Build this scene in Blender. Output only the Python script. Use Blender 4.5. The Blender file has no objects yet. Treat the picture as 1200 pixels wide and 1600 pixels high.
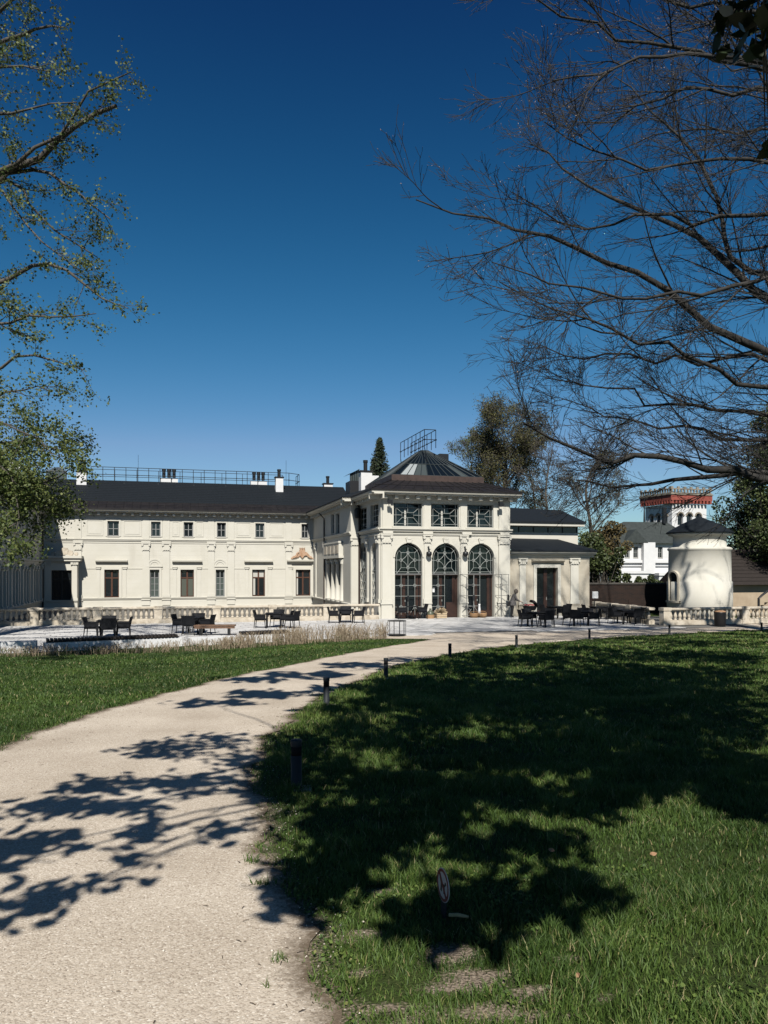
import bpy, math, random
import numpy as np
from mathutils import Vector, Matrix, Quaternion
random.seed(7)
RNG = np.random.default_rng(11)
SC = bpy.context.scene
COL = SC.collection
PI = math.pi
rad = math.radians

# ------------------------------------------------------------------ camera
CH = 2.9            # eye height above the terrace, metres
F = 1200.0          # focal length in photograph pixels
HOR = 890.0         # horizon row
cam_d = bpy.data.cameras.new('camera')
cam = bpy.data.objects.new('camera', cam_d)
COL.objects.link(cam)
cam.location = (0, 0, CH)
cam.rotation_euler = (PI / 2, 0, 0)
cam_d.sensor_fit = 'HORIZONTAL'
cam_d.sensor_width = 36.0
cam_d.lens = 36.0
cam_d.shift_y = (HOR - 800.0) / 1200.0
cam_d.clip_start = 0.05
cam_d.clip_end = 3000
SC.camera = cam

# ------------------------------------------------------------------ sky, sun, exposure
SUN_AZ = rad(3.0)      # to the right of straight behind the camera
SUN_EL = rad(45.0)
SUNV = Vector((math.sin(SUN_AZ) * math.cos(SUN_EL), -math.cos(SUN_AZ) * math.cos(SUN_EL), math.sin(SUN_EL)))
world = bpy.data.worlds.new('World')
SC.world = world
world.use_nodes = True
wn, wl = world.node_tree.nodes, world.node_tree.links
wn.clear()
w_out = wn.new('ShaderNodeOutputWorld')
w_bg = wn.new('ShaderNodeBackground')
w_sky = wn.new('ShaderNodeTexSky')
w_sky.sky_type = 'NISHITA'
w_sky.sun_disc = False
w_sky.sun_elevation = SUN_EL
w_sky.sun_rotation = PI - SUN_AZ
w_sky.altitude = 300
w_sky.air_density = 1.0
w_sky.dust_density = 0.35
w_sky.ozone_density = 3.2
w_mul = wn.new('ShaderNodeMix'); w_mul.data_type = 'RGBA'; w_mul.blend_type = 'MULTIPLY'; w_mul.inputs['Factor'].default_value = 1.0
w_mul.inputs['B'].default_value = (0.98, 1.025, 1.18, 1)
w_gam = wn.new('ShaderNodeMix'); w_gam.data_type = 'RGBA'; w_gam.blend_type = 'SUBTRACT'; w_gam.inputs['Factor'].default_value = 1.0; w_gam.clamp_result = False
w_gam.inputs['B'].default_value = (0.92, 0.98, 1.63, 1)      # the deep polarised blue of the photograph
w_max = wn.new('ShaderNodeMix'); w_max.data_type = 'RGBA'; w_max.blend_type = 'LIGHTEN'; w_max.inputs['Factor'].default_value = 1.0; w_max.inputs['B'].default_value = (0.02, 0.1, 0.2, 1)
w_bg.inputs['Strength'].default_value = 0.05
wl.new(w_sky.outputs['Color'], w_mul.inputs['A'])
wl.new(w_mul.outputs['Result'], w_gam.inputs['A'])
wl.new(w_gam.outputs['Result'], w_max.inputs['A'])
w_s1 = wn.new('ShaderNodeSeparateColor'); w_s2 = wn.new('ShaderNodeSeparateColor'); w_cb = wn.new('ShaderNodeCombineColor')
w_pw = wn.new('ShaderNodeMath'); w_pw.operation = 'POWER'; w_pw.inputs[1].default_value = 2.6
w_ml = wn.new('ShaderNodeMath'); w_ml.operation = 'MULTIPLY'; w_ml.inputs[1].default_value = 0.109
w_mn = wn.new('ShaderNodeMath'); w_mn.operation = 'MINIMUM'
w_m7 = wn.new('ShaderNodeMath'); w_m7.operation = 'MULTIPLY'; w_m7.inputs[1].default_value = 0.70
wl.new(w_sky.outputs['Color'], w_s1.inputs[0]); wl.new(w_max.outputs['Result'], w_s2.inputs[0])
wl.new(w_s1.outputs['Red'], w_pw.inputs[0]); wl.new(w_pw.outputs[0], w_ml.inputs[0]); wl.new(w_ml.outputs[0], w_mn.inputs[0]); wl.new(w_s1.outputs['Red'], w_m7.inputs[0]); wl.new(w_m7.outputs[0], w_mn.inputs[1])
wl.new(w_mn.outputs[0], w_cb.inputs['Red']); wl.new(w_s2.outputs['Green'], w_cb.inputs['Green']); wl.new(w_s2.outputs['Blue'], w_cb.inputs['Blue'])
wl.new(w_cb.outputs[0], w_bg.inputs['Color'])
wl.new(w_bg.outputs['Background'], w_out.inputs['Surface'])
sun_d = bpy.data.lights.new('sun', 'SUN')
sun_d.energy = 4.6
sun_d.angle = rad(0.53)
sun_d.color = (1.0, 0.955, 0.88)
sun = bpy.data.objects.new('sun', sun_d)
COL.objects.link(sun)
sun.location = (0, -40, 60)
sun.rotation_euler = (-SUNV).to_track_quat('-Z', 'Y').to_euler()
vs = SC.view_settings
vs.view_transform = 'Standard'
vs.look = 'None'
vs.exposure = 0.8
vs.gamma = 1.0
vs.use_curve_mapping = False
SC.cycles.max_bounces = 6
SC.cycles.diffuse_bounces = 1

# ------------------------------------------------------------------ terrain function
def smooth(a, b, x):
    t = np.clip((np.asarray(x, float) - a) / (b - a), 0, 1)
    return t * t * (3 - 2 * t)

def gz(X, Y):
    """height of the park ground above the terrace"""
    X = np.asarray(X, float); Y = np.asarray(Y, float)
    L = 26.3 + 4.7 * smooth(-7.0, -1.0, X)
    s = 1.3 * (1 - np.clip(Y, -14, 60) / L)
    e = 0.10
    b = 0.025 * np.sin(X * 0.9 + 1.3) * np.sin(Y * 0.7) * smooth(40, 12, Y)
    return 0.5 * (s + np.sqrt(s * s + e * e)) - 0.5 * (np.sqrt(1.2 + e * e) - 1.0954) * 0 + b * smooth(0, 0.4, s)

def unproj(px, py):
    """photograph pixel to a point on the ground (arrays)"""
    px = np.atleast_1d(np.asarray(px, float)); py = np.atleast_1d(np.asarray(py, float))
    kx = (px - 600) / F; kz = (py - HOR) / F
    Y = 2.9 / np.maximum(kz, 0.01)
    lo = np.full_like(Y, 0.5); hi = np.full_like(Y, 120.0)
    for _ in range(50):
        m = 0.5 * (lo + hi)
        above = (CH - kz * m) > gz(kx * m, m)
        lo = np.where(above, m, lo); hi = np.where(above, hi, m)
    Y = 0.5 * (lo + hi)
    return kx * Y, Y

def at(px, py, Y):
    """photograph pixel and real distance to a point"""
    return Vector(((px - 600) / F * Y, Y, CH + (HOR - py) / F * Y))

# ------------------------------------------------------------------ materials
MATS = {}
def _nodes(name):
    m = bpy.data.materials.new(name); m.use_nodes = True
    nt = m.node_tree
    return m, nt.nodes, nt.links, nt.nodes['Principled BSDF']

def M(name, c1, c2=None, scale=3.0, rough=0.8, bump=0.0, bscale=60.0, metal=0.0, spec=0.3, detail=5.0, attr=None, lo=0.35, hi=0.65, stain=None, transl=0.0, groove=None, stops=None):
    if name in MATS: return MATS[name]
    q_ = 0.64 if attr is None else 0.8
    c1 = tuple(x * q_ for x in c1); c2 = tuple(x * q_ for x in c2) if c2 else None
    if stain: stain = (tuple(x * q_ for x in stain[0]),) + tuple(stain[1:])
    m, n, l, b = _nodes(name)
    tc = n.new('ShaderNodeTexCoord')
    b.inputs['Roughness'].default_value = rough
    b.inputs['Metallic'].default_value = metal
    b.inputs['Specular IOR Level'].default_value = spec
    col = None
    if c2 is None and attr is None:
        b.inputs['Base Color'].default_value = (*c1, 1)
    else:
        rp = n.new('ShaderNodeValToRGB')
        rp.color_ramp.elements[0].position = lo; rp.color_ramp.elements[1].position = hi
        rp.color_ramp.elements[0].color = (*c1, 1); rp.color_ramp.elements[1].color = (*c2, 1)
        for ps, cc in (stops or []):
            e_ = rp.color_ramp.elements.new(ps); e_.color = (*[x * q_ for x in cc], 1)
        if attr:
            a = n.new('ShaderNodeAttribute'); a.attribute_name = attr
            l.new(a.outputs['Fac'], rp.inputs['Fac'])
        else:
            nz = n.new('ShaderNodeTexNoise'); nz.inputs['Scale'].default_value = scale; nz.inputs['Detail'].default_value = detail
            nz.inputs['Roughness'].default_value = 0.62
            l.new(tc.outputs['Object'], nz.inputs['Vector']); l.new(nz.outputs['Fac'], rp.inputs['Fac'])
        col = rp.outputs['Color']
        if stain:
            n2 = n.new('ShaderNodeTexNoise'); n2.inputs['Scale'].default_value = stain[1]; n2.inputs['Detail'].default_value = 8
            mp = n.new('ShaderNodeMapping'); mp.inputs['Scale'].default_value = stain[3] if len(stain) > 3 else (1, 1, 1)
            l.new(tc.outputs['Object'], mp.inputs['Vector']); l.new(mp.outputs['Vector'], n2.inputs['Vector'])
            r2 = n.new('ShaderNodeValToRGB'); r2.color_ramp.elements[0].position = stain[2]; r2.color_ramp.elements[1].position = stain[2] + 0.2
            l.new(n2.outputs['Fac'], r2.inputs['Fac'])
            mx = n.new('ShaderNodeMix'); mx.data_type = 'RGBA'
            l.new(r2.outputs['Color'], mx.inputs['Factor']); l.new(col, mx.inputs['A']); mx.inputs['B'].default_value = (*stain[0], 1)
            col = mx.outputs['Result']
        l.new(col, b.inputs['Base Color'])
    if bump > 0:
        nb = n.new('ShaderNodeTexNoise'); nb.inputs['Scale'].default_value = bscale; nb.inputs['Detail'].default_value = 4
        l.new(tc.outputs['Object'], nb.inputs['Vector'])
        bp = n.new('ShaderNodeBump'); bp.inputs['Strength'].default_value = bump; bp.inputs['Distance'].default_value = 0.02
        l.new(nb.outputs['Fac'], bp.inputs['Height'])
        nrm = bp.outputs['Normal']
        if groove:
            sp = n.new('ShaderNodeSeparateXYZ'); l.new(tc.outputs['Object'], sp.inputs[0])
            d = n.new('ShaderNodeMath'); d.operation = 'DIVIDE'; d.inputs[1].default_value = groove; l.new(sp.outputs['Z'], d.inputs[0])
            fr_ = n.new('ShaderNodeMath'); fr_.operation = 'FRACT'; l.new(d.outputs[0], fr_.inputs[0])
            gt = n.new('ShaderNodeMath'); gt.operation = 'GREATER_THAN'; gt.inputs[1].default_value = 0.05; l.new(fr_.outputs[0], gt.inputs[0])
            b2 = n.new('ShaderNodeBump'); b2.inputs['Strength'].default_value = 0.35; b2.inputs['Distance'].default_value = 0.02
            l.new(gt.outputs[0], b2.inputs['Height']); l.new(nrm, b2.inputs['Normal']); nrm = b2.outputs['Normal']
        l.new(nrm, b.inputs['Normal'])
    if transl > 0:
        out = n['Material Output']; tr = n.new('ShaderNodeBsdfTranslucent'); ms = n.new('ShaderNodeMixShader')
        ms.inputs['Fac'].default_value = transl
        if col is not None: l.new(col, tr.inputs['Color'])
        else: tr.inputs['Color'].default_value = (*c1, 1)
        l.new(b.outputs[0], ms.inputs[1]); l.new(tr.outputs[0], ms.inputs[2]); l.new(ms.outputs[0], out.inputs['Surface'])
    MATS[name] = m
    return m

STUCCO = M('cream_stucco', (0.655, 0.63, 0.545), (0.70, 0.675, 0.595), scale=0.8, rough=0.85, bump=0.12, bscale=40, spec=0.2, stain=((0.58, 0.55, 0.47), 0.7, 0.62, (1.6, 1.6, 0.35)), groove=0.36)
STUCCO_P = M('cream_stucco_plain', (0.66, 0.635, 0.55), (0.70, 0.675, 0.595), scale=1.2, rough=0.85, bump=0.1, bscale=40, spec=0.2)
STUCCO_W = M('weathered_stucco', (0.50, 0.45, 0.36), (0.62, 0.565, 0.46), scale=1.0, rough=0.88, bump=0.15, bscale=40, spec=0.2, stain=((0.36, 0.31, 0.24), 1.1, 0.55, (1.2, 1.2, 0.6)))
STONE = M('balustrade_stone', (0.52, 0.45, 0.35), (0.70, 0.63, 0.52), scale=3.5, rough=0.9, bump=0.3, bscale=30, spec=0.15, stain=((0.26, 0.22, 0.17), 2.6, 0.58))
WHITE = M('white_render', (0.74, 0.74, 0.74), (0.80, 0.80, 0.79), scale=2, rough=0.8, bump=0.1, bscale=60, spec=0.2)
SLATE = M('roof_slate', (0.011, 0.015, 0.019), (0.017, 0.021, 0.026), scale=9, rough=0.7, bump=0.3, bscale=14, spec=0.12)
METAL_BR = M('brown_sheet_roof', (0.013, 0.012, 0.013), (0.023, 0.020, 0.020), scale=2, rough=0.6, bump=0.05, bscale=8, spec=0.2)
COPPER = M('copper_upstand', (0.045, 0.028, 0.023), (0.075, 0.046, 0.038), scale=3, rough=0.55, spec=0.4)
BLACK_MET = M('black_metal', (0.012, 0.013, 0.015), rough=0.45, spec=0.4)
LATT = M('pale_steel_lattice', (0.36, 0.38, 0.36), rough=0.5, spec=0.3)
LATT_D = M('dark_steel_gate', (0.16, 0.16, 0.155), rough=0.5, spec=0.4)
WOOD_BR = M('brown_window_wood', (0.075, 0.032, 0.018), (0.11, 0.046, 0.026), scale=12, rough=0.5, spec=0.35)
DOOR_BR = M('brown_door_wood', (0.030, 0.014, 0.010), (0.055, 0.025, 0.016), scale=8, rough=0.45, spec=0.4)
FRAME_GR = M('grey_window_frame', (0.28, 0.285, 0.28), rough=0.55)
PIPE = M('rain_pipe', (0.045, 0.030, 0.024), rough=0.5)
TERRA = M('terracotta_relief', (0.42, 0.24, 0.14), (0.60, 0.42, 0.29), scale=6, rough=0.85)
DARK_IN = M('dark_interior', (0.010, 0.010, 0.011), rough=0.9, spec=0.1)
BLIND_REFL = M('pale_blind_or_reflection', (0.55, 0.54, 0.49), rough=0.8)  # also colours the painted reflection strips of the upper pavilion windows
BLIND_G = M('green_grey_blind', (0.09, 0.10, 0.08), rough=0.8)

def glass_mat(name, c, rough=0.03, wob=0.02):
    m, n, l, b = _nodes(name)
    b.inputs['Base Color'].default_value = (*c, 1); b.inputs['Roughness'].default_value = rough
    b.inputs['Specular IOR Level'].default_value = 0.5
    tc = n.new('ShaderNodeTexCoord'); nz = n.new('ShaderNodeTexNoise'); nz.inputs['Scale'].default_value = 1.4
    bp = n.new('ShaderNodeBump'); bp.inputs['Strength'].default_value = wob; bp.inputs['Distance'].default_value = 0.3
    l.new(tc.outputs['Object'], nz.inputs['Vector']); l.new(nz.outputs['Fac'], bp.inputs['Height']); l.new(bp.outputs['Normal'], b.inputs['Normal'])
    MATS[name] = m
    return m
GLASS = glass_mat('dark_glass', (0.010, 0.013, 0.015))
GLASS_T = glass_mat('teal_glass', (0.004, 0.008, 0.009))
GLASS_G = glass_mat('reed_glass', (0.055, 0.068, 0.062), 0.15, 0.1)
GLASS_S = glass_mat('skylight_glass', (0.004, 0.007, 0.009), 0.16, 0.03)
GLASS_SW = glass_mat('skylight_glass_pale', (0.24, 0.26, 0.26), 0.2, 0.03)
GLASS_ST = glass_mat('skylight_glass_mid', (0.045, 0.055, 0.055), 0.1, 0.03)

# ------------------------------------------------------------------ object helpers
def tag(o, label=None, cat=None, group=None, kind=None):
    if label: o['label'] = label
    if cat: o['category'] = cat
    if group: o['group'] = group
    if kind: o['kind'] = kind
    return o

def empty(name, loc=(0, 0, 0), rz=0.0, parent=None):
    o = bpy.data.objects.new(name, None); COL.objects.link(o)
    o.location = loc; o.rotation_euler = (0, 0, rz); o.empty_display_size = 0.2
    if parent: o.parent = parent
    return o

def copy_tree(o, parent=None):
    c = o.copy(); COL.objects.link(c); c.parent = parent
    for ch in o.children: copy_tree(ch, c)
    return c

class Fr:
    """wall frame: s to the right seen from outside, z up, d outwards"""
    def __init__(s, o, r, n): s.o = Vector(o); s.r = Vector(r); s.n = Vector(n)
    def p(s, a, z, d): return s.o + s.r * a + s.n * d + Vector((0, 0, z))

class MB:
    def __init__(s): s.v = []; s.f = []; s.mi = []; s.cur = 0
    def add(s, vs_, fs_):
        b = len(s.v); s.v.extend([tuple(x) for x in vs_])
        for f in fs_: s.f.append(tuple(i + b for i in f)); s.mi.append(s.cur)
        return s
    def box(s, a0, a1, z0, z1, d0, d1, fr=None):
        if fr is None: P = lambda a, z, d: (a, d, z)
        else: P = fr.p
        vs_ = [P(a0, z0, d0), P(a1, z0, d0), P(a1, z0, d1), P(a0, z0, d1), P(a0, z1, d0), P(a1, z1, d0), P(a1, z1, d1), P(a0, z1, d1)]
        return s.add(vs_, [(0, 1, 2, 3), (7, 6, 5, 4), (0, 4, 5, 1), (1, 5, 6, 2), (2, 6, 7, 3), (3, 7, 4, 0)])
    def bx(s, x0, x1, y0, y1, z0, z1):
        vs_ = [(x0, y0, z0), (x1, y0, z0), (x1, y1, z0), (x0, y1, z0), (x0, y0, z1), (x1, y0, z1), (x1, y1, z1), (x0, y1, z1)]
        return s.add(vs_, [(3, 2, 1, 0), (4, 5, 6, 7), (0, 1, 5, 4), (1, 2, 6, 5), (2, 3, 7, 6), (3, 0, 4, 7)])
    def quad(s, *p): return s.add(p, [tuple(range(len(p)))])
    def prism(s, poly, fr, d0, d1):
        """poly of (s,z) extruded between two depths"""
        n = len(poly)
        vs_ = [fr.p(a, z, d0) for a, z in poly] + [fr.p(a, z, d1) for a, z in poly]
        fs_ = [tuple(range(n)), tuple(range(2 * n - 1, n - 1, -1))] + [(i, i + n, (i + 1) % n + n, (i + 1) % n) for i in range(n)]
        return s.add(vs_, fs_)
    def profile(s, prof, fr, a0, a1):
        """profile of (d,z) run along s"""
        n = len(prof)
        vs_ = [fr.p(a0, z, d) for d, z in prof] + [fr.p(a1, z, d) for d, z in prof]
        fs_ = [tuple(range(n)), tuple(range(2 * n - 1, n - 1, -1))] + [(i, i + n, (i + 1) % n + n, (i + 1) % n) for i in range(n)]
        return s.add(vs_, fs_)
    def tube(s, pts, r, sides=6, cap=True):
        pts = [Vector(p) for p in pts]; n = len(pts)
        rr = r if isinstance(r, (list, tuple)) else [r] * n
        t0 = (pts[1] - pts[0]).normalized()
        up = Vector((0, 0, 1)) if abs(t0.z) < 0.9 else Vector((1, 0, 0))
        x = t0.cross(up).normalized(); vs_ = []; fs_ = []
        for i, p in enumerate(pts):
            t = (pts[min(i + 1, n - 1)] - pts[max(i - 1, 0)])
            if t.length < 1e-9: t = t0
            t.normalize(); x = (x - t * x.dot(t)).normalized(); y = t.cross(x)
            for k in range(sides):
                a = 2 * PI * k / sides
                vs_.append(p + (x * math.cos(a) + y * math.sin(a)) * rr[i])
        for i in range(n - 1):
            for k in range(sides):
                k2 = (k + 1) % sides
                fs_.append((i * sides + k, i * sides + k2, (i + 1) * sides + k2, (i + 1) * sides + k))
        if cap:
            fs_.append(tuple(range(sides - 1, -1, -1))); fs_.append(tuple((n - 1) * sides + k for k in range(sides)))
        return s.add(vs_, fs_)
    def lathe(s, prof, c=(0, 0, 0), sides=16, a0=0.0, a1=2 * PI):
        full = abs(a1 - a0 - 2 * PI) < 1e-6
        m = sides if full else sides + 1
        vs_ = []; fs_ = []
        for r, z in prof:
            for k in range(m):
                a = a0 + (a1 - a0) * k / sides
                vs_.append((c[0] + r * math.cos(a), c[1] + r * math.sin(a), c[2] + z))
        for i in range(len(prof) - 1):
            for k in range(sides):
                k2 = (k + 1) % m
                fs_.append((i * m + k, i * m + k2, (i + 1) * m + k2, (i + 1) * m + k))
        if full:
            fs_.append(tuple(range(m - 1, -1, -1))); fs_.append(tuple((len(prof) - 1) * m + k for k in range(m)))
        return s.add(vs_, fs_)
    def mesh(s, name, mats, smooth_=False):
        me = bpy.data.meshes.new(name); me.from_pydata(s.v, [], s.f)
        for m in (mats if isinstance(mats, (list, tuple)) else [mats]): me.materials.append(m)
        if any(s.mi): me.polygons.foreach_set('material_index', s.mi)
        if smooth_: me.polygons.foreach_set('use_smooth', [True] * len(me.polygons))
        me.update(); return me
    def build(s, name, mats, parent=None, smooth_=False, loc=None, rz=0.0):
        o = bpy.data.objects.new(name, s.mesh(name, mats, smooth_)); COL.objects.link(o)
        if parent: o.parent = parent
        if loc is not None: o.location = loc
        o.rotation_euler.z = rz
        return o

def inst(name, me, parent=None, loc=(0, 0, 0), rz=0.0):
    o = bpy.data.objects.new(name, me); COL.objects.link(o); o.location = loc; o.rotation_euler = (0, 0, rz)
    if parent: o.parent = parent
    return o

def np_mesh(name, V, Fc, mat, tint=None, smooth_=False, parent=None):
    V = np.ascontiguousarray(V, np.float32).reshape(-1, 3); Fc = np.ascontiguousarray(Fc, np.int32)
    me = bpy.data.meshes.new(name); nf, k = Fc.shape
    me.vertices.add(len(V)); me.vertices.foreach_set('co', V.ravel())
    me.loops.add(nf * k); me.loops.foreach_set('vertex_index', Fc.ravel())
    me.polygons.add(nf); me.polygons.foreach_set('loop_start', np.arange(0, nf * k, k, dtype=np.int32))
    if smooth_: me.polygons.foreach_set('use_smooth', np.ones(nf, bool))
    me.materials.append(mat)
    if tint is not None:
        a = me.attributes.new('tint', 'FLOAT', 'POINT'); a.data.foreach_set('value', np.ascontiguousarray(tint, np.float32))
    me.update(calc_edges=True)
    o = bpy.data.objects.new(name, me); COL.objects.link(o)
    if parent: o.parent = parent
    return o
# ------------------------------------------------------------------ ground, path, terrace paving
def proj(X, Y, Z):
    Yc = np.maximum(Y, 0.3)
    return 600 + F * X / Yc, HOR - F * (Z - CH) / Yc

_lx, _ly = unproj([0, 100, 200, 300, 400, 500, 600, 650, 672], [1170, 1130, 1100, 1074, 1050, 1030, 1011, 1004, 999])
LEFT_Y = np.concatenate([[-12, 0, 5], _ly]); LEFT_X = np.concatenate([[-6.0, -5.6, -5.0], _lx])
_rx, _ry = unproj([545, 485, 447, 415, 396, 422, 500, 600, 700, 800, 920, 1046, 1200, 1400], [1600, 1500, 1400, 1300, 1200, 1150, 1090, 1046, 1023, 1009, 999, 991, 984, 978])
RIGHT_Y = np.concatenate([[-12, 0], _ry]); RIGHT_X = np.concatenate([[1.6, 0.45], _rx])
TIP_Y = float(_ly[-1]); TIP_X = float(_lx[-1])
def wob(Y, k): return 0.05 * np.sin(Y * 3.1 + k) + 0.035 * np.sin(Y * 7.7 + 2 * k) + 0.02 * np.sin(Y * 17.3 + k * 3)
def XL(Y): return np.interp(Y, LEFT_Y, LEFT_X) + wob(np.asarray(Y, float), 0.4)
def XR(Y): return np.interp(Y, RIGHT_Y, RIGHT_X) + wob(np.asarray(Y, float), 2.2)
# upper edge of the left lawn (towards the planting bed), as Y over X
_bx, _by = unproj([-120, 0, 120, 300, 420, 520, 600, 640, 672], [1031, 1028, 1025, 1019, 1011, 1004, 1000, 998, 997])
def YB(X): return np.interp(X, _bx, _by)

BARE = [(575, 1462, 34, 14), (702, 1492, 55, 22), (745, 1528, 70, 18), (826, 1553, 50, 18), (765, 1588, 95, 22), (880, 1500, 30, 9), (650, 1600, 70, 14), (945, 1560, 30, 10), (590, 1392, 25, 8), (700, 1545, 60, 12), (610, 1575, 50, 12), (850, 1590, 60, 10), (560, 1520, 20, 10)]
def bare(X, Y):
    px, py = proj(X, Y, gz(X, Y))
    b = np.zeros_like(px)
    for cx, cy, rx, ry in BARE:
        q = ((px - cx) / rx) ** 2 + ((py - cy) / ry) ** 2
        b = np.maximum(b, np.clip(1.15 - q, 0, 1) * 0.95)
    e = np.minimum(np.abs(X - XR(Y)), np.abs(X - XL(Y)))
    b = np.maximum(b, np.clip(1.0 - e / 0.16, 0, 1) * 0.8)
    return np.where(Y > 0.5, b, 0)

def grid_mesh(name, xs, ys, mat, tintf=None):
    X, Y = np.meshgrid(xs, ys); Z = gz(X, Y)
    nx, ny = len(xs), len(ys)
    V = np.stack([X, Y, Z], -1).reshape(-1, 3)
    i = np.arange(nx * ny).reshape(ny, nx)
    Fc = np.stack([i[:-1, :-1], i[:-1, 1:], i[1:, 1:], i[1:, :-1]], -1).reshape(-1, 4)
    return np_mesh(name, V, Fc, mat, None if tintf is None else tintf(X, Y).ravel(), True)

def soil_mat():
    m, n, l, b = _nodes('lawn_soil')
    tc = n.new('ShaderNodeTexCoord'); a = n.new('ShaderNodeAttribute'); a.attribute_name = 'tint'
    n1 = n.new('ShaderNodeTexNoise'); n1.inputs['Scale'].default_value = 1.3; n1.inputs['Detail'].default_value = 8
    n2 = n.new('ShaderNodeTexNoise'); n2.inputs['Scale'].default_value = 70; n2.inputs['Detail'].default_value = 6
    for q in (n1, n2): l.new(tc.outputs['Object'], q.inputs['Vector'])
    g = n.new('ShaderNodeValToRGB'); g.color_ramp.elements[0].color = (0.018, 0.030, 0.008, 1); g.color_ramp.elements[1].color = (0.042, 0.056, 0.016, 1)
    g.color_ramp.elements[0].position = 0.3; g.color_ramp.elements[1].position = 0.7
    d = n.new('ShaderNodeValToRGB'); d.color_ramp.elements[0].color = (0.085, 0.065, 0.048, 1); d.color_ramp.elements[1].color = (0.26, 0.215, 0.165, 1)
    d.color_ramp.elements[0].position = 0.35; d.color_ramp.elements[1].position = 0.68
    l.new(n1.outputs['Fac'], g.inputs['Fac']); l.new(n2.outputs['Fac'], d.inputs['Fac'])
    ad = n.new('ShaderNodeMath'); ad.operation = 'ADD'; l.new(a.outputs['Fac'], ad.inputs[0])
    sb = n.new('ShaderNodeMath'); sb.operation = 'MULTIPLY_ADD'; sb.inputs[1].default_value = 1.2; sb.inputs[2].default_value = -0.6
    l.new(n2.outputs['Fac'], sb.inputs[0]); l.new(sb.outputs[0], ad.inputs[1])
    r = n.new('ShaderNodeValToRGB'); r.color_ramp.elements[0].position = 0.25; r.color_ramp.elements[1].position = 0.75
    l.new(ad.outputs[0], r.inputs['Fac'])
    mx = n.new('ShaderNodeMix'); mx.data_type = 'RGBA'
    l.new(r.outputs['Color'], mx.inputs['Factor']); l.new(g.outputs['Color'], mx.inputs['A']); l.new(d.outputs['Color'], mx.inputs['B'])
    l.new(mx.outputs['Result'], b.inputs['Base Color'])
    b.inputs['Roughness'].default_value = 0.95; b.inputs['Specular IOR Level'].default_value = 0.1
    bp = n.new('ShaderNodeBump'); bp.inputs['Strength'].default_value = 0.7; bp.inputs['Distance'].default_value = 0.03
    l.new(n2.outputs['Fac'], bp.inputs['Height']); l.new(bp.outputs['Normal'], b.inputs['Normal'])
    return m

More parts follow.
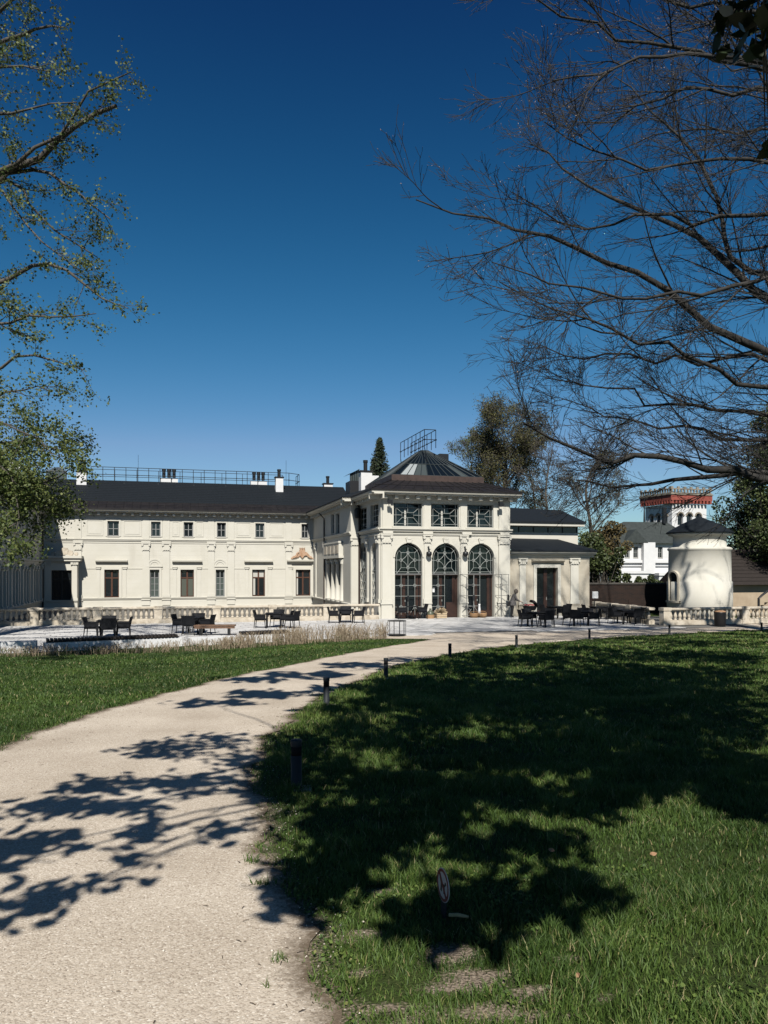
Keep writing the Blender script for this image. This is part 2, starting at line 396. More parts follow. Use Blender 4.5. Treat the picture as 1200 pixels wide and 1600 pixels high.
def gravel_mat():
    m, n, l, b = _nodes('path_gravel')
    tc = n.new('ShaderNodeTexCoord')
    v = n.new('ShaderNodeTexVoronoi'); v.inputs['Scale'].default_value = 120
    v2 = n.new('ShaderNodeTexVoronoi'); v2.inputs['Scale'].default_value = 38
    n1 = n.new('ShaderNodeTexNoise'); n1.inputs['Scale'].default_value = 0.9; n1.inputs['Detail'].default_value = 9
    n2 = n.new('ShaderNodeTexNoise'); n2.inputs['Scale'].default_value = 220; n2.inputs['Detail'].default_value = 3
    for q in (v, v2, n1, n2): l.new(tc.outputs['Object'], q.inputs['Vector'])
    sep = n.new('ShaderNodeSeparateColor'); l.new(v.outputs['Color'], sep.inputs[0])
    r = n.new('ShaderNodeValToRGB'); E = r.color_ramp.elements
    E[0].color = (0.25, 0.21, 0.17, 1); E[1].color = (0.44, 0.39, 0.33, 1); E[0].position = 0.0; E[1].position = 0.9
    q = E.new(0.25); q.color = (0.36, 0.315, 0.26, 1); q = E.new(0.97); q.color = (0.54, 0.50, 0.44, 1)
    l.new(sep.outputs['Red'], r.inputs['Fac'])
    r2 = n.new('ShaderNodeValToRGB'); r2.color_ramp.elements[0].color = (0.86, 0.83, 0.79, 1); r2.color_ramp.elements[1].color = (1.14, 1.13, 1.11, 1)
    r2.color_ramp.elements[0].position = 0.3; r2.color_ramp.elements[1].position = 0.7
    l.new(n1.outputs['Fac'], r2.inputs['Fac'])
    mx = n.new('ShaderNodeMix'); mx.data_type = 'RGBA'; mx.blend_type = 'MULTIPLY'; mx.inputs['Factor'].default_value = 1
    l.new(r.outputs['Color'], mx.inputs['A']); l.new(r2.outputs['Color'], mx.inputs['B'])
    # towards its edges the gravel thins out over dark crumbs of soil
    at_ = n.new('ShaderNodeAttribute'); at_.attribute_name = 'tint'
    n4 = n.new('ShaderNodeTexNoise'); n4.inputs['Scale'].default_value = 26; n4.inputs['Detail'].default_value = 8; n4.inputs['Roughness'].default_value = 0.7
    l.new(tc.outputs['Object'], n4.inputs['Vector'])
    sm = n.new('ShaderNodeMath'); sm.operation = 'ADD'; l.new(at_.outputs['Fac'], sm.inputs[0]); l.new(n4.outputs['Fac'], sm.inputs[1])
    re_ = n.new('ShaderNodeValToRGB'); re_.color_ramp.elements[0].position = 0.52; re_.color_ramp.elements[1].position = 0.95
    l.new(sm.outputs[0], re_.inputs['Fac'])
    me_ = n.new('ShaderNodeMix'); me_.data_type = 'RGBA'
    l.new(re_.outputs['Color'], me_.inputs['Factor']); me_.inputs['A'].default_value = (0.11, 0.085, 0.06, 1); l.new(mx.outputs['Result'], me_.inputs['B'])
    l.new(me_.outputs['Result'], b.inputs['Base Color'])
    b.inputs['Roughness'].default_value = 0.95; b.inputs['Specular IOR Level'].default_value = 0.1
    ad = n.new('ShaderNodeMath'); ad.operation = 'ADD'; l.new(v.outputs['Distance'], ad.inputs[0]); l.new(v2.outputs['Distance'], ad.inputs[1])
    a2 = n.new('ShaderNodeMath'); a2.operation = 'ADD'; l.new(ad.outputs[0], a2.inputs[0]); l.new(n2.outputs['Fac'], a2.inputs[1])
    bp = n.new('ShaderNodeBump'); bp.inputs['Strength'].default_value = 0.32; bp.inputs['Distance'].default_value = 0.010; bp.invert = True
    l.new(a2.outputs[0], bp.inputs['Height']); l.new(bp.outputs['Normal'], b.inputs['Normal'])
    return m
SOIL, GRAVEL = soil_mat(), gravel_mat()

xs = np.concatenate([[-900, -500, -250, -120, -70, -45, -30, -22], np.arange(-16, -6, 0.6), np.arange(-6, 6, 0.12), np.arange(6, 24, 0.5), [26, 30, 38, 50, 75, 120, 250, 500, 900]])
ys = np.concatenate([[-600, -250, -100, -50, -30, -20, -14, -10, -6, -3], np.arange(-1, 2, 0.5), np.arange(2, 9, 0.07), np.arange(9, 20, 0.25), np.arange(20, 40, 0.4), [42, 46, 50, 60, 80, 120, 200, 400, 800, 1600]])
tag(grid_mesh('ground', xs, ys, SOIL, bare), 'grassy park ground sloping gently down to the terrace', None, None, 'structure')

# gravel path
rows = np.concatenate([np.arange(-12, 2, 1.0), np.arange(2, TIP_Y, 0.12), [TIP_Y], np.arange(TIP_Y + 0.15, 46.1, 0.25)])
ED = [0.0, 0.05, 0.11, 0.18, 0.28, 0.42]
NC = 28
PV = []; PT = []
for Y in rows:
    if Y <= TIP_Y: a = float(XL(Y))
    elif Y < 33.6: a = TIP_X - 6 * (Y - TIP_Y)
    else: a = -9.5
    b = float(XR(Y)) if Y < RIGHT_Y[-1] else float(RIGHT_X[-1])
    cs = [a + e for e in ED] + list(np.linspace(a + 0.42, b - 0.42, NC - 10)[1:-1]) + [b - e for e in ED[::-1]]
    assert len(cs) == NC + 0 or True
    NC2 = len(cs)
    for X in cs:
        PV.append((X, Y, float(gz(X, Y)) + 0.012)); PT.append(min(1.0, min(X - a, b - X) / 0.34) if Y < 36 else 1.0)
ii = np.arange(len(rows) * NC2).reshape(len(rows), NC2)
PF = np.stack([ii[:-1, :-1], ii[:-1, 1:], ii[1:, 1:], ii[1:, :-1]], -1).reshape(-1, 4)
tag(np_mesh('path', np.array(PV), PF, GRAVEL, np.array(PT), True), 'curving pale gravel path leading to the terrace', None, None, 'structure')

# palace frame: u along its front to the right, v away from the viewer
TH = rad(15.35); CT, ST = math.cos(TH), math.sin(TH)
OX, OY = -0.19, 44.6
def loc2w(u, v): return OX + u * CT - v * ST, OY + u * ST + v * CT
def w2loc(X, Y): return (X - OX) * CT + (Y - OY) * ST, -(X - OX) * ST + (Y - OY) * CT
def ru(px, v):
    k = (px - 600) / F; Px, Py = OX - v * ST, OY + v * CT
    return (k * Py - Px) / (CT - k * ST)
def rv(px, u):
    k = (px - 600) / F; Px, Py = OX + u * CT, OY + u * ST
    return (k * Py - Px) / (-ST - k * CT)
def rz(py, u, v): return CH + (HOR - py) / F * (OY + u * ST + v * CT)

# terrace slabs
SLAB_M = M('pale_granite_slab', (0.56, 0.55, 0.535), (0.76, 0.75, 0.73), scale=1.1, rough=0.75, bump=0.1, bscale=90, spec=0.25, stain=((0.52, 0.51, 0.50), 0.6, 0.6))
SLAB_M2 = M('grey_granite_slab', (0.49, 0.48, 0.465), (0.68, 0.67, 0.65), scale=1.6, rough=0.75, bump=0.1, bscale=90, spec=0.25, stain=((0.48, 0.47, 0.46), 0.8, 0.58))
WALL_X = [-40, -12.6, -11.3, -8.0, -5.0, -3.0, 1.6, 2.6]; WALL_Y = [17.8, 26.2, 27.0, 28.7, 30.2, 31.4, 33.3, 34.6]
def front_edge(X): return np.where(X < 2.6, np.interp(X, WALL_X, WALL_Y), 34.6 + 0.235 * (X - 2.6))
pav = empty('terrace_paving'); tag(pav, 'pale granite slab paving of the terrace before the palace', None, None, 'structure')
SW = 0.62
slab_me = []
for m in (SLAB_M, SLAB_M2):
    mb = MB(); h = SW / 2 - 0.010
    mb.add([(-h, -h, -.06), (h, -h, -.06), (h, h, -.06), (-h, h, -.06), (-h, -h, .042), (h, -h, .042), (h, h, .042), (-h, h, .042), (-h + .006, -h + .006, .05), (h - .006, -h + .006, .05), (h - .006, h - .006, .05), (-h + .006, h - .006, .05)],
           [(0, 1, 5, 4), (1, 2, 6, 5), (2, 3, 7, 6), (3, 0, 4, 7), (4, 5, 9, 8), (5, 6, 10, 9), (6, 7, 11, 10), (7, 4, 8, 11), (8, 9, 10, 11)])
    slab_me.append(mb.mesh('slab', m))
cells = []
for i in range(-38, 34):
    for j in range(-24, 1):
        u = (i + 0.5 * (j % 2)) * SW; v = j * SW - 0.34
        X, Y = loc2w(u, v)
        if Y < front_edge(X) + 0.3 or X < -21 or X > 19: continue
        if u < -0.2 and v > -0.75: continue
        if X > 13.4 and Y > 38: continue
        px, py = proj(X, Y, 0.05)
        vis = (-30 < px < 1230)
        cells.append((0 if vis else 1, Y, X, random.random()))
cells.sort()
rest = MB()
for k, (nv, Y, X, rr) in enumerate(cells):
    dz = (rr - 0.5) * 0.010
    if k < 300:
        o = inst('slab', slab_me[0 if rr < 0.6 else 1], pav, (X, Y, dz), TH)
    else:
        h = SW / 2 - 0.010
        c = [(X + a * CT - b * ST, Y + a * ST + b * CT) for a, b in ((-h, -h), (h, -h), (h, h), (-h, h))]
        rest.cur = 0 if rr < 0.6 else 1
        rest.add([(x, y, -0.06) for x, y in c] + [(x, y, 0.05 + dz) for x, y in c], [(4, 5, 6, 7), (0, 1, 5, 4), (1, 2, 6, 5), (2, 3, 7, 6), (3, 0, 4, 7)])
tag(rest.build('far_slabs', [SLAB_M, SLAB_M2], pav), None, None, None, 'stuff')
JOINT = M('joint_mortar', (0.17, 0.165, 0.155), rough=0.95, spec=0.1)
jb = MB()
pts = [(X, float(front_edge(np.float64(X))) + 0.25) for X in np.arange(-21, 19.1, 0.5)]
top = []
for X, Y in pts:
    top.append((X, min(loc2w(0, -0.4)[1] + (X - OX) * math.tan(TH) - (0.5 if X < OX else 0.0), 47)))
vv = [(x, y, 0.036) for x, y in pts] + [(x, y, 0.036) for x, y in top]
n_ = len(pts)
jb.add(vv, [(i, i + 1, i + 1 + n_, i + n_) for i in range(n_ - 1)])
jb.build('mortar_bed', JOINT, pav)

# gravel court between the balustrade and the wing
cb = MB(); q = [loc2w(u, v) for u, v in ((-26, 0.1), (0.3, 0.1), (0.3, 19.2), (-26, 19.2))]
cb.add([(x, y, 0.03) for x, y in q], [(0, 1, 2, 3)]); tag(cb.build('court', M('court_paving', (0.16, 0.15, 0.13), (0.24, 0.225, 0.20), scale=4, rough=0.9)), 'grey paved court between balustrade and wing', None, None, 'structure')
# ------------------------------------------------------------------ the palace
palace = empty('palace', (OX, OY, 0), TH)
tag(palace, 'cream two storey palace with dark roofs, arched glazed pavilion and long wing', 'palace')
WV = 18.94
FRONT = Fr((0, 0, 0), (1, 0, 0), (0, -1, 0))
WING = Fr((0, WV, 0), (1, 0, 0), (0, -1, 0))
SIDE = Fr((0, 0, 0), (0, -1, 0), (-1, 0, 0))          # s = -v
SIDE2 = Fr((-0.62, 0, 0), (0, -1, 0), (-1, 0, 0))

def wall(name, fr, s0, s1, z0, z1, holes, mat=None, depth=0.3, parent=None):
    mb = MB()
    S = sorted({s0, s1, *[h[0] for h in holes], *[h[1] for h in holes]}); Z = sorted({z0, z1, *[h[2] for h in holes], *[h[3] for h in holes]})
    for i in range(len(S) - 1):
        for j in range(len(Z) - 1):
            cs, cz = (S[i] + S[i + 1]) / 2, (Z[j] + Z[j + 1]) / 2
            if any(h[0] < cs < h[1] and h[2] < cz < h[3] for h in holes): continue
            mb.quad(fr.p(S[i], Z[j], 0), fr.p(S[i + 1], Z[j], 0), fr.p(S[i + 1], Z[j + 1], 0), fr.p(S[i], Z[j + 1], 0))
    for h in holes:
        a, b, c, d = h[:4]; arch = len(h) > 4 and h[4] == 'arch'; D = -depth
        if arch:
            m, R = (a + b) / 2, (b - a) / 2; zs = d - R; N = 14
            arc = [(m - R * math.cos(PI * k / N), zs + R * math.sin(PI * k / N)) for k in range(N + 1)]
            for k in range(N):
                cn = a if k < N / 2 else b
                mb.add([fr.p(cn, d, 0), fr.p(*arc[k], 0), fr.p(*arc[k + 1], 0)], [(0, 1, 2)])
                mb.quad(fr.p(*arc[k], 0), fr.p(*arc[k + 1], 0), fr.p(*arc[k + 1], D), fr.p(*arc[k], D))
            for x in (a, b): mb.quad(fr.p(x, c, 0), fr.p(x, zs, 0), fr.p(x, zs, D), fr.p(x, c, D))
        else:
            for x in (a, b): mb.quad(fr.p(x, c, 0), fr.p(x, d, 0), fr.p(x, d, D), fr.p(x, c, D))
            mb.quad(fr.p(a, d, 0), fr.p(b, d, 0), fr.p(b, d, D), fr.p(a, d, D))
        mb.quad(fr.p(a, c, 0), fr.p(b, c, 0), fr.p(b, c, D), fr.p(a, c, D))
    return mb.build(name, mat or STUCCO, parent or palace)

def part(name, mat, fn, parent=None, smooth_=False, kind=None):
    mb = MB(); fn(mb); o = mb.build(name, mat, parent or palace, smooth_)
    if kind: o['kind'] = kind
    return o

def cornice(fr, s0, s1, ztop, proj_=0.7, h=0.5, name='cornice', ends=True):
    p = proj_
    prof = [(-0.02, ztop - h), (0.07, ztop - h), (0.07, ztop - h * 0.5), (p - 0.14, ztop - h * 0.5), (p - 0.14, ztop - h * 0.36), (p - 0.03, ztop - h * 0.32), (p, ztop - h * 0.2), (p, ztop), (-0.02, ztop)]
    return part(name, STUCCO_P, lambda m: m.profile(prof, fr, s0, s1))

def course(fr, s0, s1, zc, p=0.09, h=0.16, name='string_course'):
    prof = [(-0.01, zc - h), (p * 0.5, zc - h), (p * 0.6, zc - h * 0.5), (p, zc - h * 0.35), (p, zc), (-0.01, zc + 0.02)]
    return part(name, STUCCO_P, lambda m: m.profile(prof, fr, s0, s1))

def modillions(fr, s0, s1, z, step=0.58, p=0.42):
    def f(m):
        n = max(1, int((s1 - s0) / step))
        for k in range(n + 1):
            s = s0 + (s1 - s0) * k / n
            m.box(s - 0.10, s + 0.10, z - 0.15, z + 0.06, 0.05, p, fr)
    return part('modillions', STUCCO_P, f, kind='stuff')

def pilaster(fr, s, w, z0, z1, d=0.07, cap=0.38, name='pilaster'):
    def f(m):
        m.box(s - w / 2 - 0.05, s + w / 2 + 0.05, z0, z0 + 0.22, -0.01, d + 0.05, fr)
        m.box(s - w / 2, s + w / 2, z0 + 0.22, z1 - cap, -0.01, d, fr)
        m.box(s - w / 2 - 0.03, s + w / 2 + 0.03, z1 - cap, z1 - cap + 0.05, -0.01, d + 0.03, fr)
    o = part(name, STUCCO_P, f)
    def g(m):
        zb = z1 - cap + 0.05
        poly = [(s - w / 2, zb), (s + w / 2, zb), (s + w / 2 + 0.06, z1 - 0.08), (s - w / 2 - 0.06, z1 - 0.08)]
        m.prism(poly, fr, -0.01, d + 0.03)
        m.box(s - w / 2 - 0.1, s + w / 2 + 0.1, z1 - 0.08, z1, -0.01, d + 0.09, fr)
        for q in (-1, 1):      # volutes
            c = s + q * (w / 2 + 0.01); zc = z1 - 0.17; R = 0.085
            m.prism([(c + R * math.cos(t * PI / 5), zc + R * math.sin(t * PI / 5)) for t in range(10)], fr, 0.0, d + 0.09)
        for k in range(3):     # leaves
            c = s + (k - 1) * w * 0.32
            m.prism([(c - w * 0.13, zb), (c + w * 0.13, zb), (c + w * 0.09, zb + 0.14), (c, zb + 0.19), (c - w * 0.09, zb + 0.14)], fr, 0.0, d + 0.075)
    part('capital', STUCCO_P, g, o)
    return o

def win(fr, a, b, c, d, style='cross', depth=0.2, fm=None, pm=None, lower=None):
    """wooden window in a rectangular hole: frame > pane, sill"""
    fm = fm or WOOD_BR; D = -depth; t = 0.075
    mb = MB()
    mb.box(a, a + t, c, d, D - 0.06, D + 0.03, fr); mb.box(b - t, b, c, d, D - 0.06, D + 0.03, fr)
    mb.box(a + t, b - t, c, c + t, D - 0.06, D + 0.03, fr); mb.box(a + t, b - t, d - t, d, D - 0.06, D + 0.03, fr)
    m = (a + b) / 2
    zt = d - (d - c) * (0.30 if style in ('cross', 'narrow') else 0.5)
    w = 0.06 if style == 'cross' else 0.028
    mb.box(m - w, m + w, c + t, d - t, D - 0.05, D + 0.045, fr)
    mb.box(a + t, m - w, zt - w * 0.8, zt + w * 0.8, D - 0.05, D + 0.035, fr); mb.box(m + w, b - t, zt - w * 0.8, zt + w * 0.8, D - 0.05, D + 0.035, fr)
    if style == 'narrow':
        for q in (0.36, 0.68):
            zq = c + (zt - c) * q
            mb.box(a + t, m - w, zq - 0.018, zq + 0.018, D - 0.04, D + 0.03, fr); mb.box(m + w, b - t, zq - 0.018, zq + 0.018, D - 0.04, D + 0.03, fr)
    o = mb.build('window', fm, palace)
    for (x0, x1) in ((a + t, m - w), (m + w, b - t)):
        for (z0, z1, low) in ((c + t, zt, True), (zt, d - t, False)):
            mt = pm or GLASS
            if lower and low: mt = lower
            MB().quad(fr.p(x0, z0, D), fr.p(x1, z0, D), fr.p(x1, z1, D), fr.p(x0, z1, D)).build('pane', mt, o)
    MB().box(a - 0.02, b + 0.02, c - 0.05, c, D - 0.06, 0.05, fr).build('sill', STUCCO_P, o)
    return o

def surround(fr, a, b, c, d, w=0.17, p=0.05, name='window_surround'):
    def f(m):
        m.box(a - w, a, c, d, -0.01, p, fr); m.box(b, b + w, c, d, -0.01, p, fr); m.box(a - w, b + w, d, d + w, -0.01, p, fr)
    return part(name, STUCCO_P, f)

# ---- wing: openings read on its wall plane
def cols(x0, x1, v): return ru(x0, v), ru(x1, v)
uc = ru(300, WV)
LZ0, LZ1 = rz(932.5, uc, WV), rz(890, uc, WV)
UZ0, UZ1 = rz(839, uc, WV), rz(816, uc, WV)
ZCOR, ZMID, ZSILL, ZTOPE = 7.5, 5.25, LZ0, 7.5
low = [(163, 186, 'cross'), (234, 249, 'narrow'), (282, 303, 'cross'), (337, 351, 'narrow'), (394, 414, 'cross'), (462, 485, 'cross')]
upp = [(168, 186), (236, 251), (287, 302), (339, 353), (399, 413), (471, 482)]
UL = ru(70, WV - 1.0)                 # inner corner with the return wing
holes = []
for a, b, s_ in low: holes.append((*cols(a, b, WV), LZ0, LZ1))
for a, b in upp: holes.append((*cols(a, b, WV), UZ0, UZ1))
wall('wing_wall', WING, UL - 1.0, 0.5, -0.6, ZCOR - 0.25, holes)
for k, (a, b, s_) in enumerate(low):
    A, B = cols(a, b, WV)
    lw = {2: BLIND_G, 4: None, 1: GLASS_G, 3: GLASS_G}.get(k)
    o = win(WING, A, B, LZ0, LZ1, s_, 0.2, WOOD_BR if s_ == 'cross' else FRAME_GR, GLASS, lw)
    surround(WING, A, B, LZ0, LZ1, 0.20 if s_ == 'cross' else 0.15)
    if k in (4, 5):       # pale curtains half drawn behind the glass edge
        MB().box(A + 0.10, A + (0.26 if k == 4 else 0.22), LZ0 + 0.1, LZ1 - 0.1, -0.198, -0.192, WING).build('curtain_or_reflection', BLIND_REFL, o)
    if k == 4: MB().box(A + 0.09, B - 0.09, LZ1 - 0.62, LZ1 - 0.1, -0.197, -0.193, WING).build('blind', BLIND_REFL, o)
    if s_ == 'cross':
        zh = rz(880, uc, WV); e = 0.62 if k < 5 else 0.55
        if k < 5:
            prof = [(-0.01, zh), (0.08, zh), (0.12, zh + 0.08), (0.26, zh + 0.12), (0.28, zh + 0.22), (-0.01, zh + 0.24)]
            part('window_hood', STUCCO_P, lambda m: m.profile(prof, WING, A - e, B + e))
        for q in (-1, 1):      # consoles beside the window
            sc = A - 0.42 if q < 0 else B + 0.42
            def cons(m, sc=sc):
                m.box(sc - 0.11, sc + 0.11, LZ0, LZ1 + 0.05, -0.01, 0.035, WING)
                m.box(sc - 0.15, sc + 0.15, LZ1 + 0.05, LZ1 + 0.17, -0.01, 0.09, WING)
                m.box(sc - 0.19, sc + 0.19, LZ1 + 0.17, LZ1 + 0.22, -0.01, 0.12, WING)
            part('window_pilaster', STUCCO_P, cons)
    else:                      # blind arched niche above the narrow windows
        mcx = (A + B) / 2; zb = LZ1 + 0.28
        def niche(m):
            N = 14
            for r0, r1, p in ((0.46, 0.58, 0.06), (0.30, 0.46, 0.03)):
                for t in range(N):
                    t0, t1 = PI * t / N, PI * (t + 1) / N
                    m.prism([(mcx + r0 * math.cos(t0), zb + r0 * math.sin(t0)), (mcx + r1 * math.cos(t0), zb + r1 * math.sin(t0)), (mcx + r1 * math.cos(t1), zb + r1 * math.sin(t1)), (mcx + r0 * math.cos(t1), zb + r0 * math.sin(t1))], WING, -0.01, p)
            m.box(mcx - 0.6, mcx + 0.6, zb - 0.07, zb - 0.002, -0.01, 0.08, WING)
        part('blind_arch', STUCCO_P, niche)
for k, (a, b) in enumerate(upp):
    A, B = cols(a, b, WV)
    win(WING, A, B, UZ0, UZ1, 'small', 0.18, FRAME_GR, GLASS)
    surround(WING, A, B, UZ0 - 0.02, UZ1, 0.13, 0.04)
# sunk panels beside the upper windows
pans = [(135, 161), (193, 221), (269, 280), (306, 318), (369, 392), (421, 443)]
for a, b in pans:
    A, B = cols(a, b, WV); z0, z1 = UZ0 + 0.02, UZ1 + 0.05
    def fp(m):
        t = 0.05
        m.box(A, A + t, z0, z1, -0.01, 0.028, WING); m.box(B - t, B, z0, z1, -0.01, 0.028, WING); m.box(A + t, B - t, z0, z0 + t, -0.01, 0.028, WING); m.box(A + t, B - t, z1 - t, z1, -0.01, 0.028, WING)
        m.box(A + 0.14, B - 0.14, z0 + 0.14, z1 - 0.14, -0.01, 0.018, WING)
    part('wall_panel', STUCCO_P, fp)
for px in (122, 228, 260, 330, 361, 451, 492):
    s = ru(px, WV)
    pilaster(WING, s, 0.5, ZSILL, ZMID - 0.28, 0.07, 0.62)
    part('attic_strip', STUCCO_P, lambda m: m.box(s - 0.24, s + 0.24, ZMID + 0.02, ZCOR - 0.5, -0.01, 0.04, WING))
    part('corbel', STUCCO_P, lambda m: (m.box(s - 0.34, s + 0.34, ZMID - 0.27, ZMID - 0.17, -0.01, 0.13, WING), m.box(s - 0.30, s + 0.30, ZSILL - 0.62, ZSILL - 0.18, -0.01, 0.06, WING), m.box(s - 0.34, s + 0.34, ZSILL - 0.22, ZSILL - 0.16, -0.01, 0.12, WING)))
course(WING, UL, -0.3, ZMID, 0.12, 0.16)
course(WING, UL, -0.3, ZMID - 0.28, 0.04, 0.06)
course(WING, UL, -0.3, LZ1 + 0.10, 0.035, 0.07)
course(WING, UL, -0.3, ZSILL - 0.02, 0.11, 0.14)
course(WING, UL, -0.3, 0.06, 0.12, 0.2)
cornice(WING, UL - 0.3, -0.9, ZCOR, 0.72, 0.46)
modillions(WING, UL, -1.2, ZCOR - 0.3, 0.6, 0.4)
# terracotta coat of arms over the last window, on its own hood
A, B = cols(447, 497, WV); zh = rz(881, ru(470, WV), WV)
part('window_hood', STUCCO_P, lambda m: m.profile([(-0.01, zh), (0.10, zh), (0.16, zh + 0.12), (0.34, zh + 0.2), (0.36, zh + 0.32), (-0.01, zh + 0.34)], WING, A + 0.05, B - 0.15))
def relief(m):
    sc = ru(472, WV); zb = zh + 0.34; R = random.Random(3)
    m.prism([(sc + 0.24 * x, zb + 0.10 + 0.75 * z) for x, z in ((-1, 0.9), (-0.9, 0.35), (0, 0), (0.9, 0.35), (1, 0.9), (0.5, 1.02), (0, 0.95), (-0.5, 1.02))], WING, 0, 0.14)
    for k in range(5): m.prism([(sc + (k - 2) * 0.09 + 0.04 * math.cos(t), zb + 0.88 + 0.05 * math.sin(t) + (0.05 if k % 2 == 0 else 0)) for t in np.arange(0, 6.2, 0.8)], WING, 0, 0.12)
    for q in (-1, 1):
        for k in range(16):
            t = k / 15; x = sc + q * (0.26 + 0.62 * t); z = zb + 0.05 + (1 - t) * 0.42 * (0.5 + 0.5 * R.random()) + 0.05
            r = 0.05 + 0.06 * R.random() * (1.2 - t)
            m.prism([(x + r * math.cos(a), z + r * math.sin(a) * 1.2) for a in np.arange(0, 6.2, 0.9)], WING, 0, 0.06 + 0.08 * R.random())
        m.tube([WING.p(sc + q * 0.28, zb + 0.62, 0.08), WING.p(sc + q * 0.42, zb + 0.5, 0.1), WING.p(sc + q * 0.5, zb + 0.25, 0.1), WING.p(sc + q * 0.72, zb + 0.12, 0.08)], [0.05, 0.07, 0.08, 0.04], 6)
tag(part('arms_relief', TERRA, relief), 'terracotta coloured coat of arms relief above a window')

# ---- wing roof
RV, RZ = WV + 5.0, 10.25
def roof_wing(m):
    e0 = (WV - 0.74); ze = ZCOR + 0.03
    vb, zb = e0 + 1.45, ze + 0.62
    L, Rr = UL - 9, 3.0
    m.cur = 1
    m.quad((L, e0, ze), (Rr, e0, ze), (Rr, vb, zb), (L, vb, zb))
    m.quad((L, e0, ze - 0.12), (Rr, e0, ze - 0.12), (Rr, e0, ze), (L, e0, ze))
    m.cur = 0
    m.quad((L, vb, zb + 0.06), (Rr, vb, zb + 0.06), (Rr, RV, RZ), (L, RV, RZ))
    m.quad((L, vb, zb), (Rr, vb, zb), (Rr, vb, zb + 0.06), (L, vb, zb + 0.06))
    m.quad((L, RV, RZ), (Rr, RV, RZ), (Rr, RV + 2.2, RZ), (L, RV + 2.2, RZ)); m.quad((L, RV + 2.2, RZ), (Rr, RV + 2.2, RZ), (Rr, RV + 8, 7.2), (L, RV + 8, 7.2))
wroof = part('wing_roof', [SLATE, METAL_BR], roof_wing)
def seams(m):
    e0 = WV - 0.74; ze = ZCOR + 0.03
    s = UL - 2
    while s < 0:
        m.tube([(s, e0, ze + 0.02), (s, e0 + 1.45, ze + 0.64)], 0.018, 4); s += 0.62
    m.tube([(UL - 2, e0 + 0.35, ze + 0.32), (0, e0 + 0.35, ze + 0.32)], 0.02, 4)     # snow guard
    s = UL - 2
    while s < 0:
        m.box(s - 0.015, s + 0.015, ze + 0.12, ze + 0.33, e0 + 0.33, e0 + 0.36); s += 0.95
tag(part('roof_seams', METAL_BR, seams, wroof), None, None, None, 'stuff')
def roofhook(m):
    R = random.Random(5); s = UL
    while s < -1:
        m.box(s, s + 0.10, RZ - 0.30, RZ - 0.24, RV - 0.52, RV - 0.42); s += 1.9 + R.random()
part('snow_hooks', FRAME_GR, roofhook, wroof)
def slate_rows(m):
    e0 = WV - 0.74 + 1.45; ze = ZCOR + 0.71
    for k in range(1, 12):
        t = k / 12; v = e0 + (RV - e0) * t; z = ze + (RZ - ze) * t
        m.box(UL - 9, 3.0, z - 0.006, z + 0.014, v - 0.03, v + 0.03)
tag(part('slate_courses', SLATE, slate_rows, wroof), None, None, None, 'stuff')

def rail_run(m, pts, h=1.05, step=0.95, r=0.022, levels=(0.45, 1.0)):
    for (a, b) in zip(pts[:-1], pts[1:]):
        a, b = Vector(a), Vector(b); n = max(1, round((b - a).length / step))
        for lv in levels: m.tube([a + Vector((0, 0, h * lv)), b + Vector((0, 0, h * lv))], r, 5)
        for k in range(n + 1):
            p = a.lerp(b, k / n); m.tube([p, p + Vector((0, 0, h))], r, 5)
            m.box(p.x - 0.05, p.x + 0.05, p.z + h * 0.42, p.z + h * 0.48, p.y - 0.05, p.y + 0.05)
ul_, ur_ = ru(142, RV), ru(452, RV)
part('roof_railing', BLACK_MET, lambda m: rail_run(m, [(ul_, RV + 0.2, RZ), (ur_, RV + 0.2, RZ), (ur_ + 0.9, RV + 0.2, RZ - 0.1), (ur_ + 0.9, RV + 2, RZ - 0.1)], 1.12, 0.92, 0.027))
part('roof_railing', BLACK_MET, lambda m: rail_run(m, [(ul_, RV + 1.3, RZ), (ur_ - 0.4, RV + 1.3, RZ)], 1.05, 1.85, 0.022))

def chimney(px, pxw, py0, py1, v, pots, pot_h, cap=True, body=WHITE):
    u = ru(px, v); w = pxw / F * (OY + u * ST + v * CT) / CT
    z1, z0 = rz(py0, u, v), rz(py1, u, v) - 0.8
    o = part('chimney', body, lambda m: m.box(u - w / 2, u + w / 2, z0, z1, v - 0.35, v + 0.35))
    if cap: part('chimney_cap', METAL_BR if body is WHITE else body, lambda m: m.box(u - w / 2 - 0.07, u + w / 2 + 0.07, z1, z1 + 0.09, v - 0.42, v + 0.42), o)
    for k in range(pots):
        pu = u + (k - (pots - 1) / 2) * (w / max(pots, 1)) * 0.85
        def pot(m): m.lathe([(0.14, 0), (0.14, pot_h * 0.75), (0.17, pot_h * 0.77), (0.17, pot_h)], (pu, v, z1 + 0.09), 10)
        part('flue_pipe', BLACK_MET, pot, o)
    return o
chimney(128, 14, 738, 757, RV - 0.8, 2, 0.55)
chimney(264, 26, 748, 754, RV + 0.7, 3, 0.72, False)
chimney(404, 24, 752, 758, RV + 0.7, 3, 0.68, False)
chimney(436, 11, 747, 765, RV - 1.2, 1, 0.65)
chimney(512, 13, 757, 763, RV + 0.7, 1, 0.65)
part('lightning_rod', BLACK_MET, lambda m: [m.tube([(ru(x, RV), RV, RZ), (ru(x, RV), RV, RZ + 2.2)], 0.012, 4) for x in (216, 447)])

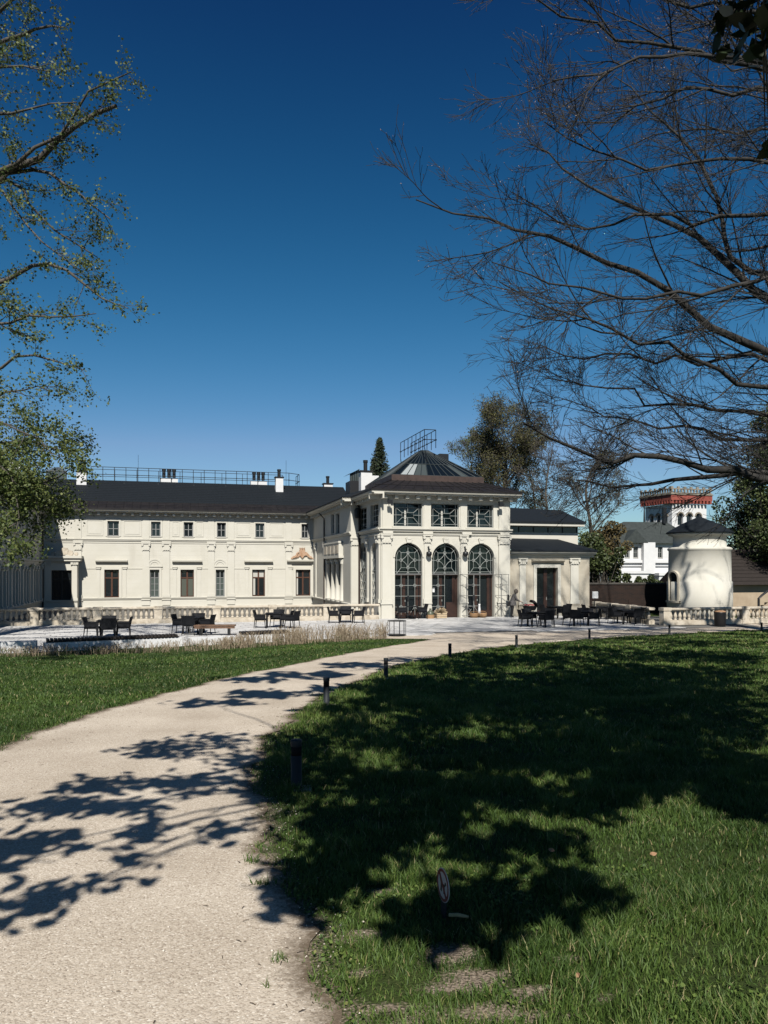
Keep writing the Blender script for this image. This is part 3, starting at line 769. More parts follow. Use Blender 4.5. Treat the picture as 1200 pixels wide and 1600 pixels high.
# ---- projecting bay and return wing on the far left
BAYV = WV - 1.0
BAY = Fr((0, BAYV, 0), (1, 0, 0), (0, -1, 0))
ba, bb = ru(64, BAYV), ru(121, BAYV)
wa, wb = ru(80, BAYV), ru(112, BAYV)
bz0, bz1 = rz(938, wa, BAYV), rz(891, wa, BAYV); bt = rz(876, wa, BAYV)
wall('bay_wall', BAY, ba, bb, -0.5, bt, [(wa, wb, bz0, bz1)], STUCCO_P)
win(BAY, wa, wb, bz0, bz1, 'cross', 0.22, BLACK_MET, GLASS)
part('bay_cheek', STUCCO_P, lambda m: m.quad((bb, BAYV, -0.5), (bb, WV, -0.5), (bb, WV, bt), (bb, BAYV, bt)))
part('bay_hood', STUCCO_P, lambda m: (m.box(ba, bb + 0.22, bt - 0.03, bt + 0.18, -1.0, 0.22, BAY), m.box(ba, bb + 0.32, bt + 0.18, bt + 0.36, -1.0, 0.34, BAY)))
for sc in ((ba + wa) / 2 + 0.1, (wb + bb) / 2): pilaster(BAY, sc, 0.36, bz0 - 0.05, bt - 0.05, 0.06, 0.3)
course(BAY, ba, bb, bz0 - 0.05, 0.08, 0.12)
part('bay_crest', STONE, lambda m: [m.prism([(sc + r * math.cos(t), bt + 0.46 + z + r * math.sin(t)) for t in np.arange(0, 6.2, 0.9)], BAY, -0.3, -0.05) for sc, z, r in ((wa + 0.9, 0.25, 0.3), (wa + 0.5, 0.1, 0.22), (wa + 1.3, 0.1, 0.22), (wa + 0.1, 0.05, 0.14), (wa + 1.7, 0.05, 0.14))])
RETU = ba + 0.02
RET = Fr((RETU, 0, 0), (0, 1, 0), (1, 0, 0))        # s = v, faces right
r0, r1 = -1.0, WV - 0.2
rh = []
for k in range(5):
    vb = rv(6 + k * 22, RETU) if False else (WV - 3.0 - k * 3.6)
    for j in range(3): rh.append((vb - 1.25 + j * 1.0 - 0.36, vb - 1.25 + j * 1.0 + 0.36, bz0 - 0.1, bz1 - 0.05))
for k in range(5): rh.append((WV - 3.5 - k * 3.6, WV - 2.7 - k * 3.6, UZ0, UZ1 + 0.1))
wall('return_wing_wall', RET, WV - 26.0, WV, -0.6, ZCOR - 0.25, rh, STUCCO_P)
for h in rh: win(RET, *h[:4], 'cross', 0.22, WOOD_BR, GLASS)
for k in range(6): pilaster(RET, WV - 1.3 - k * 3.6, 0.42, ZSILL - 0.2, bz1 + 0.45, 0.10, 0.4)
for k in range(10): pilaster(RET, WV - 3.0 - 3.6 * (k // 2) - 0.75 + (k % 2) * 1.0, 0.2, ZSILL - 0.2, bz1 + 0.3, 0.07, 0.3)
course(RET, WV - 26, WV, bz1 + 0.75, 0.22, 0.3); course(RET, WV - 26, WV, ZSILL - 0.1, 0.14, 0.2); course(RET, WV - 26, WV, ZMID, 0.12, 0.16)
cornice(RET, WV - 26.4, WV - 0.5, ZCOR, 0.72, 0.46); modillions(RET, WV - 26, WV - 1, ZCOR - 0.3, 0.6, 0.4)
part('return_end_wall', STUCCO_P, lambda m: m.quad((RETU, WV - 26, -0.6), (RETU - 9, WV - 26, -0.6), (RETU - 9, WV - 26, 7.3), (RETU, WV - 26, 7.3)))
part('return_roof', SLATE, lambda m: m.add([(RETU + 0.74, WV - 26.6, 7.53), (RETU + 0.74, WV + 1.2, 7.53), (RETU - 9.6, WV + 1.2, 7.53), (RETU - 9.6, WV - 26.6, 7.53), (RETU - 4.4, WV - 21, 10.2), (RETU - 4.4, WV + 5, 10.2)], [(0, 1, 5, 4), (1, 2, 5), (2, 3, 4, 5), (3, 0, 4), (0, 3, 2, 1)]))
part('rain_pipe', PIPE, lambda m: m.tube([RET.p(WV - 1.05, -0.3, 0.12), RET.p(WV - 1.05, 7.0, 0.12)], 0.06, 8))
chimney(20, 22, 722, 740, WV + 2.5, 1, 0.5)
def lantern(m):
    v = RV + 1; a, b = ru(72, v), ru(104, v); z0 = 10.2
    for k in range(6):
        s = a + (b - a) * k / 5; m.tube([(s, v, z0), (s, v, z0 + 0.8)], 0.03, 4); m.tube([(s, v, z0 + 0.8), ((s * 0.6 + 0.4 * (a + b) / 2), v + 1, z0 + 1.25)], 0.03, 4)
    m.tube([(a, v, z0 + 0.8), (b, v, z0 + 0.8)], 0.03, 4)
lo = part('roof_lantern', LATT_D, lantern)
v = RV + 1; a_, b_ = ru(72, v), ru(104, v)
MB().quad((a_, v + 0.02, 10.2), (b_, v + 0.02, 10.2), (b_, v + 0.02, 11.0), (a_, v + 0.02, 11.0)).build('pane', GLASS_ST, lo)
MB().quad((a_, v + 0.02, 11.0), (b_, v + 0.02, 11.0), (b_ - 0.7, v + 1, 11.45), (a_ + 0.7, v + 1, 11.45)).build('pane', GLASS_ST, lo)
# ------------------------------------------------------------------ corner pavilion
UR = ru(797, 0)
def C0(px): return ru(px, 0)
um = C0(690)
AZ = rz(849, um, 0); PW0, PW1 = rz(823.5, um, 0), rz(787, um, 0); PM = rz(827.5, um, 0)
arches = [(C0(617), C0(660)), (C0(675), C0(717.5)), (C0(731), C0(772))]
uppers = [(C0(615), C0(660)), (C0(673), C0(717)), (C0(729), C0(771))]
ph = [(a, b, 0.0, AZ, 'arch') for a, b in arches] + [(a, b, PW0, PW1) for a, b in uppers]
wall('pavilion_front', FRONT, 0, UR, -0.3, ZCOR - 0.2, ph, STUCCO, 0.42)

def ring(m, fr, s, z, r, d, tr=0.02, n=12):
    pts = [fr.p(s + r * math.cos(2 * PI * k / n), z + r * math.sin(2 * PI * k / n), d) for k in range(n + 1)]
    m.tube(pts, tr, 5, False)
def line(m, fr, pts, d, tr=0.02): m.tube([fr.p(a, z, d) for a, z in pts], tr, 5)

def arch_lattice(m, fr, a, b, zb, zt, d, tr=0.021):
    w = b - a; k = w / 220.0; c = (a + b) / 2; R = w / 2; zs = zt - R
    X = lambda x: c + (x - 295) * k
    Z = lambda y: zs + (452 - y) * k
    line(m, fr, [(c, zb), (c, zt - 0.02)], d, tr)
    zl = zb
    ri = R - 20 * k
    line(m, fr, [(c - ri, zl)] + [(c - ri * math.cos(PI * t / 18), zs + ri * math.sin(PI * t / 18)) for t in range(19)] + [(c + ri, zl)], d, tr)
    q = [(X(240), Z(415)), (X(350), Z(415)), (X(350), Z(530)), (X(240), Z(530))]
    line(m, fr, q + [q[0]], d, tr)
    nodes = [(X(295), Z(415)), (X(350), Z(472)), (X(295), Z(530)), (X(240), Z(472))]
    for s, z in nodes: ring(m, fr, s, z, 11 * k, d, tr)
    ring(m, fr, X(295), Z(575), 9 * k, d, tr)
    cc = (X(295), Z(472))
    for i in range(4):
        p0, p1 = nodes[i], nodes[(i + 1) % 4]
        mid = ((p0[0] + p1[0]) / 2 * 0.55 + cc[0] * 0.45, (p0[1] + p1[1]) / 2 * 0.55 + cc[1] * 0.45)
        pts = []
        for t in range(7):
            t /= 6; pts.append(tuple((1 - t) ** 2 * p0[j] + 2 * t * (1 - t) * mid[j] + t * t * p1[j] for j in (0, 1)))
        line(m, fr, pts, d, tr)
    line(m, fr, [(a + 0.02, Z(472)), (X(229), Z(472))], d, tr); line(m, fr, [(X(361), Z(472)), (b - 0.02, Z(472))], d, tr)
    for (s, z), (s2, z2) in zip(q, [(X(212), Z(388)), (X(378), Z(388)), (X(384), Z(575)), (X(206), Z(575))]): line(m, fr, [(s, z), (s2, z2)], d, tr)
    line(m, fr, [(a, Z(562)), (b, Z(562))], d, tr)
def gate_lattice(m, fr, a, b, zb, zt, d, tr=0.021, cols_=2):
    w = b - a; h = zt - zb
    for t in np.linspace(0, 1, cols_ * 2 + 1):
        s = a + w * t
        if t in (0, 1): s = a + 0.02 if t == 0 else b - 0.02
        line(m, fr, [(s, zb), (s, zt)], d, tr)
    for q in (0.03, 0.25, 0.5, 0.75, 1.0): line(m, fr, [(a, zb + h * q), (b, zb + h * q)], d, tr)
    for i in range(cols_):
        s = a + w * (2 * i + 1) / (cols_ * 2)
        for q in (0.25, 0.75): ring(m, fr, s, zb + h * q, 0.085, d, tr)
        line(m, fr, [(s - 0.06, zb + h * 0.25 - 0.06), (s - w / (cols_ * 2) + 0.02, zb + 0.1)], d, tr); line(m, fr, [(s + 0.06, zb + h * 0.25 - 0.06), (s + w / (cols_ * 2) - 0.02, zb + 0.1)], d, tr)

ZT = rz(897, um, 0)
for k, (a, b) in enumerate(arches):
    R = (b - a) / 2; c = (a + b) / 2; zs = AZ - R
    fr = FRONT
    o = part('arched_window', LATT, lambda m: arch_lattice(m, fr, a, b, ZT, AZ, -0.16, 0.0145))
    N = 16
    poly = [(a, ZT)] + [(c - R * math.cos(PI * t / N), zs + R * math.sin(PI * t / N)) for t in range(N + 1)] + [(b, ZT)]
    pb = MB(); pb.add([fr.p(s, z, -0.30) for s, z in poly], [tuple(range(len(poly)))]); pb.build('pane', GLASS_T, o)
    # glazed timber doors behind the steel gates
    dr = part('glazed_door', DOOR_BR, lambda m: [m.box(s0, s1, 0.05, ZT, -0.40, -0.31, fr) for s0, s1 in ((a, a + 0.09), (c - 0.30, c - 0.12), (b - 0.34, b - 0.16), (b - 0.09, b))] + [m.box(a + 0.09, b - 0.09, ZT - 0.10, ZT, -0.395, -0.315, fr), m.box(a + 0.09, b - 0.09, 0.05, 0.45, -0.393, -0.317, fr)])
    MB().quad(fr.p(a, 0.05, -0.36), fr.p(b, 0.05, -0.36), fr.p(b, ZT, -0.36), fr.p(a, ZT, -0.36)).build('pane', GLASS, dr)
    MB().box(c - 0.16, c - 0.13, 1.0, 1.12, -0.31, -0.25, fr).build('handle', LATT, dr)
    part('transom', LATT_D, lambda m: m.box(a, b, ZT - 0.035, ZT + 0.035, -0.2, -0.1, fr), o)
    mid = c
    if k == 0:
        g = part('steel_gate', LATT, lambda m: gate_lattice(m, fr, a, b, 0.08, ZT - 0.04, -0.14, 0.0135, 2))
        MB().box(c - 0.05, c + 0.06, 1.05, 1.35, -0.18, -0.1, fr).build('gate_lock', BLACK_MET, g)
    else:
        part('steel_gate', LATT, lambda m: gate_lattice(m, fr, a, c, 0.08, ZT - 0.04, -0.14, 0.0135, 1))
        ang = rad(28 if k == 1 else 38)
        lf = Fr(fr.p(b + 0.02, 0, 0.03), Vector((math.cos(ang), -math.sin(ang), 0)), Vector((-math.sin(ang), -math.cos(ang), 0)))
        g = part('steel_gate', LATT_D, lambda m: gate_lattice(m, lf, 0, 0.88, 0.08, ZT - 0.02, 0.0, 0.015, 1))
        MB().box(0.80, 0.9, 1.05, 1.4, -0.04, 0.06, lf).build('gate_lock', BLACK_MET, g)
        if k == 1:   # open wooden door leaf with its lower panel, and a notice on the glass
            part('open_door', DOOR_BR, lambda m: (m.box(c + 0.12, b - 0.06, 0.06, 0.95, -0.30, -0.24, fr), m.box(b - 0.22, b - 0.08, 0.95, 2.3, -0.30, -0.24, fr)))
            part('notice', WHITE, lambda m: m.box(a + 0.14, a + 0.28, 1.55, 1.80, -0.35, -0.34, fr))
for a, b in uppers:
    c = (a + b) / 2; w = b - a; h = PW1 - PW0
    def ul(m):
        fr = FRONT; d = -0.14; tr = 0.0135
        X = lambda x: a + (x - 180) / 225 * w
        Z = lambda y: PW0 + (212 - y) / 184 * h
        for x in (203, 383): line(m, fr, [(X(x), PW0), (X(x), PW1)], d, tr)
        for y in (65, 190): line(m, fr, [(a, Z(y)), (b, Z(y))], d, tr)
        q = [(250, 103), (340, 103), (340, 142), (250, 142)]; o4 = [(203, 65), (383, 65), (383, 190), (203, 190)]
        line(m, fr, [(X(x), Z(y)) for x, y in q + [q[0]]], d, tr)
        for p, r in zip(q, o4): line(m, fr, [(X(p[0]), Z(p[1])), (X(r[0]), Z(r[1]))], d, tr)
        line(m, fr, [(X(295), PW1), (X(295), Z(103))], d, tr); line(m, fr, [(X(295), Z(142)), (X(295), PW0)], d, tr)
        line(m, fr, [(a, Z(122)), (X(250), Z(122))], d, tr); line(m, fr, [(X(340), Z(122)), (b, Z(122))], d, tr)
        for s0, s1, z0, z1 in ((a, a + 0.04, PW0, PW1), (b - 0.04, b, PW0, PW1), (a + 0.04, b - 0.04, PW0, PW0 + 0.04), (a + 0.04, b - 0.04, PW1 - 0.04, PW1)): m.box(s0, s1, z0, z1, -0.2, -0.12, fr)
    o = part('lattice_window', LATT, ul)
    MB().quad(*[FRONT.p(s, z, -0.26) for s, z in ((a, PW0), (b, PW0), (b, PW1), (a, PW1))]).build('pane', GLASS_T, o)
    MB().box(c - 0.16, c - 0.05, PW0 + 0.02, PW1 - 0.35, -0.255, -0.245, FRONT).build('curtain_or_reflection', BLIND_REFL, o)  # pale strip painted in as a sky reflection on the pane
    MB().box(a - 0.08, b + 0.08, PW0 - 0.07, PW0, -0.2, 0.08, FRONT).build('sill', STUCCO_P, o)
# corner piers, pilasters, courses
for a, b in ((0.0, C0(614) - 0.08), (C0(776) + 0.05, UR)):
    s = (a + b) / 2
    pilaster(FRONT, s, b - a - 0.12, 0.95, PM - 0.32, 0.10, 0.55, 'corner_pilaster')
    part('pedestal', STUCCO_P, lambda m: (m.box(a + 0.0, b, -0.2, 0.88, -0.01, 0.14, FRONT), m.box(a - 0.05, b + 0.05, 0.88, 0.95, -0.01, 0.19, FRONT)))
    part('attic_pier', STUCCO_P, lambda m: m.box(a + 0.08, b - 0.08, PM + 0.06, ZCOR - 0.48, -0.01, 0.07, FRONT))
for a, b in ((arches[0][1], arches[1][0]), (arches[1][1], arches[2][0])):
    s = (a + b) / 2
    pilaster(FRONT, s, 0.40, 0.95, PM - 0.32, 0.06, 0.5)
    part('pedestal', STUCCO_P, lambda m: (m.box(s - 0.24, s + 0.24, -0.2, 0.88, -0.01, 0.10, FRONT), m.box(s - 0.27, s + 0.27, 0.88, 0.95, -0.01, 0.14, FRONT)))
    part('attic_pier', STUCCO_P, lambda m: m.box(s - 0.22, s + 0.22, PM + 0.06, ZCOR - 0.48, -0.01, 0.05, FRONT))
    def lamp(m):
        z = rz(866, s, 0)
        m.tube([FRONT.p(s + 0.02, z + 0.42, 0.05), FRONT.p(s + 0.02, z + 0.45, 0.22), FRONT.p(s + 0.02, z + 0.32, 0.28)], 0.03, 6)
        c = FRONT.p(s + 0.02, z, 0.28)
        m.lathe([(0.03, 0.32), (0.10, 0.28), (0.04, 0.24), (0.06, 0.16), (0.16, 0.12), (0.17, -0.02), (0.11, -0.12), (0.02, -0.15)], c, 12)
    part('wall_lamp', BLACK_MET, lamp, None, True)
for a, b in arches:
    c = (a + b) / 2; R = (b - a) / 2; zs = AZ - R
    def arv(m):
        N = 18
        for t in range(N):
            t0, t1 = PI * t / N, PI * (t + 1) / N
            P = lambda r, t_: (c + r * math.cos(t_), zs + r * math.sin(t_))
            m.prism([P(R + 0.0, t0), P(R + 0.11, t0), P(R + 0.11, t1), P(R + 0.0, t1)], FRONT, -0.01, 0.045)
        m.prism([(c - 0.14, AZ + 0.02), (c + 0.14, AZ + 0.02), (c + 0.20, AZ + 0.30), (c - 0.20, AZ + 0.30)], FRONT, -0.01, 0.13)
        m.prism([(c + 0.15 * math.cos(t), AZ + 0.30 + 0.1 * math.sin(t)) for t in np.arange(0, 6.2, 0.7)], FRONT, -0.01, 0.15)
    part('archivolt', STUCCO_P, arv)
course(FRONT, -0.1, UR + 0.1, PM + 0.06, 0.2, 0.2); course(FRONT, -0.02, UR + 0.02, PM - 0.26, 0.08, 0.1); course(FRONT, 0.0, UR, PW1 + 0.22, 0.05, 0.08)
for s in np.linspace(0.4, UR - 0.4, 4): part('corbel', STUCCO_P, lambda m: m.box(s - 0.3, s + 0.3, PM - 0.3, PM - 0.14, -0.01, 0.16, FRONT))
OV = 0.72
cornice(FRONT, -OV, UR + 0.45, ZCOR, OV, 0.5)
modillions(FRONT, 0.2, UR - 0.1, ZCOR - 0.32, 0.62, 0.4)
for s in (C0(606), C0(778)):
    fl = part('floodlight', BLACK_MET, lambda m: (m.box(s - 0.14, s + 0.14, ZCOR - 0.80, ZCOR - 0.56, 0.42, 0.56, FRONT), m.tube([FRONT.p(s, ZCOR - 0.5, 0.02), FRONT.p(s, ZCOR - 0.68, 0.42)], 0.025, 5)))
part('right_wall', STUCCO_P, lambda m: m.quad((UR, 0, -0.3), (UR, 14, -0.3), (UR, 14, 7.4), (UR, 0, 7.4)))

# ---- pavilion side towards the wing
SV = 5.1
sw = []
for x0, x1 in ((579.5, 590.5), (561, 572)):
    va, vb = rv(x0, 0), rv(x1, 0); a, b = -max(va, vb), -min(va, vb); vm = (va + vb) / 2
    sw.append((a, b, rz(946, 0, vm), rz(848, 0, vm), 'arch')); sw.append((a - 0.22, b + 0.12, PW0, PW1))
sw = [h for h in sw if h[1] < -0.2]
wall('pavilion_side', SIDE, -SV, 0, -0.3, ZCOR - 0.2, sw, STUCCO_P, 0.4)
for h in sw:
    a, b, z0, z1 = h[:4]
    if len(h) > 4:
        R = (b - a) / 2; c = (a + b) / 2; zs = z1 - R
        o = part('arched_window', LATT, lambda m: (arch_lattice(m, SIDE, a, b, ZT, z1, -0.10, 0.018), gate_lattice(m, SIDE, a, b, z0, ZT, -0.10, 0.018, 2)))
        poly = [(a, z0)] + [(c - R * math.cos(PI * t / 12), zs + R * math.sin(PI * t / 12)) for t in range(13)] + [(b, z0)]
        pb = MB(); pb.add([SIDE.p(s, z, -0.3) for s, z in poly], [tuple(range(len(poly)))]); pb.build('pane', GLASS_T, o)
    else:
        o = part('lattice_window', LATT, lambda m: (gate_lattice(m, SIDE, a, b, z0, z1, -0.1, 0.02, 1),))
        MB().quad(*[SIDE.p(s, z, -0.26) for s, z in ((a, z0), (b, z0), (b, z1), (a, z1))]).build('pane', GLASS_T, o)
course(SIDE, -SV, 0.1, PM + 0.06, 0.2, 0.2); course(SIDE, -SV, 0, PM - 0.26, 0.08, 0.1)
cornice(SIDE, -SV - 0.3, OV - 0.01, ZCOR - 0.002, OV, 0.5); modillions(SIDE, -SV + 0.3, -0.2, ZCOR - 0.32, 0.62, 0.4)
for px in (555, 575): pilaster(SIDE, -rv(px, 0), 0.34, 0.9, PM - 0.32, 0.08, 0.5)
pilaster(SIDE, -0.42, 0.62, 0.95, PM - 0.32, 0.09, 0.55)
part('pedestal', STUCCO_P, lambda m: m.box(-0.8, 0.0, -0.2, 0.88, -0.01, 0.13, SIDE))

# ---- connecting block behind the pavilion
P2 = Fr((0, SV, 0), (1, 0, 0), (0, -1, 0))
part('pier_face', STUCCO_P, lambda m: m.quad(P2.p(-0.62, -0.3, 0), P2.p(0, -0.3, 0), P2.p(0, ZCOR - 0.2, 0), P2.p(-0.62, ZCOR - 0.2, 0)))
pilaster(P2, -0.34, 0.50, 0.6, PM - 0.3, 0.06, 0.55)
def sv(px): return -rv(px, -0.62)
def hole2(x0, x1, y0, y1):
    a, b = sorted((sv(x0), sv(x1))); vm = -(a + b) / 2
    return (a, b, rz(y1, -0.62, vm), rz(y0, -0.62, vm))
bw = [hole2(524.5, 530.5, 802, 834), hole2(517, 522, 803, 834), hole2(505, 508, 813, 836)]
log = hole2(512.5, 536, 874, 938)
wall('block_wall', SIDE2, -WV, -SV, -0.5, ZCOR - 0.2, bw + [log], STUCCO_P, 0.25)
for h in bw: win(SIDE2, *h, 'small', 0.18, FRAME_GR, GLASS)
def loggia(m):
    a, b, z0, z1 = log; D = -1.6
    m.quad(SIDE2.p(a, z0, D), SIDE2.p(b, z0, D), SIDE2.p(b, z1, D), SIDE2.p(a, z1, D))
    for x in (a, b): m.quad(SIDE2.p(x, z0, -0.25), SIDE2.p(x, z1, -0.25), SIDE2.p(x, z1, D), SIDE2.p(x, z0, D))
    for z in (z0, z1): m.quad(SIDE2.p(a, z, -0.25), SIDE2.p(b, z, -0.25), SIDE2.p(b, z, D), SIDE2.p(a, z, D))
lg = part('loggia', STUCCO_P, loggia)
a, b, z0, z1 = log
for t in (0.22, 0.45, 0.68):
    s = a + (b - a) * t
    part('loggia_door', GLASS, lambda m: m.box(s - 0.42, s + 0.42, z0, z1 - 0.5, -1.59, -1.55, SIDE2), lg)
for t in (0.03, 0.36, 0.66, 0.97):
    s = a + (b - a) * t; c = SIDE2.p(s, z0, -0.02)
    part('column', STUCCO_P, lambda m: (m.lathe([(0.24, 0), (0.24, 0.12), (0.19, 0.16), (0.18, 1.0), (0.155, z1 - z0 - 0.36), (0.20, z1 - z0 - 0.32), (0.17, z1 - z0 - 0.28), (0.26, z1 - z0 - 0.1), (0.26, z1 - z0)], c, 14)), lg, True)
zbal = rz(869, -0.62, -(a + b) / 2)
bal = part('balcony', STUCCO_P, lambda m: (m.box(a - 0.3, b + 0.2, zbal - 0.16, zbal, -0.01, 0.34, SIDE2), m.box(a - 0.25, b + 0.0, zbal, zbal + 0.85, 0.18, 0.30, SIDE2), m.box(a - 0.3, b + 0.05, zbal + 0.85, zbal + 0.97, 0.14, 0.34, SIDE2), m.box(b - 0.12, b + 0.0, zbal, zbal + 0.85, -0.01, 0.18, SIDE2)))
part('balcony_relief', STONE, lambda m: [m.box(a + (b - a) * (k + 0.12) / 4, a + (b - a) * (k + 0.88) / 4, zbal + 0.15, zbal + 0.72, 0.295, 0.33, SIDE2) for k in range(4)], bal)
course(SIDE2, -WV, -SV + 0.1, PM + 0.06, 0.15, 0.18); course(SIDE2, -WV, -SV, z0 - 0.02, 0.16, 0.16)
cornice(SIDE2, -WV + 0.1, -SV + 0.5, ZCOR - 0.02, 0.66, 0.46); modillions(SIDE2, -WV + 0.8, -SV - 0.2, ZCOR - 0.34, 0.62, 0.36)
cornice(P2, -1.27, 0.0, ZCOR - 0.025, 0.5, 0.44)
for px in (508, 494): pilaster(SIDE2, sv(px), 0.4, z0, PM - 0.3, 0.08, 0.5)
part('rain_pipe', PIPE, lambda m: (m.tube([(-0.09, SV - 0.14, -0.2), (-0.09, SV - 0.14, 6.9), (-0.5, SV - 0.3, 7.3)], 0.065, 8)))
part('rain_pipe', PIPE, lambda m: m.tube([SIDE2.p(sv(509), 0.3, 0.13), SIDE2.p(sv(509), 6.7, 0.13), SIDE2.p(sv(509), 7.1, 0.5)], 0.05, 8))
part('flue_box', BLACK_MET, lambda m: m.lathe([(0.16, 0), (0.2, 0.1), (0.2, 0.5), (0.1, 0.65)], (-0.25, SV - 0.25, 6.2), 10))

# ---- pavilion roof with its glazed lantern roof
ez = ZCOR + 0.03
bu0, bu1, bv0, bv1 = ru(612, 1.7), ru(756, 1.7), 1.7, 8.4
bz = rz(752.5, (bu0 + bu1) / 2, bv0); tz = rz(743.5, (bu0 + bu1) / 2, bv0)
def proof(m):
    a0, a1, c0, c1 = -OV - 0.03, UR + 0.48, -OV - 0.03, 13.0
    m.add([(a0, c0, ez), (a1, c0, ez), (a1, c1, ez), (a0, c1, ez), (bu0, bv0, bz), (bu1, bv0, bz), (bu1, bv1, bz), (bu0, bv1, bz)], [(0, 1, 5, 4), (1, 2, 6, 5), (2, 3, 7, 6), (3, 0, 4, 7)])
    m.add([(a0, c0, ez - 0.1), (a1, c0, ez - 0.1), (a1, c0, ez), (a0, c0, ez)], [(0, 1, 2, 3)]); m.add([(a0, c1, ez - 0.1), (a0, c0, ez - 0.1), (a0, c0, ez), (a0, c1, ez)], [(0, 1, 2, 3)])
pr = part('pavilion_roof', METAL_BR, proof)
def pseams(m):
    n = 15
    for k in range(n + 1):
        t = k / n; a = Vector((-OV, -OV, ez + 0.02)).lerp(Vector((UR + 0.45, -OV, ez + 0.02)), t); b = Vector((bu0, bv0, bz + 0.02)).lerp(Vector((bu1, bv0, bz + 0.02)), t)
        m.tube([a, b], 0.022, 4)
    for k in range(n + 1):
        t = k / n; a = Vector((-OV, -OV, ez + 0.02)).lerp(Vector((-OV, 13, ez + 0.02)), t); b = Vector((bu0, bv0, bz + 0.02)).lerp(Vector((bu0, bv1, bz + 0.02)), t)
        m.tube([a, b], 0.022, 4)
    m.tube([(-0.5, -0.42, ez + 0.28), (UR + 0.3, -0.42, ez + 0.28)], 0.022, 4)
    for k in range(12):
        s = -0.5 + (UR + 0.8) * k / 11; m.box(s - 0.02, s + 0.02, ez + 0.1, ez + 0.3, -0.44, -0.40)
tag(part('roof_seams', METAL_BR, pseams, pr), None, None, None, 'stuff')
part('skylight_kerb', COPPER, lambda m: m.bx(bu0, bu1, bv0, bv1, bz - 0.3, tz), pr)
apu, apz = (bu0 + bu1) / 2, rz(707, (bu0 + bu1) / 2, 5.0)
T0, T1 = Vector((apu - 0.25, 4.4, apz)), Vector((apu + 0.25, 4.4, apz)); T2, T3 = Vector((apu + 0.25, 5.7, apz)), Vector((apu - 0.25, 5.7, apz))
B0, B1, B2, B3 = Vector((bu0 + 0.08, bv0 + 0.08, tz)), Vector((bu1 - 0.08, bv0 + 0.08, tz)), Vector((bu1 - 0.08, bv1 - 0.08, tz)), Vector((bu0 + 0.08, bv1 - 0.08, tz))
def bars(m):
    for (p, q, P, Q, n) in ((B0, B1, T0, T1, 13), (B3, B0, T3, T0, 11), (B1, B2, T1, T2, 11), (B2, B3, T2, T3, 13)):
        for k in range(n + 1):
            t = k / n; m.tube([p.lerp(q, t), P.lerp(Q, t)], 0.045 if k in (0, n) else 0.028, 4)
        for h in (0.0, 0.45, 1.0): m.tube([p.lerp(P, h), q.lerp(Q, h)], 0.03, 4)
    m.bx(apu - 0.27, apu + 0.27, 4.38, 5.72, apz - 0.02, apz + 0.06)
sk = part('skylight', M('skylight_bars', (0.035, 0.045, 0.048), rough=0.45, spec=0.5), bars)
R_ = random.Random(9)
for fi, (p, q, P, Q, n) in enumerate(((B0, B1, T0, T1, 13), (B3, B0, T3, T0, 11), (B1, B2, T1, T2, 11), (B2, B3, T2, T3, 13))):
    for k in range(n):
        for h0, h1 in ((0.0, 0.45), (0.45, 1.0)):
            g = lambda t, h: p.lerp(q, t).lerp(P.lerp(Q, t), h)
            nrm = (q - p).cross(P - p).normalized() * -0.012
            mt = GLASS_S
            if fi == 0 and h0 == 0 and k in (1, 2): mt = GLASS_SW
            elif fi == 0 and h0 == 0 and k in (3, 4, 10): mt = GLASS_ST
            MB().quad(g(k / n, h0) + nrm, g((k + 1) / n, h0) + nrm, g((k + 1) / n, h1) + nrm, g(k / n, h1) + nrm).build('pane', mt, sk)
def toprail(m):
    z = apz + 0.05
    for du in (-0.38, 0.38): rail_run(m, [(apu + du, 3.3, z), (apu + du, 8.6, z)], 1.15, 0.9, 0.025)
    rail_run(m, [(apu - 0.38, 3.3, z), (apu + 0.38, 3.3, z)], 1.15, 0.9, 0.025)
    for v_ in (3.3, 8.6): m.tube([(apu - 0.38, v_, z), (apu - 0.2, v_, z - 1.6 if v_ > 5 else z - 0.9)], 0.03, 5)
part('roof_railing', BLACK_MET, toprail)
# hip roof of the connecting block
def broof(m):
    a0 = -0.62 - 0.70; e = ZCOR + 0.012
    m.add([(a0, SV - 0.55, e), (a0, WV + 3, e), (3.6, WV + 3, 9.75), (3.6, SV + 3.0, 9.2), (UR, SV + 3, 9.2), (UR, WV + 3, 9.75)], [(0, 3, 2, 1), (3, 4, 5, 2)])
    m.add([(a0, SV - 0.55, e), (a0, SV - 0.55, e - 0.1), (a0, WV + 3, e - 0.1), (a0, WV + 3, e)], [(0, 1, 2, 3)])
    m.add([(a0, SV - 0.55, e), (0.5, SV - 0.55, e), (3.6, SV + 3.0, 9.2)], [(0, 1, 2)])
part('block_roof', SLATE, broof)
chimney(571, 17, 738, 752, 9.0, 1, 0.75)
chimney(584, 12, 744, 750, 10.5, 0, 0.5, False)
def dormer(m):
    v = 11.0; a, b = ru(547, v), ru(561, v); z = rz(751, a, v)
    m.bx(a, b, v, v + 1.5, z - 1.2, z)
    m.add([(a - 0.15, v - 0.15, z + 0.45), (b + 0.1, v - 0.15, z + 0.85), (b + 0.1, v + 1.6, z + 0.85), (a - 0.15, v + 1.6, z + 0.45)], [(0, 1, 2, 3)])
    for k in range(5): s = a + (b - a) * k / 4; m.tube([(s, v, z), (s, v, z + 0.5 + 0.36 * k / 4)], 0.02, 4)
dm = part('dormer', BLACK_MET, dormer)
v = 11.0; a, b = ru(547, v), ru(561, v); z = rz(751, a, v)
MB().quad((a, v + 0.03, z), (b, v + 0.03, z), (b, v + 0.03, z + 0.86), (a, v + 0.03, z + 0.5)).build('pane', GLASS_ST, dm)
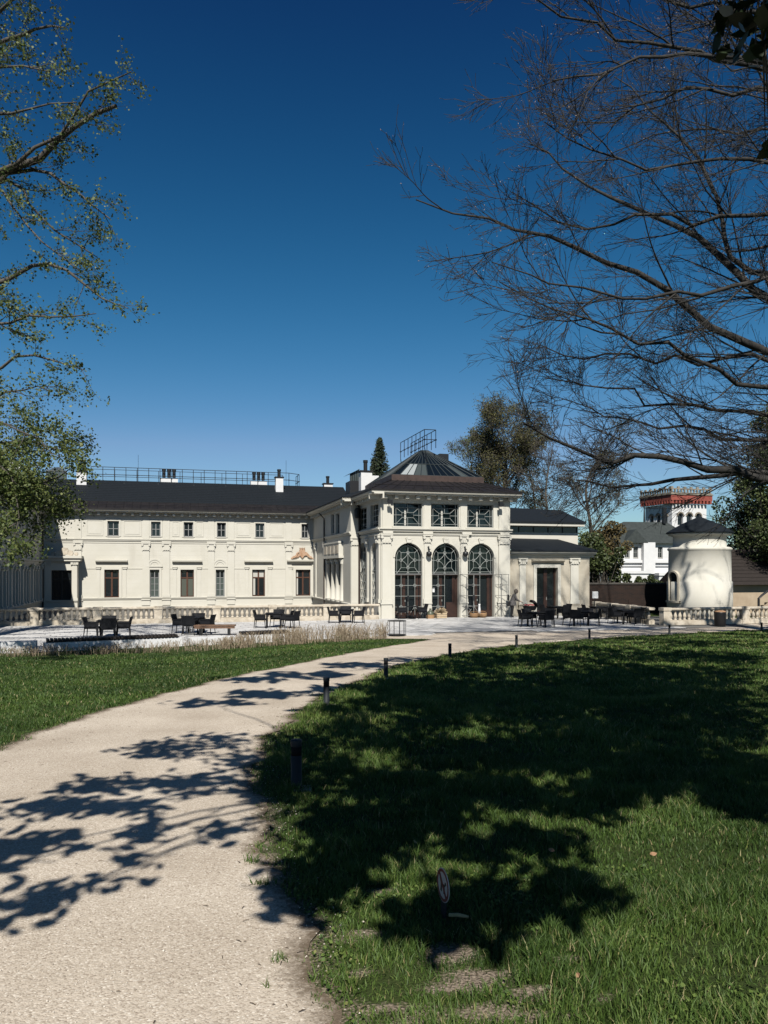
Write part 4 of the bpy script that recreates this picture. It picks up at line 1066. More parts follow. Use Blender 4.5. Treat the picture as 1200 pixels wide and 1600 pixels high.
part('chimney', BLACK_MET, lambda m: m.bx(ru(687, 12), ru(701, 12), 12, 12.6, 8.5, rz(709, ru(694, 12), 12)))

# ---- single storey annex on the right
AV = 0.35
ANX = Fr((0, AV, 0), (1, 0, 0), (0, -1, 0))
xe = ru(921, AV); xm = ru(858, AV)
azt = rz(860, xm, AV)
da, db = ru(838, AV), ru(871, AV); dz1 = rz(887, xm, AV)
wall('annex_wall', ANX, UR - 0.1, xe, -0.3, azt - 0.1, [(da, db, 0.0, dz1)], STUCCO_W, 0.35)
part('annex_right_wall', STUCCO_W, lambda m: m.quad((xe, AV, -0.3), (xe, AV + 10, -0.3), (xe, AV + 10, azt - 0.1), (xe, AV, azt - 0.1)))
ad = part('annex_door', DOOR_BR, lambda m: [m.box(s0, s1, 0.03, dz1, -0.34, -0.25, ANX) for s0, s1 in ((da, da + 0.07), ((da + db) / 2 - 0.10, (da + db) / 2 + 0.14), (db - 0.12, db))] + [m.box(da + 0.07, db - 0.12, 0.03, 0.35, -0.33, -0.26, ANX)])
MB().quad(*[ANX.p(s, z, -0.30) for s, z in ((da, 0.03), (db, 0.03), (db, dz1), (da, dz1))]).build('pane', GLASS, ad)
MB().box((da + db) / 2 + 0.06, (da + db) / 2 + 0.09, 1.0, 1.2, -0.25, -0.2, ANX).build('handle', LATT, ad)
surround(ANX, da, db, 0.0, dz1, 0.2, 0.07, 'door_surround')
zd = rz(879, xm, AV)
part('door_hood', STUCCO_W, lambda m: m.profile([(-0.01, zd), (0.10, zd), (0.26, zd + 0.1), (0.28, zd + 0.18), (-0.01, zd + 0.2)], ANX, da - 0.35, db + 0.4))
for px, w in ((816, 0.42), (897, 0.55)):
    s = ru(px, AV); pilaster(ANX, s, w, 0.75, rz(872, s, AV), 0.08, 0.42)
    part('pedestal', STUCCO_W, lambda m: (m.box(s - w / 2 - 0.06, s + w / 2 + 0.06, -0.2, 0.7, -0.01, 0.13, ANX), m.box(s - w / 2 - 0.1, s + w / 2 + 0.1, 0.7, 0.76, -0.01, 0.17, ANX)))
course(ANX, UR, xe, rz(871, xm, AV), 0.06, 0.1)
prof = [(-0.02, azt - 0.42), (0.06, azt - 0.42), (0.06, azt - 0.26), (0.30, azt - 0.25), (0.30, azt - 0.18), (0.4, azt - 0.15), (0.4, azt), (-0.02, azt)]
part('cornice', STUCCO_P, lambda m: m.profile(prof, ANX, UR + 0.08, xe + 0.28))
rzt = rz(842, xm, AV + 3.2)
part('annex_roof', SLATE, lambda m: m.add([(UR + 0.02, AV - 0.44, azt + 0.02), (xe + 0.35, AV - 0.44, azt + 0.02), (xe + 0.35, AV + 9, azt + 0.02), (xe - 0.5, AV + 3.2, rzt), (UR + 0.02, AV + 3.2, rzt + 0.05), (xe - 0.5, AV + 9, rzt), (UR + 0.02, AV - 0.44, azt - 0.1), (xe + 0.35, AV - 0.44, azt - 0.1)], [(0, 1, 3, 4), (1, 2, 5, 3), (6, 7, 1, 0)]))
BV2 = AV + 3.2
BLK = Fr((0, BV2, 0), (1, 0, 0), (0, -1, 0))
xe2 = ru(903, BV2); xm2 = ru(850, BV2)
u_top = rz(816, xm2, BV2); u_eav = rz(822, xm2, BV2)
part('annex_upper_wall', STUCCO_P, lambda m: (m.quad(BLK.p(UR, rzt - 0.5, 0), BLK.p(xe2, rzt - 0.5, 0), BLK.p(xe2, u_top - 0.2, 0), BLK.p(UR, u_top - 0.2, 0)), m.quad((xe2, BV2, rzt - 0.5), (xe2, BV2 + 8, rzt - 0.5), (xe2, BV2 + 8, u_top - 0.2), (xe2, BV2, u_top - 0.2))))
zw0, zw1 = rz(832, xm2, BV2), rz(824, xm2, BV2)
cw = part('clerestory_window', BLACK_MET, lambda m: [m.box(UR + 0.1 + k * (xe2 - UR - 0.2) / 6 - 0.03, UR + 0.1 + k * (xe2 - UR - 0.2) / 6 + 0.03, zw0, zw1, 0.0, 0.05, BLK) for k in range(7)])
for k in range(6):
    s0 = UR + 0.13 + k * (xe2 - UR - 0.2) / 6; s1 = UR + 0.07 + (k + 1) * (xe2 - UR - 0.2) / 6
    MB().quad(*[BLK.p(s, z, 0.012) for s, z in ((s0, zw0), (s1, zw0), (s1, zw1), (s0, zw1))]).build('pane', GLASS, cw)
xe3 = ru(914, BV2 - 0.6)
part('cornice', STUCCO_P, lambda m: m.profile([(0, u_eav - 0.02), (0.58, u_eav - 0.02), (0.6, u_top), (0, u_top)], BLK, UR + 0.05, xe3))
part('annex_upper_roof', SLATE, lambda m: m.add([(UR, BV2 - 0.65, u_top + 0.02), (xe3 + 0.05, BV2 - 0.65, u_top + 0.02), (xe3 + 0.05, BV2 + 8, u_top + 0.02), (ru(876, BV2 + 3.5), BV2 + 3.5, rz(796, xm2, BV2 + 3.5)), (UR, BV2 + 3.5, rz(792, UR, BV2 + 3.5) + 0.1), (UR, BV2 - 0.65, u_top - 0.1), (xe3 + 0.05, BV2 - 0.65, u_top - 0.1)], [(0, 1, 3, 4), (1, 2, 3), (5, 6, 1, 0)]))
part('annex_back_roof', SLATE, lambda m: m.add([(UR, 4.5, 6.0), (UR + 4.5, 5.2, 6.0), (UR + 0.2, 9, rz(783, UR, 9)), (UR + 4.2, 9, rz(800, UR + 4, 9)), (UR, 13, 6), (UR + 4.5, 13, 6)], [(0, 1, 3, 2), (2, 3, 5, 4), (1, 5, 3)]))
# ------------------------------------------------------------------ balustrades
bm_ = MB(); bm_.lathe([(0.085, 0), (0.085, 0.05), (0.05, 0.07), (0.062, 0.10), (0.095, 0.18), (0.088, 0.25), (0.052, 0.36), (0.045, 0.40), (0.065, 0.42), (0.05, 0.44), (0.08, 0.46), (0.08, 0.50)], (0, 0, 0), 10)
BALUSTER = bm_.mesh('baluster', STONE, True)
def balustrade(A, B, label, z=0.04, pier_step=3.2, group=None, first_pier=True, last_pier=True):
    A, B = Vector((*A, z)), Vector((*B, z)); L = (B - A).length; ang = math.atan2(B.y - A.y, B.x - A.x)
    r = empty('balustrade', A, ang); tag(r, label, 'balustrade', group)
    MB().bx(0, L, -0.16, 0.16, 0.0, 0.20).build('plinth', STONE, r)
    MB().bx(0, L, -0.12, 0.12, 0.20, 0.25).build('base_moulding', STONE, r)
    rb = MB(); rb.add([(x, y, zz) for x in (-0.02, L + 0.02) for y, zz in ((-0.13, 0.75), (0.13, 0.75), (0.17, 0.80), (0.17, 0.86), (0.12, 0.89), (-0.12, 0.89), (-0.17, 0.86), (-0.17, 0.80))], [tuple(range(7, -1, -1)), tuple(range(8, 16))] + [(i, (i + 1) % 8, 8 + (i + 1) % 8, 8 + i) for i in range(8)])
    rb.build('handrail', STONE, r)
    n = max(1, round(L / pier_step)); piers = [L * k / n for k in range(n + 1)]
    for k, p in enumerate(piers):
        if (k == 0 and not first_pier) or (k == n and not last_pier): continue
        MB().bx(p - 0.2, p + 0.2, -0.19, 0.19, 0.002, 0.748).bx(p - 0.23, p + 0.23, -0.22, 0.22, 0.752, 0.91).build('pier', STONE, r)
    for a, b in zip(piers[:-1], piers[1:]):
        m = max(1, round((b - a - 0.4) / 0.27))
        for j in range(m): inst('baluster', BALUSTER, r, (a + 0.2 + (b - a - 0.4) * (j + 0.5) / m, 0, 0.25))
    return r
balustrade(loc2w(-21.5, -0.4), loc2w(-0.25, -0.4), 'long stone balustrade in front of the wing, ending at the pavilion corner', last_pier=False)
RC = (14.45, 39.5)
balustrade(RC, (RC[0] + 9.6 * CT, RC[1] + 9.6 * ST), 'sunlit stone balustrade below the round tower', pier_step=4.8)
balustrade((RC[0] - 0.26 * ST * -1 - 0.55, RC[1] + 0.55), (13.0, 46.9), 'shaded stone balustrade running back to the annex corner', pier_step=2.4, first_pier=False)

# ------------------------------------------------------------------ round tower
tw = empty('round_tower', (19.55, 47.6, 0)); tag(tw, 'round cream garden tower with conical dark roof and one arched niche', 'tower')
TR = 1.80
MB().lathe([(TR + 0.10, -0.5), (TR + 0.10, 2.15), (TR + 0.03, 2.2), (TR, 4.05), (TR + 0.06, 4.1), (TR + 0.08, 4.2), (TR - 0.02, 4.26), (TR - 0.25, 4.3), (TR - 0.25, 4.95), (TR + 0.02, 5.02), (TR + 0.06, 5.12), (0.3, 5.14)], (0, 0, 0), 48).build('wall', STUCCO_P, tw, True)
MB().lathe([(TR + 0.16, 5.14), (TR + 0.16, 5.2), (TR * 0.6, 5.72), (0.12, 6.15), (0.08, 6.25), (0.0, 6.35)], (0, 0, 0), 32).build('roof', SLATE, tw)
va = math.atan2(-47.6, -19.55)          # bearing towards the viewer
na = va - rad(50)
def curved(m, w, z0, z1, r0, r1, inner=None):
    N = 12; arc = []
    for k in range(N + 1): arc.append((-w * math.cos(PI * k / N), z1 - w + w * math.sin(PI * k / N)))
    out = [(-w, z0)] + arc + [(w, z0)]
    P = lambda x, z, r: (r * math.cos(na + x / TR), r * math.sin(na + x / TR), z)
    if inner is None:
        m.add([P(x, z, r1) for x, z in out], [tuple(range(len(out)))])
    else:
        arc2 = [(-inner * math.cos(PI * k / N), z1 - w + inner * math.sin(PI * k / N)) for k in range(N + 1)]; inn = [(-inner, z0)] + arc2 + [(inner, z0)]; n = len(out)
        vs_ = [P(x, z, r1) for x, z in out] + [P(x, z, r1) for x, z in inn] + [P(x, z, r0) for x, z in out] + [P(x, z, r0) for x, z in inn]
        fs_ = []
        for i in range(n - 1): fs_ += [(i, i + 1, n + i + 1, n + i), (i, 2 * n + i, 2 * n + i + 1, i + 1), (n + i, n + i + 1, 3 * n + i + 1, 3 * n + i)]
        m.add(vs_, fs_)
nw = MB(); curved(nw, 0.46, 1.0, 2.85, TR - 0.05, TR + 0.22, 0.36); nwo = nw.build('niche', STUCCO_W, tw)
nw = MB(); curved(nw, 0.37, 1.0, 2.76, TR, TR + 0.115); nw.build('pane', GLASS, nwo)
nw = MB(); c = (TR * 1.0 * math.cos(na), TR * math.sin(na))
nw.add([(((TR + 0.3) * math.cos(na + x)), (TR + 0.3) * math.sin(na + x), z) for z in (0.88, 1.0) for x in (-0.3, -0.15, 0, 0.15, 0.3)] + [(((TR) * math.cos(na + x)), (TR) * math.sin(na + x), z) for z in (0.88, 1.0) for x in (-0.3, -0.15, 0, 0.15, 0.3)], [(i, i + 1, i + 6, i + 5) for i in range(4)] + [(i + 5, i + 6, i + 16, i + 15) for i in range(4)] + [(i, i + 10, i + 11, i + 1) for i in range(4)])
nw.build('sill', STUCCO_W, nwo)

# ------------------------------------------------------------------ low house with stair, right edge
ROOF_T = M('dark_tile_roof', (0.018, 0.013, 0.011), (0.032, 0.024, 0.02), scale=8, rough=0.8, bump=0.3, bscale=12)
BEIGE = M('beige_render', (0.42, 0.33, 0.23), (0.52, 0.42, 0.30), scale=1.5, rough=0.9, bump=0.1, bscale=40, stain=((0.33, 0.25, 0.17), 0.9, 0.6))
lh = empty('low_house', (21.9, 49.5, 0), TH); tag(lh, 'low beige house with wide dark tiled roof beside the round tower', 'house')
MB().bx(0, 9, 0, 6, -0.4, 1.95).build('wall', BEIGE, lh)
def lroof(m):
    m.add([(-0.4, -0.5, 1.92), (9.4, -0.5, 1.92), (9.4, 3, 4.3), (-0.4, 3, 4.3), (9.4, 6.5, 1.92), (-0.4, 6.5, 1.92)], [(0, 1, 2, 3), (3, 2, 4, 5), (0, 3, 5), (1, 4, 2)])
lrf = part('roof', ROOF_T, lroof, lh)
def trow(m):
    for k in range(1, 10): t = k / 10; m.bx(-0.42, 9.42, -0.5 + 3.5 * t - 0.05, -0.5 + 3.5 * t + 0.02, 1.92 + 2.38 * t - 0.02, 1.92 + 2.38 * t + 0.025)
tag(part('tile_courses', ROOF_T, trow, lrf), None, None, None, 'stuff')
stp = empty('garden_stair', (22.6, 46.4, 0), TH); tag(stp, 'beige garden stair with dark sloping handrail at the right edge', 'stair')
MB().add([(0, 0, 0), (3.2, 0, 0), (3.2, 0, 2.3), (0.5, 0, 1.35 * 0.45), (0, 0, 0.5), (0, 0.25, 0), (3.2, 0.25, 0), (3.2, 0.25, 2.3), (0.5, 0.25, 1.35 * 0.45), (0, 0.25, 0.5)], [(0, 1, 2, 3, 4), (9, 8, 7, 6, 5), (0, 4, 9, 5), (4, 3, 8, 9), (3, 2, 7, 8), (2, 1, 6, 7)]).build('stringer_wall', BEIGE, stp)
MB().tube([(0.15, 0.12, 0.2), (0.15, 0.12, 1.15), (0.4, 0.12, 1.35), (3.2, 0.12, 3.1)], 0.07, 8).build('handrail', BLACK_MET, stp)
for k in range(8): MB().bx(0.5 + k * 0.3, 0.8 + k * 0.3, 0.252, 1.4, 0, 0.17 * (k + 1)).build('step', BEIGE, stp)

# ------------------------------------------------------------------ dark brick wall
def brick_mat():
    m, n, l, b = _nodes('old_dark_brick'); tc = n.new('ShaderNodeTexCoord'); mp = n.new('ShaderNodeMapping'); mp.inputs['Rotation'].default_value = (PI / 2, 0, 0)
    bt_ = n.new('ShaderNodeTexBrick'); bt_.inputs['Scale'].default_value = 1.0; bt_.inputs['Brick Width'].default_value = 0.28; bt_.inputs['Row Height'].default_value = 0.085; bt_.inputs['Mortar Size'].default_value = 0.008
    bt_.inputs['Color1'].default_value = (0.024, 0.014, 0.011, 1); bt_.inputs['Color2'].default_value = (0.014, 0.010, 0.009, 1); bt_.inputs['Mortar'].default_value = (0.026, 0.022, 0.019, 1)
    l.new(tc.outputs['Object'], mp.inputs['Vector']); l.new(mp.outputs['Vector'], bt_.inputs['Vector']); l.new(bt_.outputs['Color'], b.inputs['Base Color'])
    b.inputs['Roughness'].default_value = 0.9; b.inputs['Specular IOR Level'].default_value = 0.15
    return m
bw_ = empty('brick_wall', (13.1, 51.0, 0), rad(4)); tag(bw_, 'long dark brick garden wall between annex and round tower', 'wall')
BRICK = brick_mat()
MB().bx(0, 8.5, 0, 0.3, -0.3, 1.92).build('brickwork', BRICK, bw_)
MB().bx(-0.05, 8.55, -0.06, 0.36, 1.92, 2.03).build('coping', M('wall_coping', (0.06, 0.055, 0.05), (0.10, 0.09, 0.08), scale=5, rough=0.9), bw_)
for x in (1.3, 3.2, 5.0): MB().bx(x, x + 0.36, -0.05, 0.0, -0.2, 0.9).build('buttress', BRICK, bw_)

# ------------------------------------------------------------------ white villa with red banded tower, far behind
VG = M('villa_roof', (0.035, 0.043, 0.041), (0.055, 0.065, 0.062), scale=3, rough=0.6, bump=0.1, bscale=8)
RED = M('red_brick_band', (0.26, 0.06, 0.045), (0.36, 0.095, 0.07), scale=2.5, rough=0.85)
VSTONE = M('villa_parapet_stone', (0.22, 0.19, 0.15), (0.34, 0.30, 0.24), scale=3, rough=0.9)
vl = empty('villa', (27.4, 90.0, 0), rad(12)); tag(vl, 'white villa with grey green hip roof, seen beyond the brick wall', 'villa')
VF = Fr((0, 0, 0), (1, 0, 0), (0, -1, 0))
vh = []
for s in (0.9, 2.0, 5.2, 8.2): vh.append((s, s + 0.62, 4.3, 5.6))
_pal = palace; palace = vl
wall('wall', VF, 0, 10.5, -1, 6.0, vh, WHITE, 0.25, vl)
for h in vh: win(VF, *h, 'small', 0.2, FRAME_GR, GLASS)
palace = _pal
MB().quad((0, 0, -1), (0, 9, -1), (0, 9, 6), (0, 0, 6)).build('side_wall', WHITE, vl)
MB().bx(-0.25, 10.7, -0.3, 0, 3.70, 4.02).bx(-0.2, 10.6, -0.18, 0, 3.3, 3.42).build('string_course', WHITE, vl)
MB().bx(3.0, 4.5, -0.6, 0, 2.4, 6.1).build('turret', WHITE, vl)
MB().bx(-1.6, 3.0, -2.2, -0.05, -1, 2.45).bx(-1.8, 3.1, -2.35, -0.05, 2.45, 2.75).build('porch', WHITE, vl)
MB().bx(4.5, 10.5, -1.4, -0.05, -1, 2.2).bx(4.4, 10.6, -1.55, -0.05, 2.2, 2.5).build('terrace_block', WHITE, vl)
MB().add([(-0.5, -0.5, 6.0), (11, -0.5, 6.0), (11, 9.5, 6.0), (-0.5, 9.5, 6.0), (2.2, 2.6, 8.7), (8, 2.6, 8.7)], [(0, 1, 5, 4), (1, 2, 5), (2, 3, 4, 5), (3, 0, 4), (3, 2, 1, 0)]).build('roof', VG, vl)
MB().add([(0.4, -0.6, 6.02), (3.6, -0.6, 6.02), (2.0, -0.6, 7.6), (0.4, 3, 6.02), (3.6, 3, 6.02), (2.0, 3, 7.6)], [(0, 1, 2), (0, 2, 5, 3), (1, 4, 5, 2)]).build('dormer_gable', VG, vl)
MB().tube([(5.2, 3, 8.6), (5.2, 3, 12.0)], [0.12, 0.02], 6).build('finial', BLACK_MET, vl)
MB().bx(7.2, 7.6, 2, 2.4, 8.5, 10.5).build('chimney', BLACK_MET, vl)
# tower
tc_ = ((1050 - 600) / F * 97, 97.0)
vt = empty('villa_tower', (tc_[0], tc_[1], 0), rad(18)); tag(vt, 'white square belvedere tower with red corbelled band and stone parapet', 'tower')
a_ = 5.3
zt = lambda y: CH + (HOR - y) / F * 97
TF, TS = Fr((0, 0, 0), (1, 0, 0), (0, -1, 0)), Fr((0, 0, 0), (0, -1, 0), (-1, 0, 0))
z_w0, z_w1 = zt(820), zt(801)
palace = vt
for fr, s0, s1 in ((TF, 0, a_), (TS, -a_, 0)):
    hs = []
    for k in range(3):
        c = s0 + (s1 - s0) * (0.24 + 0.26 * k); hs.append((c - 0.42, c + 0.42, z_w0, z_w1, 'arch'))
    wall('wall', fr, s0, s1, -1, zt(787), hs, WHITE, 0.3, vt)
    for h in hs:
        a, b, z0, z1 = h[:4]; c = (a + b) / 2; R = (b - a) / 2
        poly = [(a, z0)] + [(c - R * math.cos(PI * t / 10), z1 - R + R * math.sin(PI * t / 10)) for t in range(11)] + [(b, z0)]
        g = MB(); g.add([fr.p(s, z, -0.28) for s, z in poly], [tuple(range(len(poly)))]); w_ = g.build('window', GLASS, vt)
        def hd(m):
            for t in range(10):
                t0, t1 = PI * t / 10, PI * (t + 1) / 10; P = lambda r, q: (c + r * math.cos(q), z1 - R + r * math.sin(q))
                m.prism([P(R, t0), P(R + 0.16, t0), P(R + 0.16, t1), P(R, t1)], fr, -0.01, 0.08)
        part('arch_hood', VSTONE, hd, w_)
palace = _pal
zr0, zr1, zp1 = zt(786), zt(773), zt(763)
o_ = 0.5
MB().bx(-o_, a_ + o_, -o_, a_ + o_, zr0 + 0.35, zr1).build('red_band', RED, vt)
def corb(m):
    for k in range(12):
        s = -o_ + 0.12 + (a_ + 2 * o_ - 0.5) * k / 11
        for z0, z1, e in ((zr0, zr0 + 0.35, 0.02),): m.bx(s, s + 0.26, -o_ - e, 0.0, z0 - 0.05, z1); m.bx(-o_ - e, 0.0, s, s + 0.26, z0 - 0.05, z1)
tag(part('corbels', RED, corb, vt), None, None, None, 'stuff')
MB().bx(-o_ - 0.1, a_ + o_ + 0.1, -o_ - 0.1, a_ + o_ + 0.1, zr1, zr1 + 0.12).build('ledge', VSTONE, vt)
def par(m):
    n = 13; w = (a_ + 2 * o_) / n
    for k in range(n):
        s = -o_ + k * w
        for z0, z1 in ((zr1 + 0.12, zr1 + 0.28),): m.bx(s, s + w * 0.98, -o_, -o_ + 0.2, z0, z1); m.bx(-o_, -o_ + 0.2, s + 0.21, s + w * 0.98 + 0.21, z0, z1)
        m.bx(s + w * 0.15, s + w * 0.5, -o_ + 0.02, -o_ + 0.18, zr1 + 0.28, zp1 - 0.14); m.bx(-o_ + 0.02, -o_ + 0.18, s + w * 0.15 + 0.2, s + w * 0.5 + 0.2, zr1 + 0.28, zp1 - 0.14)
    m.bx(-o_, a_ + o_, -o_, -o_ + 0.2, zp1 - 0.14, zp1); m.bx(-o_, -o_ + 0.2, -o_ + 0.2, a_ + o_, zp1 - 0.14, zp1)
    for k in range(0, n, 2):
        s = -o_ + k * w; m.bx(s, s + w * 0.7, -o_ + 0.01, -o_ + 0.19, zp1, zp1 + 0.22); m.bx(-o_ + 0.01, -o_ + 0.19, s + 0.21, s + w * 0.7 + 0.21, zp1, zp1 + 0.22)
part('parapet', VSTONE, par, vt)

# ------------------------------------------------------------------ terrace seat walls with dark slats
SLAT = M('dark_slat_wood', (0.022, 0.018, 0.016), (0.038, 0.030, 0.026), scale=12, rough=0.6)
def seat_wall(pts, h, w, label, slats):
    A, B = Vector((*pts[0], 0)), Vector((*pts[1], 0)); L = (B - A).length; ang = math.atan2(B.y - A.y, B.x - A.x)
    r = empty('seat_wall', A, ang); tag(r, label, 'seat wall')
    MB().bx(0, L, 0, w, -0.1, h).build('wall_block', WHITE, r)
    if slats:
        def f(m):
            n = int((slats[1] - slats[0]) / 0.13)
            for k in range(n): x = slats[0] + k * 0.13; m.bx(x, x + 0.085, -0.05, w + 0.05, h + 0.04, h + 0.12)
            for y in (0.1, w - 0.15): m.bx(slats[0], slats[1], y, y + 0.06, h + 0.002, h + 0.04)
        tag(part('seat_slats', SLAT, f, r), None, None, None, 'stuff')
    return r
seat_wall(((-15.5, 25.2), (-11.95, 26.35)), 0.44, 0.5, 'plain white seat wall block at the far left of the terrace', None)
seat_wall(((-11.85, 26.75), (-7.6, 28.95)), 0.34, 0.5, 'long white seat wall topped with dark slats behind the dry stems', (0.1, 4.7))
seat_wall(((-7.35, 29.05), (-5.75, 29.85)), 0.30, 0.5, 'short bare white seat wall in front of the timber bench', None)
seat_wall(((-5.55, 29.95), (-3.6, 30.95)), 0.34, 0.5, 'short white seat wall with dark slats beside the timber bench', (0.05, 2.1))

# timber bench
BENCHW = M('bench_timber', (0.13, 0.075, 0.045), (0.21, 0.125, 0.08), scale=14, rough=0.7, bump=0.2, bscale=30)
bn = empty('bench', ((336 - 600) / F * 33.4, 33.4, 0.05), rad(6)); tag(bn, 'low backless timber bench on the left terrace', 'bench')
for k in range(4): MB().bx(-0.88, 0.88, -0.24 + k * 0.122, -0.13 + k * 0.122, 0.39, 0.45).build('plank', BENCHW, bn)
for x in (-0.6, 0.6): MB().bx(x - 0.05, x + 0.05, -0.2, 0.2, 0, 0.388).build('leg', BLACK_MET, bn)
MB().bx(-0.86, 0.86, -0.215, -0.185, 0.30, 0.385).build('apron', BENCHW, bn)

# ------------------------------------------------------------------ cafe chairs and tables
WICK = M('black_wicker', (0.007, 0.008, 0.010), (0.018, 0.019, 0.023), scale=40, rough=0.65, bump=0.5, bscale=90, spec=0.15)
def make_chair():
    r = empty('wicker_chair')
    MB().bx(-0.26, 0.26, -0.26, 0.26, 0.38, 0.45).build('seat', WICK, r)
    b = MB()                                   # gently curved back, facing +y
    N = 8; V = []
    for z, k in ((0.45, 0.0), (0.66, 0.04), (0.86, 0.10)):
        for i in range(N + 1):
            t = i / N * 2 - 1; V.append((t * (0.27 + k * 0.25), -0.26 - k + 0.07 * t * t, z))
    V2 = [(x, y - 0.035, z) for x, y, z in V]; n = len(V); F_ = []
    for j in range(2):
        for i in range(N): q = j * (N + 1) + i; F_ += [(q, q + 1, q + N + 2, q + N + 1), (n + q + 1, n + q, n + q + N + 1, n + q + N + 2)]
    for i in range(N): q = 2 * (N + 1) + i; F_.append((q, q + 1, n + q + 1, n + q))
    for j in range(2):
        for q in (j * (N + 1), j * (N + 1) + N): F_.append((q, q + N + 1, n + q + N + 1, n + q))
    b.add(V + V2, F_); b.build('backrest', WICK, r)
    for s in (-1, 1):
        MB().bx(s * 0.285 - 0.03, s * 0.285 + 0.03, -0.26, 0.24, 0.61, 0.65).bx(s * 0.28 - 0.015, s * 0.28 + 0.015, -0.24, 0.2, 0.45, 0.61).build('arm', WICK, r)
        for y in (-0.24, 0.24): MB().tube([(s * 0.24, y, 0.39), (s * 0.28, y * 1.15, 0)], [0.022, 0.016], 6).build('leg', WICK, r)
    return r
def make_table(round_=False):
    r = empty('cafe_table')
    if round_: MB().lathe([(0.36, 0.70), (0.37, 0.715), (0.36, 0.735)], (0, 0, 0), 20).build('table_top', WICK, r)
    else: MB().bx(-0.4, 0.4, -0.4, 0.4, 0.70, 0.735).bx(-0.36, 0.36, -0.36, 0.36, 0.63, 0.698).build('table_top', WICK, r)
    if round_: MB().tube([(0, 0, 0.02), (0, 0, 0.70)], 0.03, 8).lathe([(0.22, 0), (0.21, 0.02)], (0, 0, 0), 16).build('pedestal', WICK, r)
    else:
        for x in (-0.34, 0.34):
            for y in (-0.34, 0.34): MB().bx(x - 0.025, x + 0.025, y - 0.025, y + 0.025, 0, 0.628).build('leg', WICK, r)
    return r
chair0, table0, table1 = make_chair(), make_table(), make_table(True)
used = {}
def take(p):
    if p.name not in used: used[p.name] = 1; return p
    return copy_tree(p)
def set_at(X, Y, name, chairs, rz_=0.0, rnd=False, z=0.05):
    t = take(table1 if rnd else table0); t.location = (X, Y, z); t.rotation_euler.z = rz_
    tag(t, ('small round' if rnd else 'square') + ' black cafe table, the ' + name, 'table', 'cafe tables on the terrace')
    for ang, dist, role in chairs:
        c = take(chair0); a = rz_ + rad(ang)
        c.location = (X + dist * math.cos(a), Y + dist * math.sin(a), z); c.rotation_euler.z = a + PI / 2 + rad(random.uniform(-9, 9))
        tag(c, 'black wicker armchair on the ' + role + ' of the ' + name, 'chair', 'black wicker chairs on the terrace')
def XY(px, Y): return (px - 600) / F * Y, Y
four = [(180, 0.62, 'left'), (0, 0.64, 'right'), (-80, 0.66, 'near'), (95, 0.66, 'far')]
set_at(*XY(168, 32.3), 'table furthest left on the terrace', four, rad(12))
set_at(*XY(302, 34.2), 'table directly behind the timber bench', four, rad(-8))
set_at(*XY(428, 37.6), 'table halfway along the left balustrade', [(180, 0.65, 'left'), (-5, 0.62, 'right'), (80, 0.66, 'far'), (-30, 1.05, 'near')], rad(5))
set_at(*XY(541, 41.0), 'table next to the pavilion corner pier', [(175, 0.66, 'left'), (5, 0.66, 'right'), (95, 0.7, 'far')], rad(0))
set_at(*XY(838, 38.4), 'table in front of the pram', [(180, 0.6, 'left'), (0, 0.62, 'right'), (-70, 0.7, 'near'), (100, 0.66, 'far')], rad(10))
set_at(*XY(908, 39.2), 'table in front of the annex pilaster', [(180, 0.64, 'left'), (0, 0.62, 'right'), (-110, 0.68, 'near'), (80, 0.68, 'far')], rad(-12))
set_at(*XY(979, 40.4), 'table close to the side balustrade', [(180, 0.64, 'left'), (0, 0.62, 'right'), (-80, 0.7, 'near'), (90, 0.66, 'far')], rad(8))
set_at(*XY(868, 44.4), 'table right in front of the annex door', [(180, 0.64, 'left'), (0, 0.62, 'right'), (-80, 0.7, 'near')], rad(20))
set_at(*XY(935, 44.0), 'table beside the white menu board', [(180, 0.64, 'left'), (0, 0.62, 'right')], rad(14))
X_, Y_ = loc2w(C0(639), -0.62)
set_at(X_, Y_, 'bistro table before the left arch', [(180, 0.58, 'left'), (0, 0.58, 'right')], TH, True)

# wire side table
ws = empty('wire_table', (*XY(620, 33.2), 0.0)); tag(ws, 'round black wire plant table standing at the lawn tip', 'side table')
ws.location.z = float(gz(ws.location.x, ws.location.y)) + 0.03
MB().lathe([(0.40, 0.62), (0.41, 0.635), (0.40, 0.65)], (0, 0, 0), 24).build('table_top', BLACK_MET, ws)
MB().lathe([(0.38, 0.03), (0.38, 0.05)], (0, 0, 0), 24).build('base_plate', BLACK_MET, ws)
for k in range(10):
    a = 2 * PI * k / 10; MB().tube([(0.385 * math.cos(a), 0.385 * math.sin(a), 0), (0.385 * math.cos(a), 0.385 * math.sin(a), 0.62)], 0.012, 5).build('rod', BLACK_MET, ws)

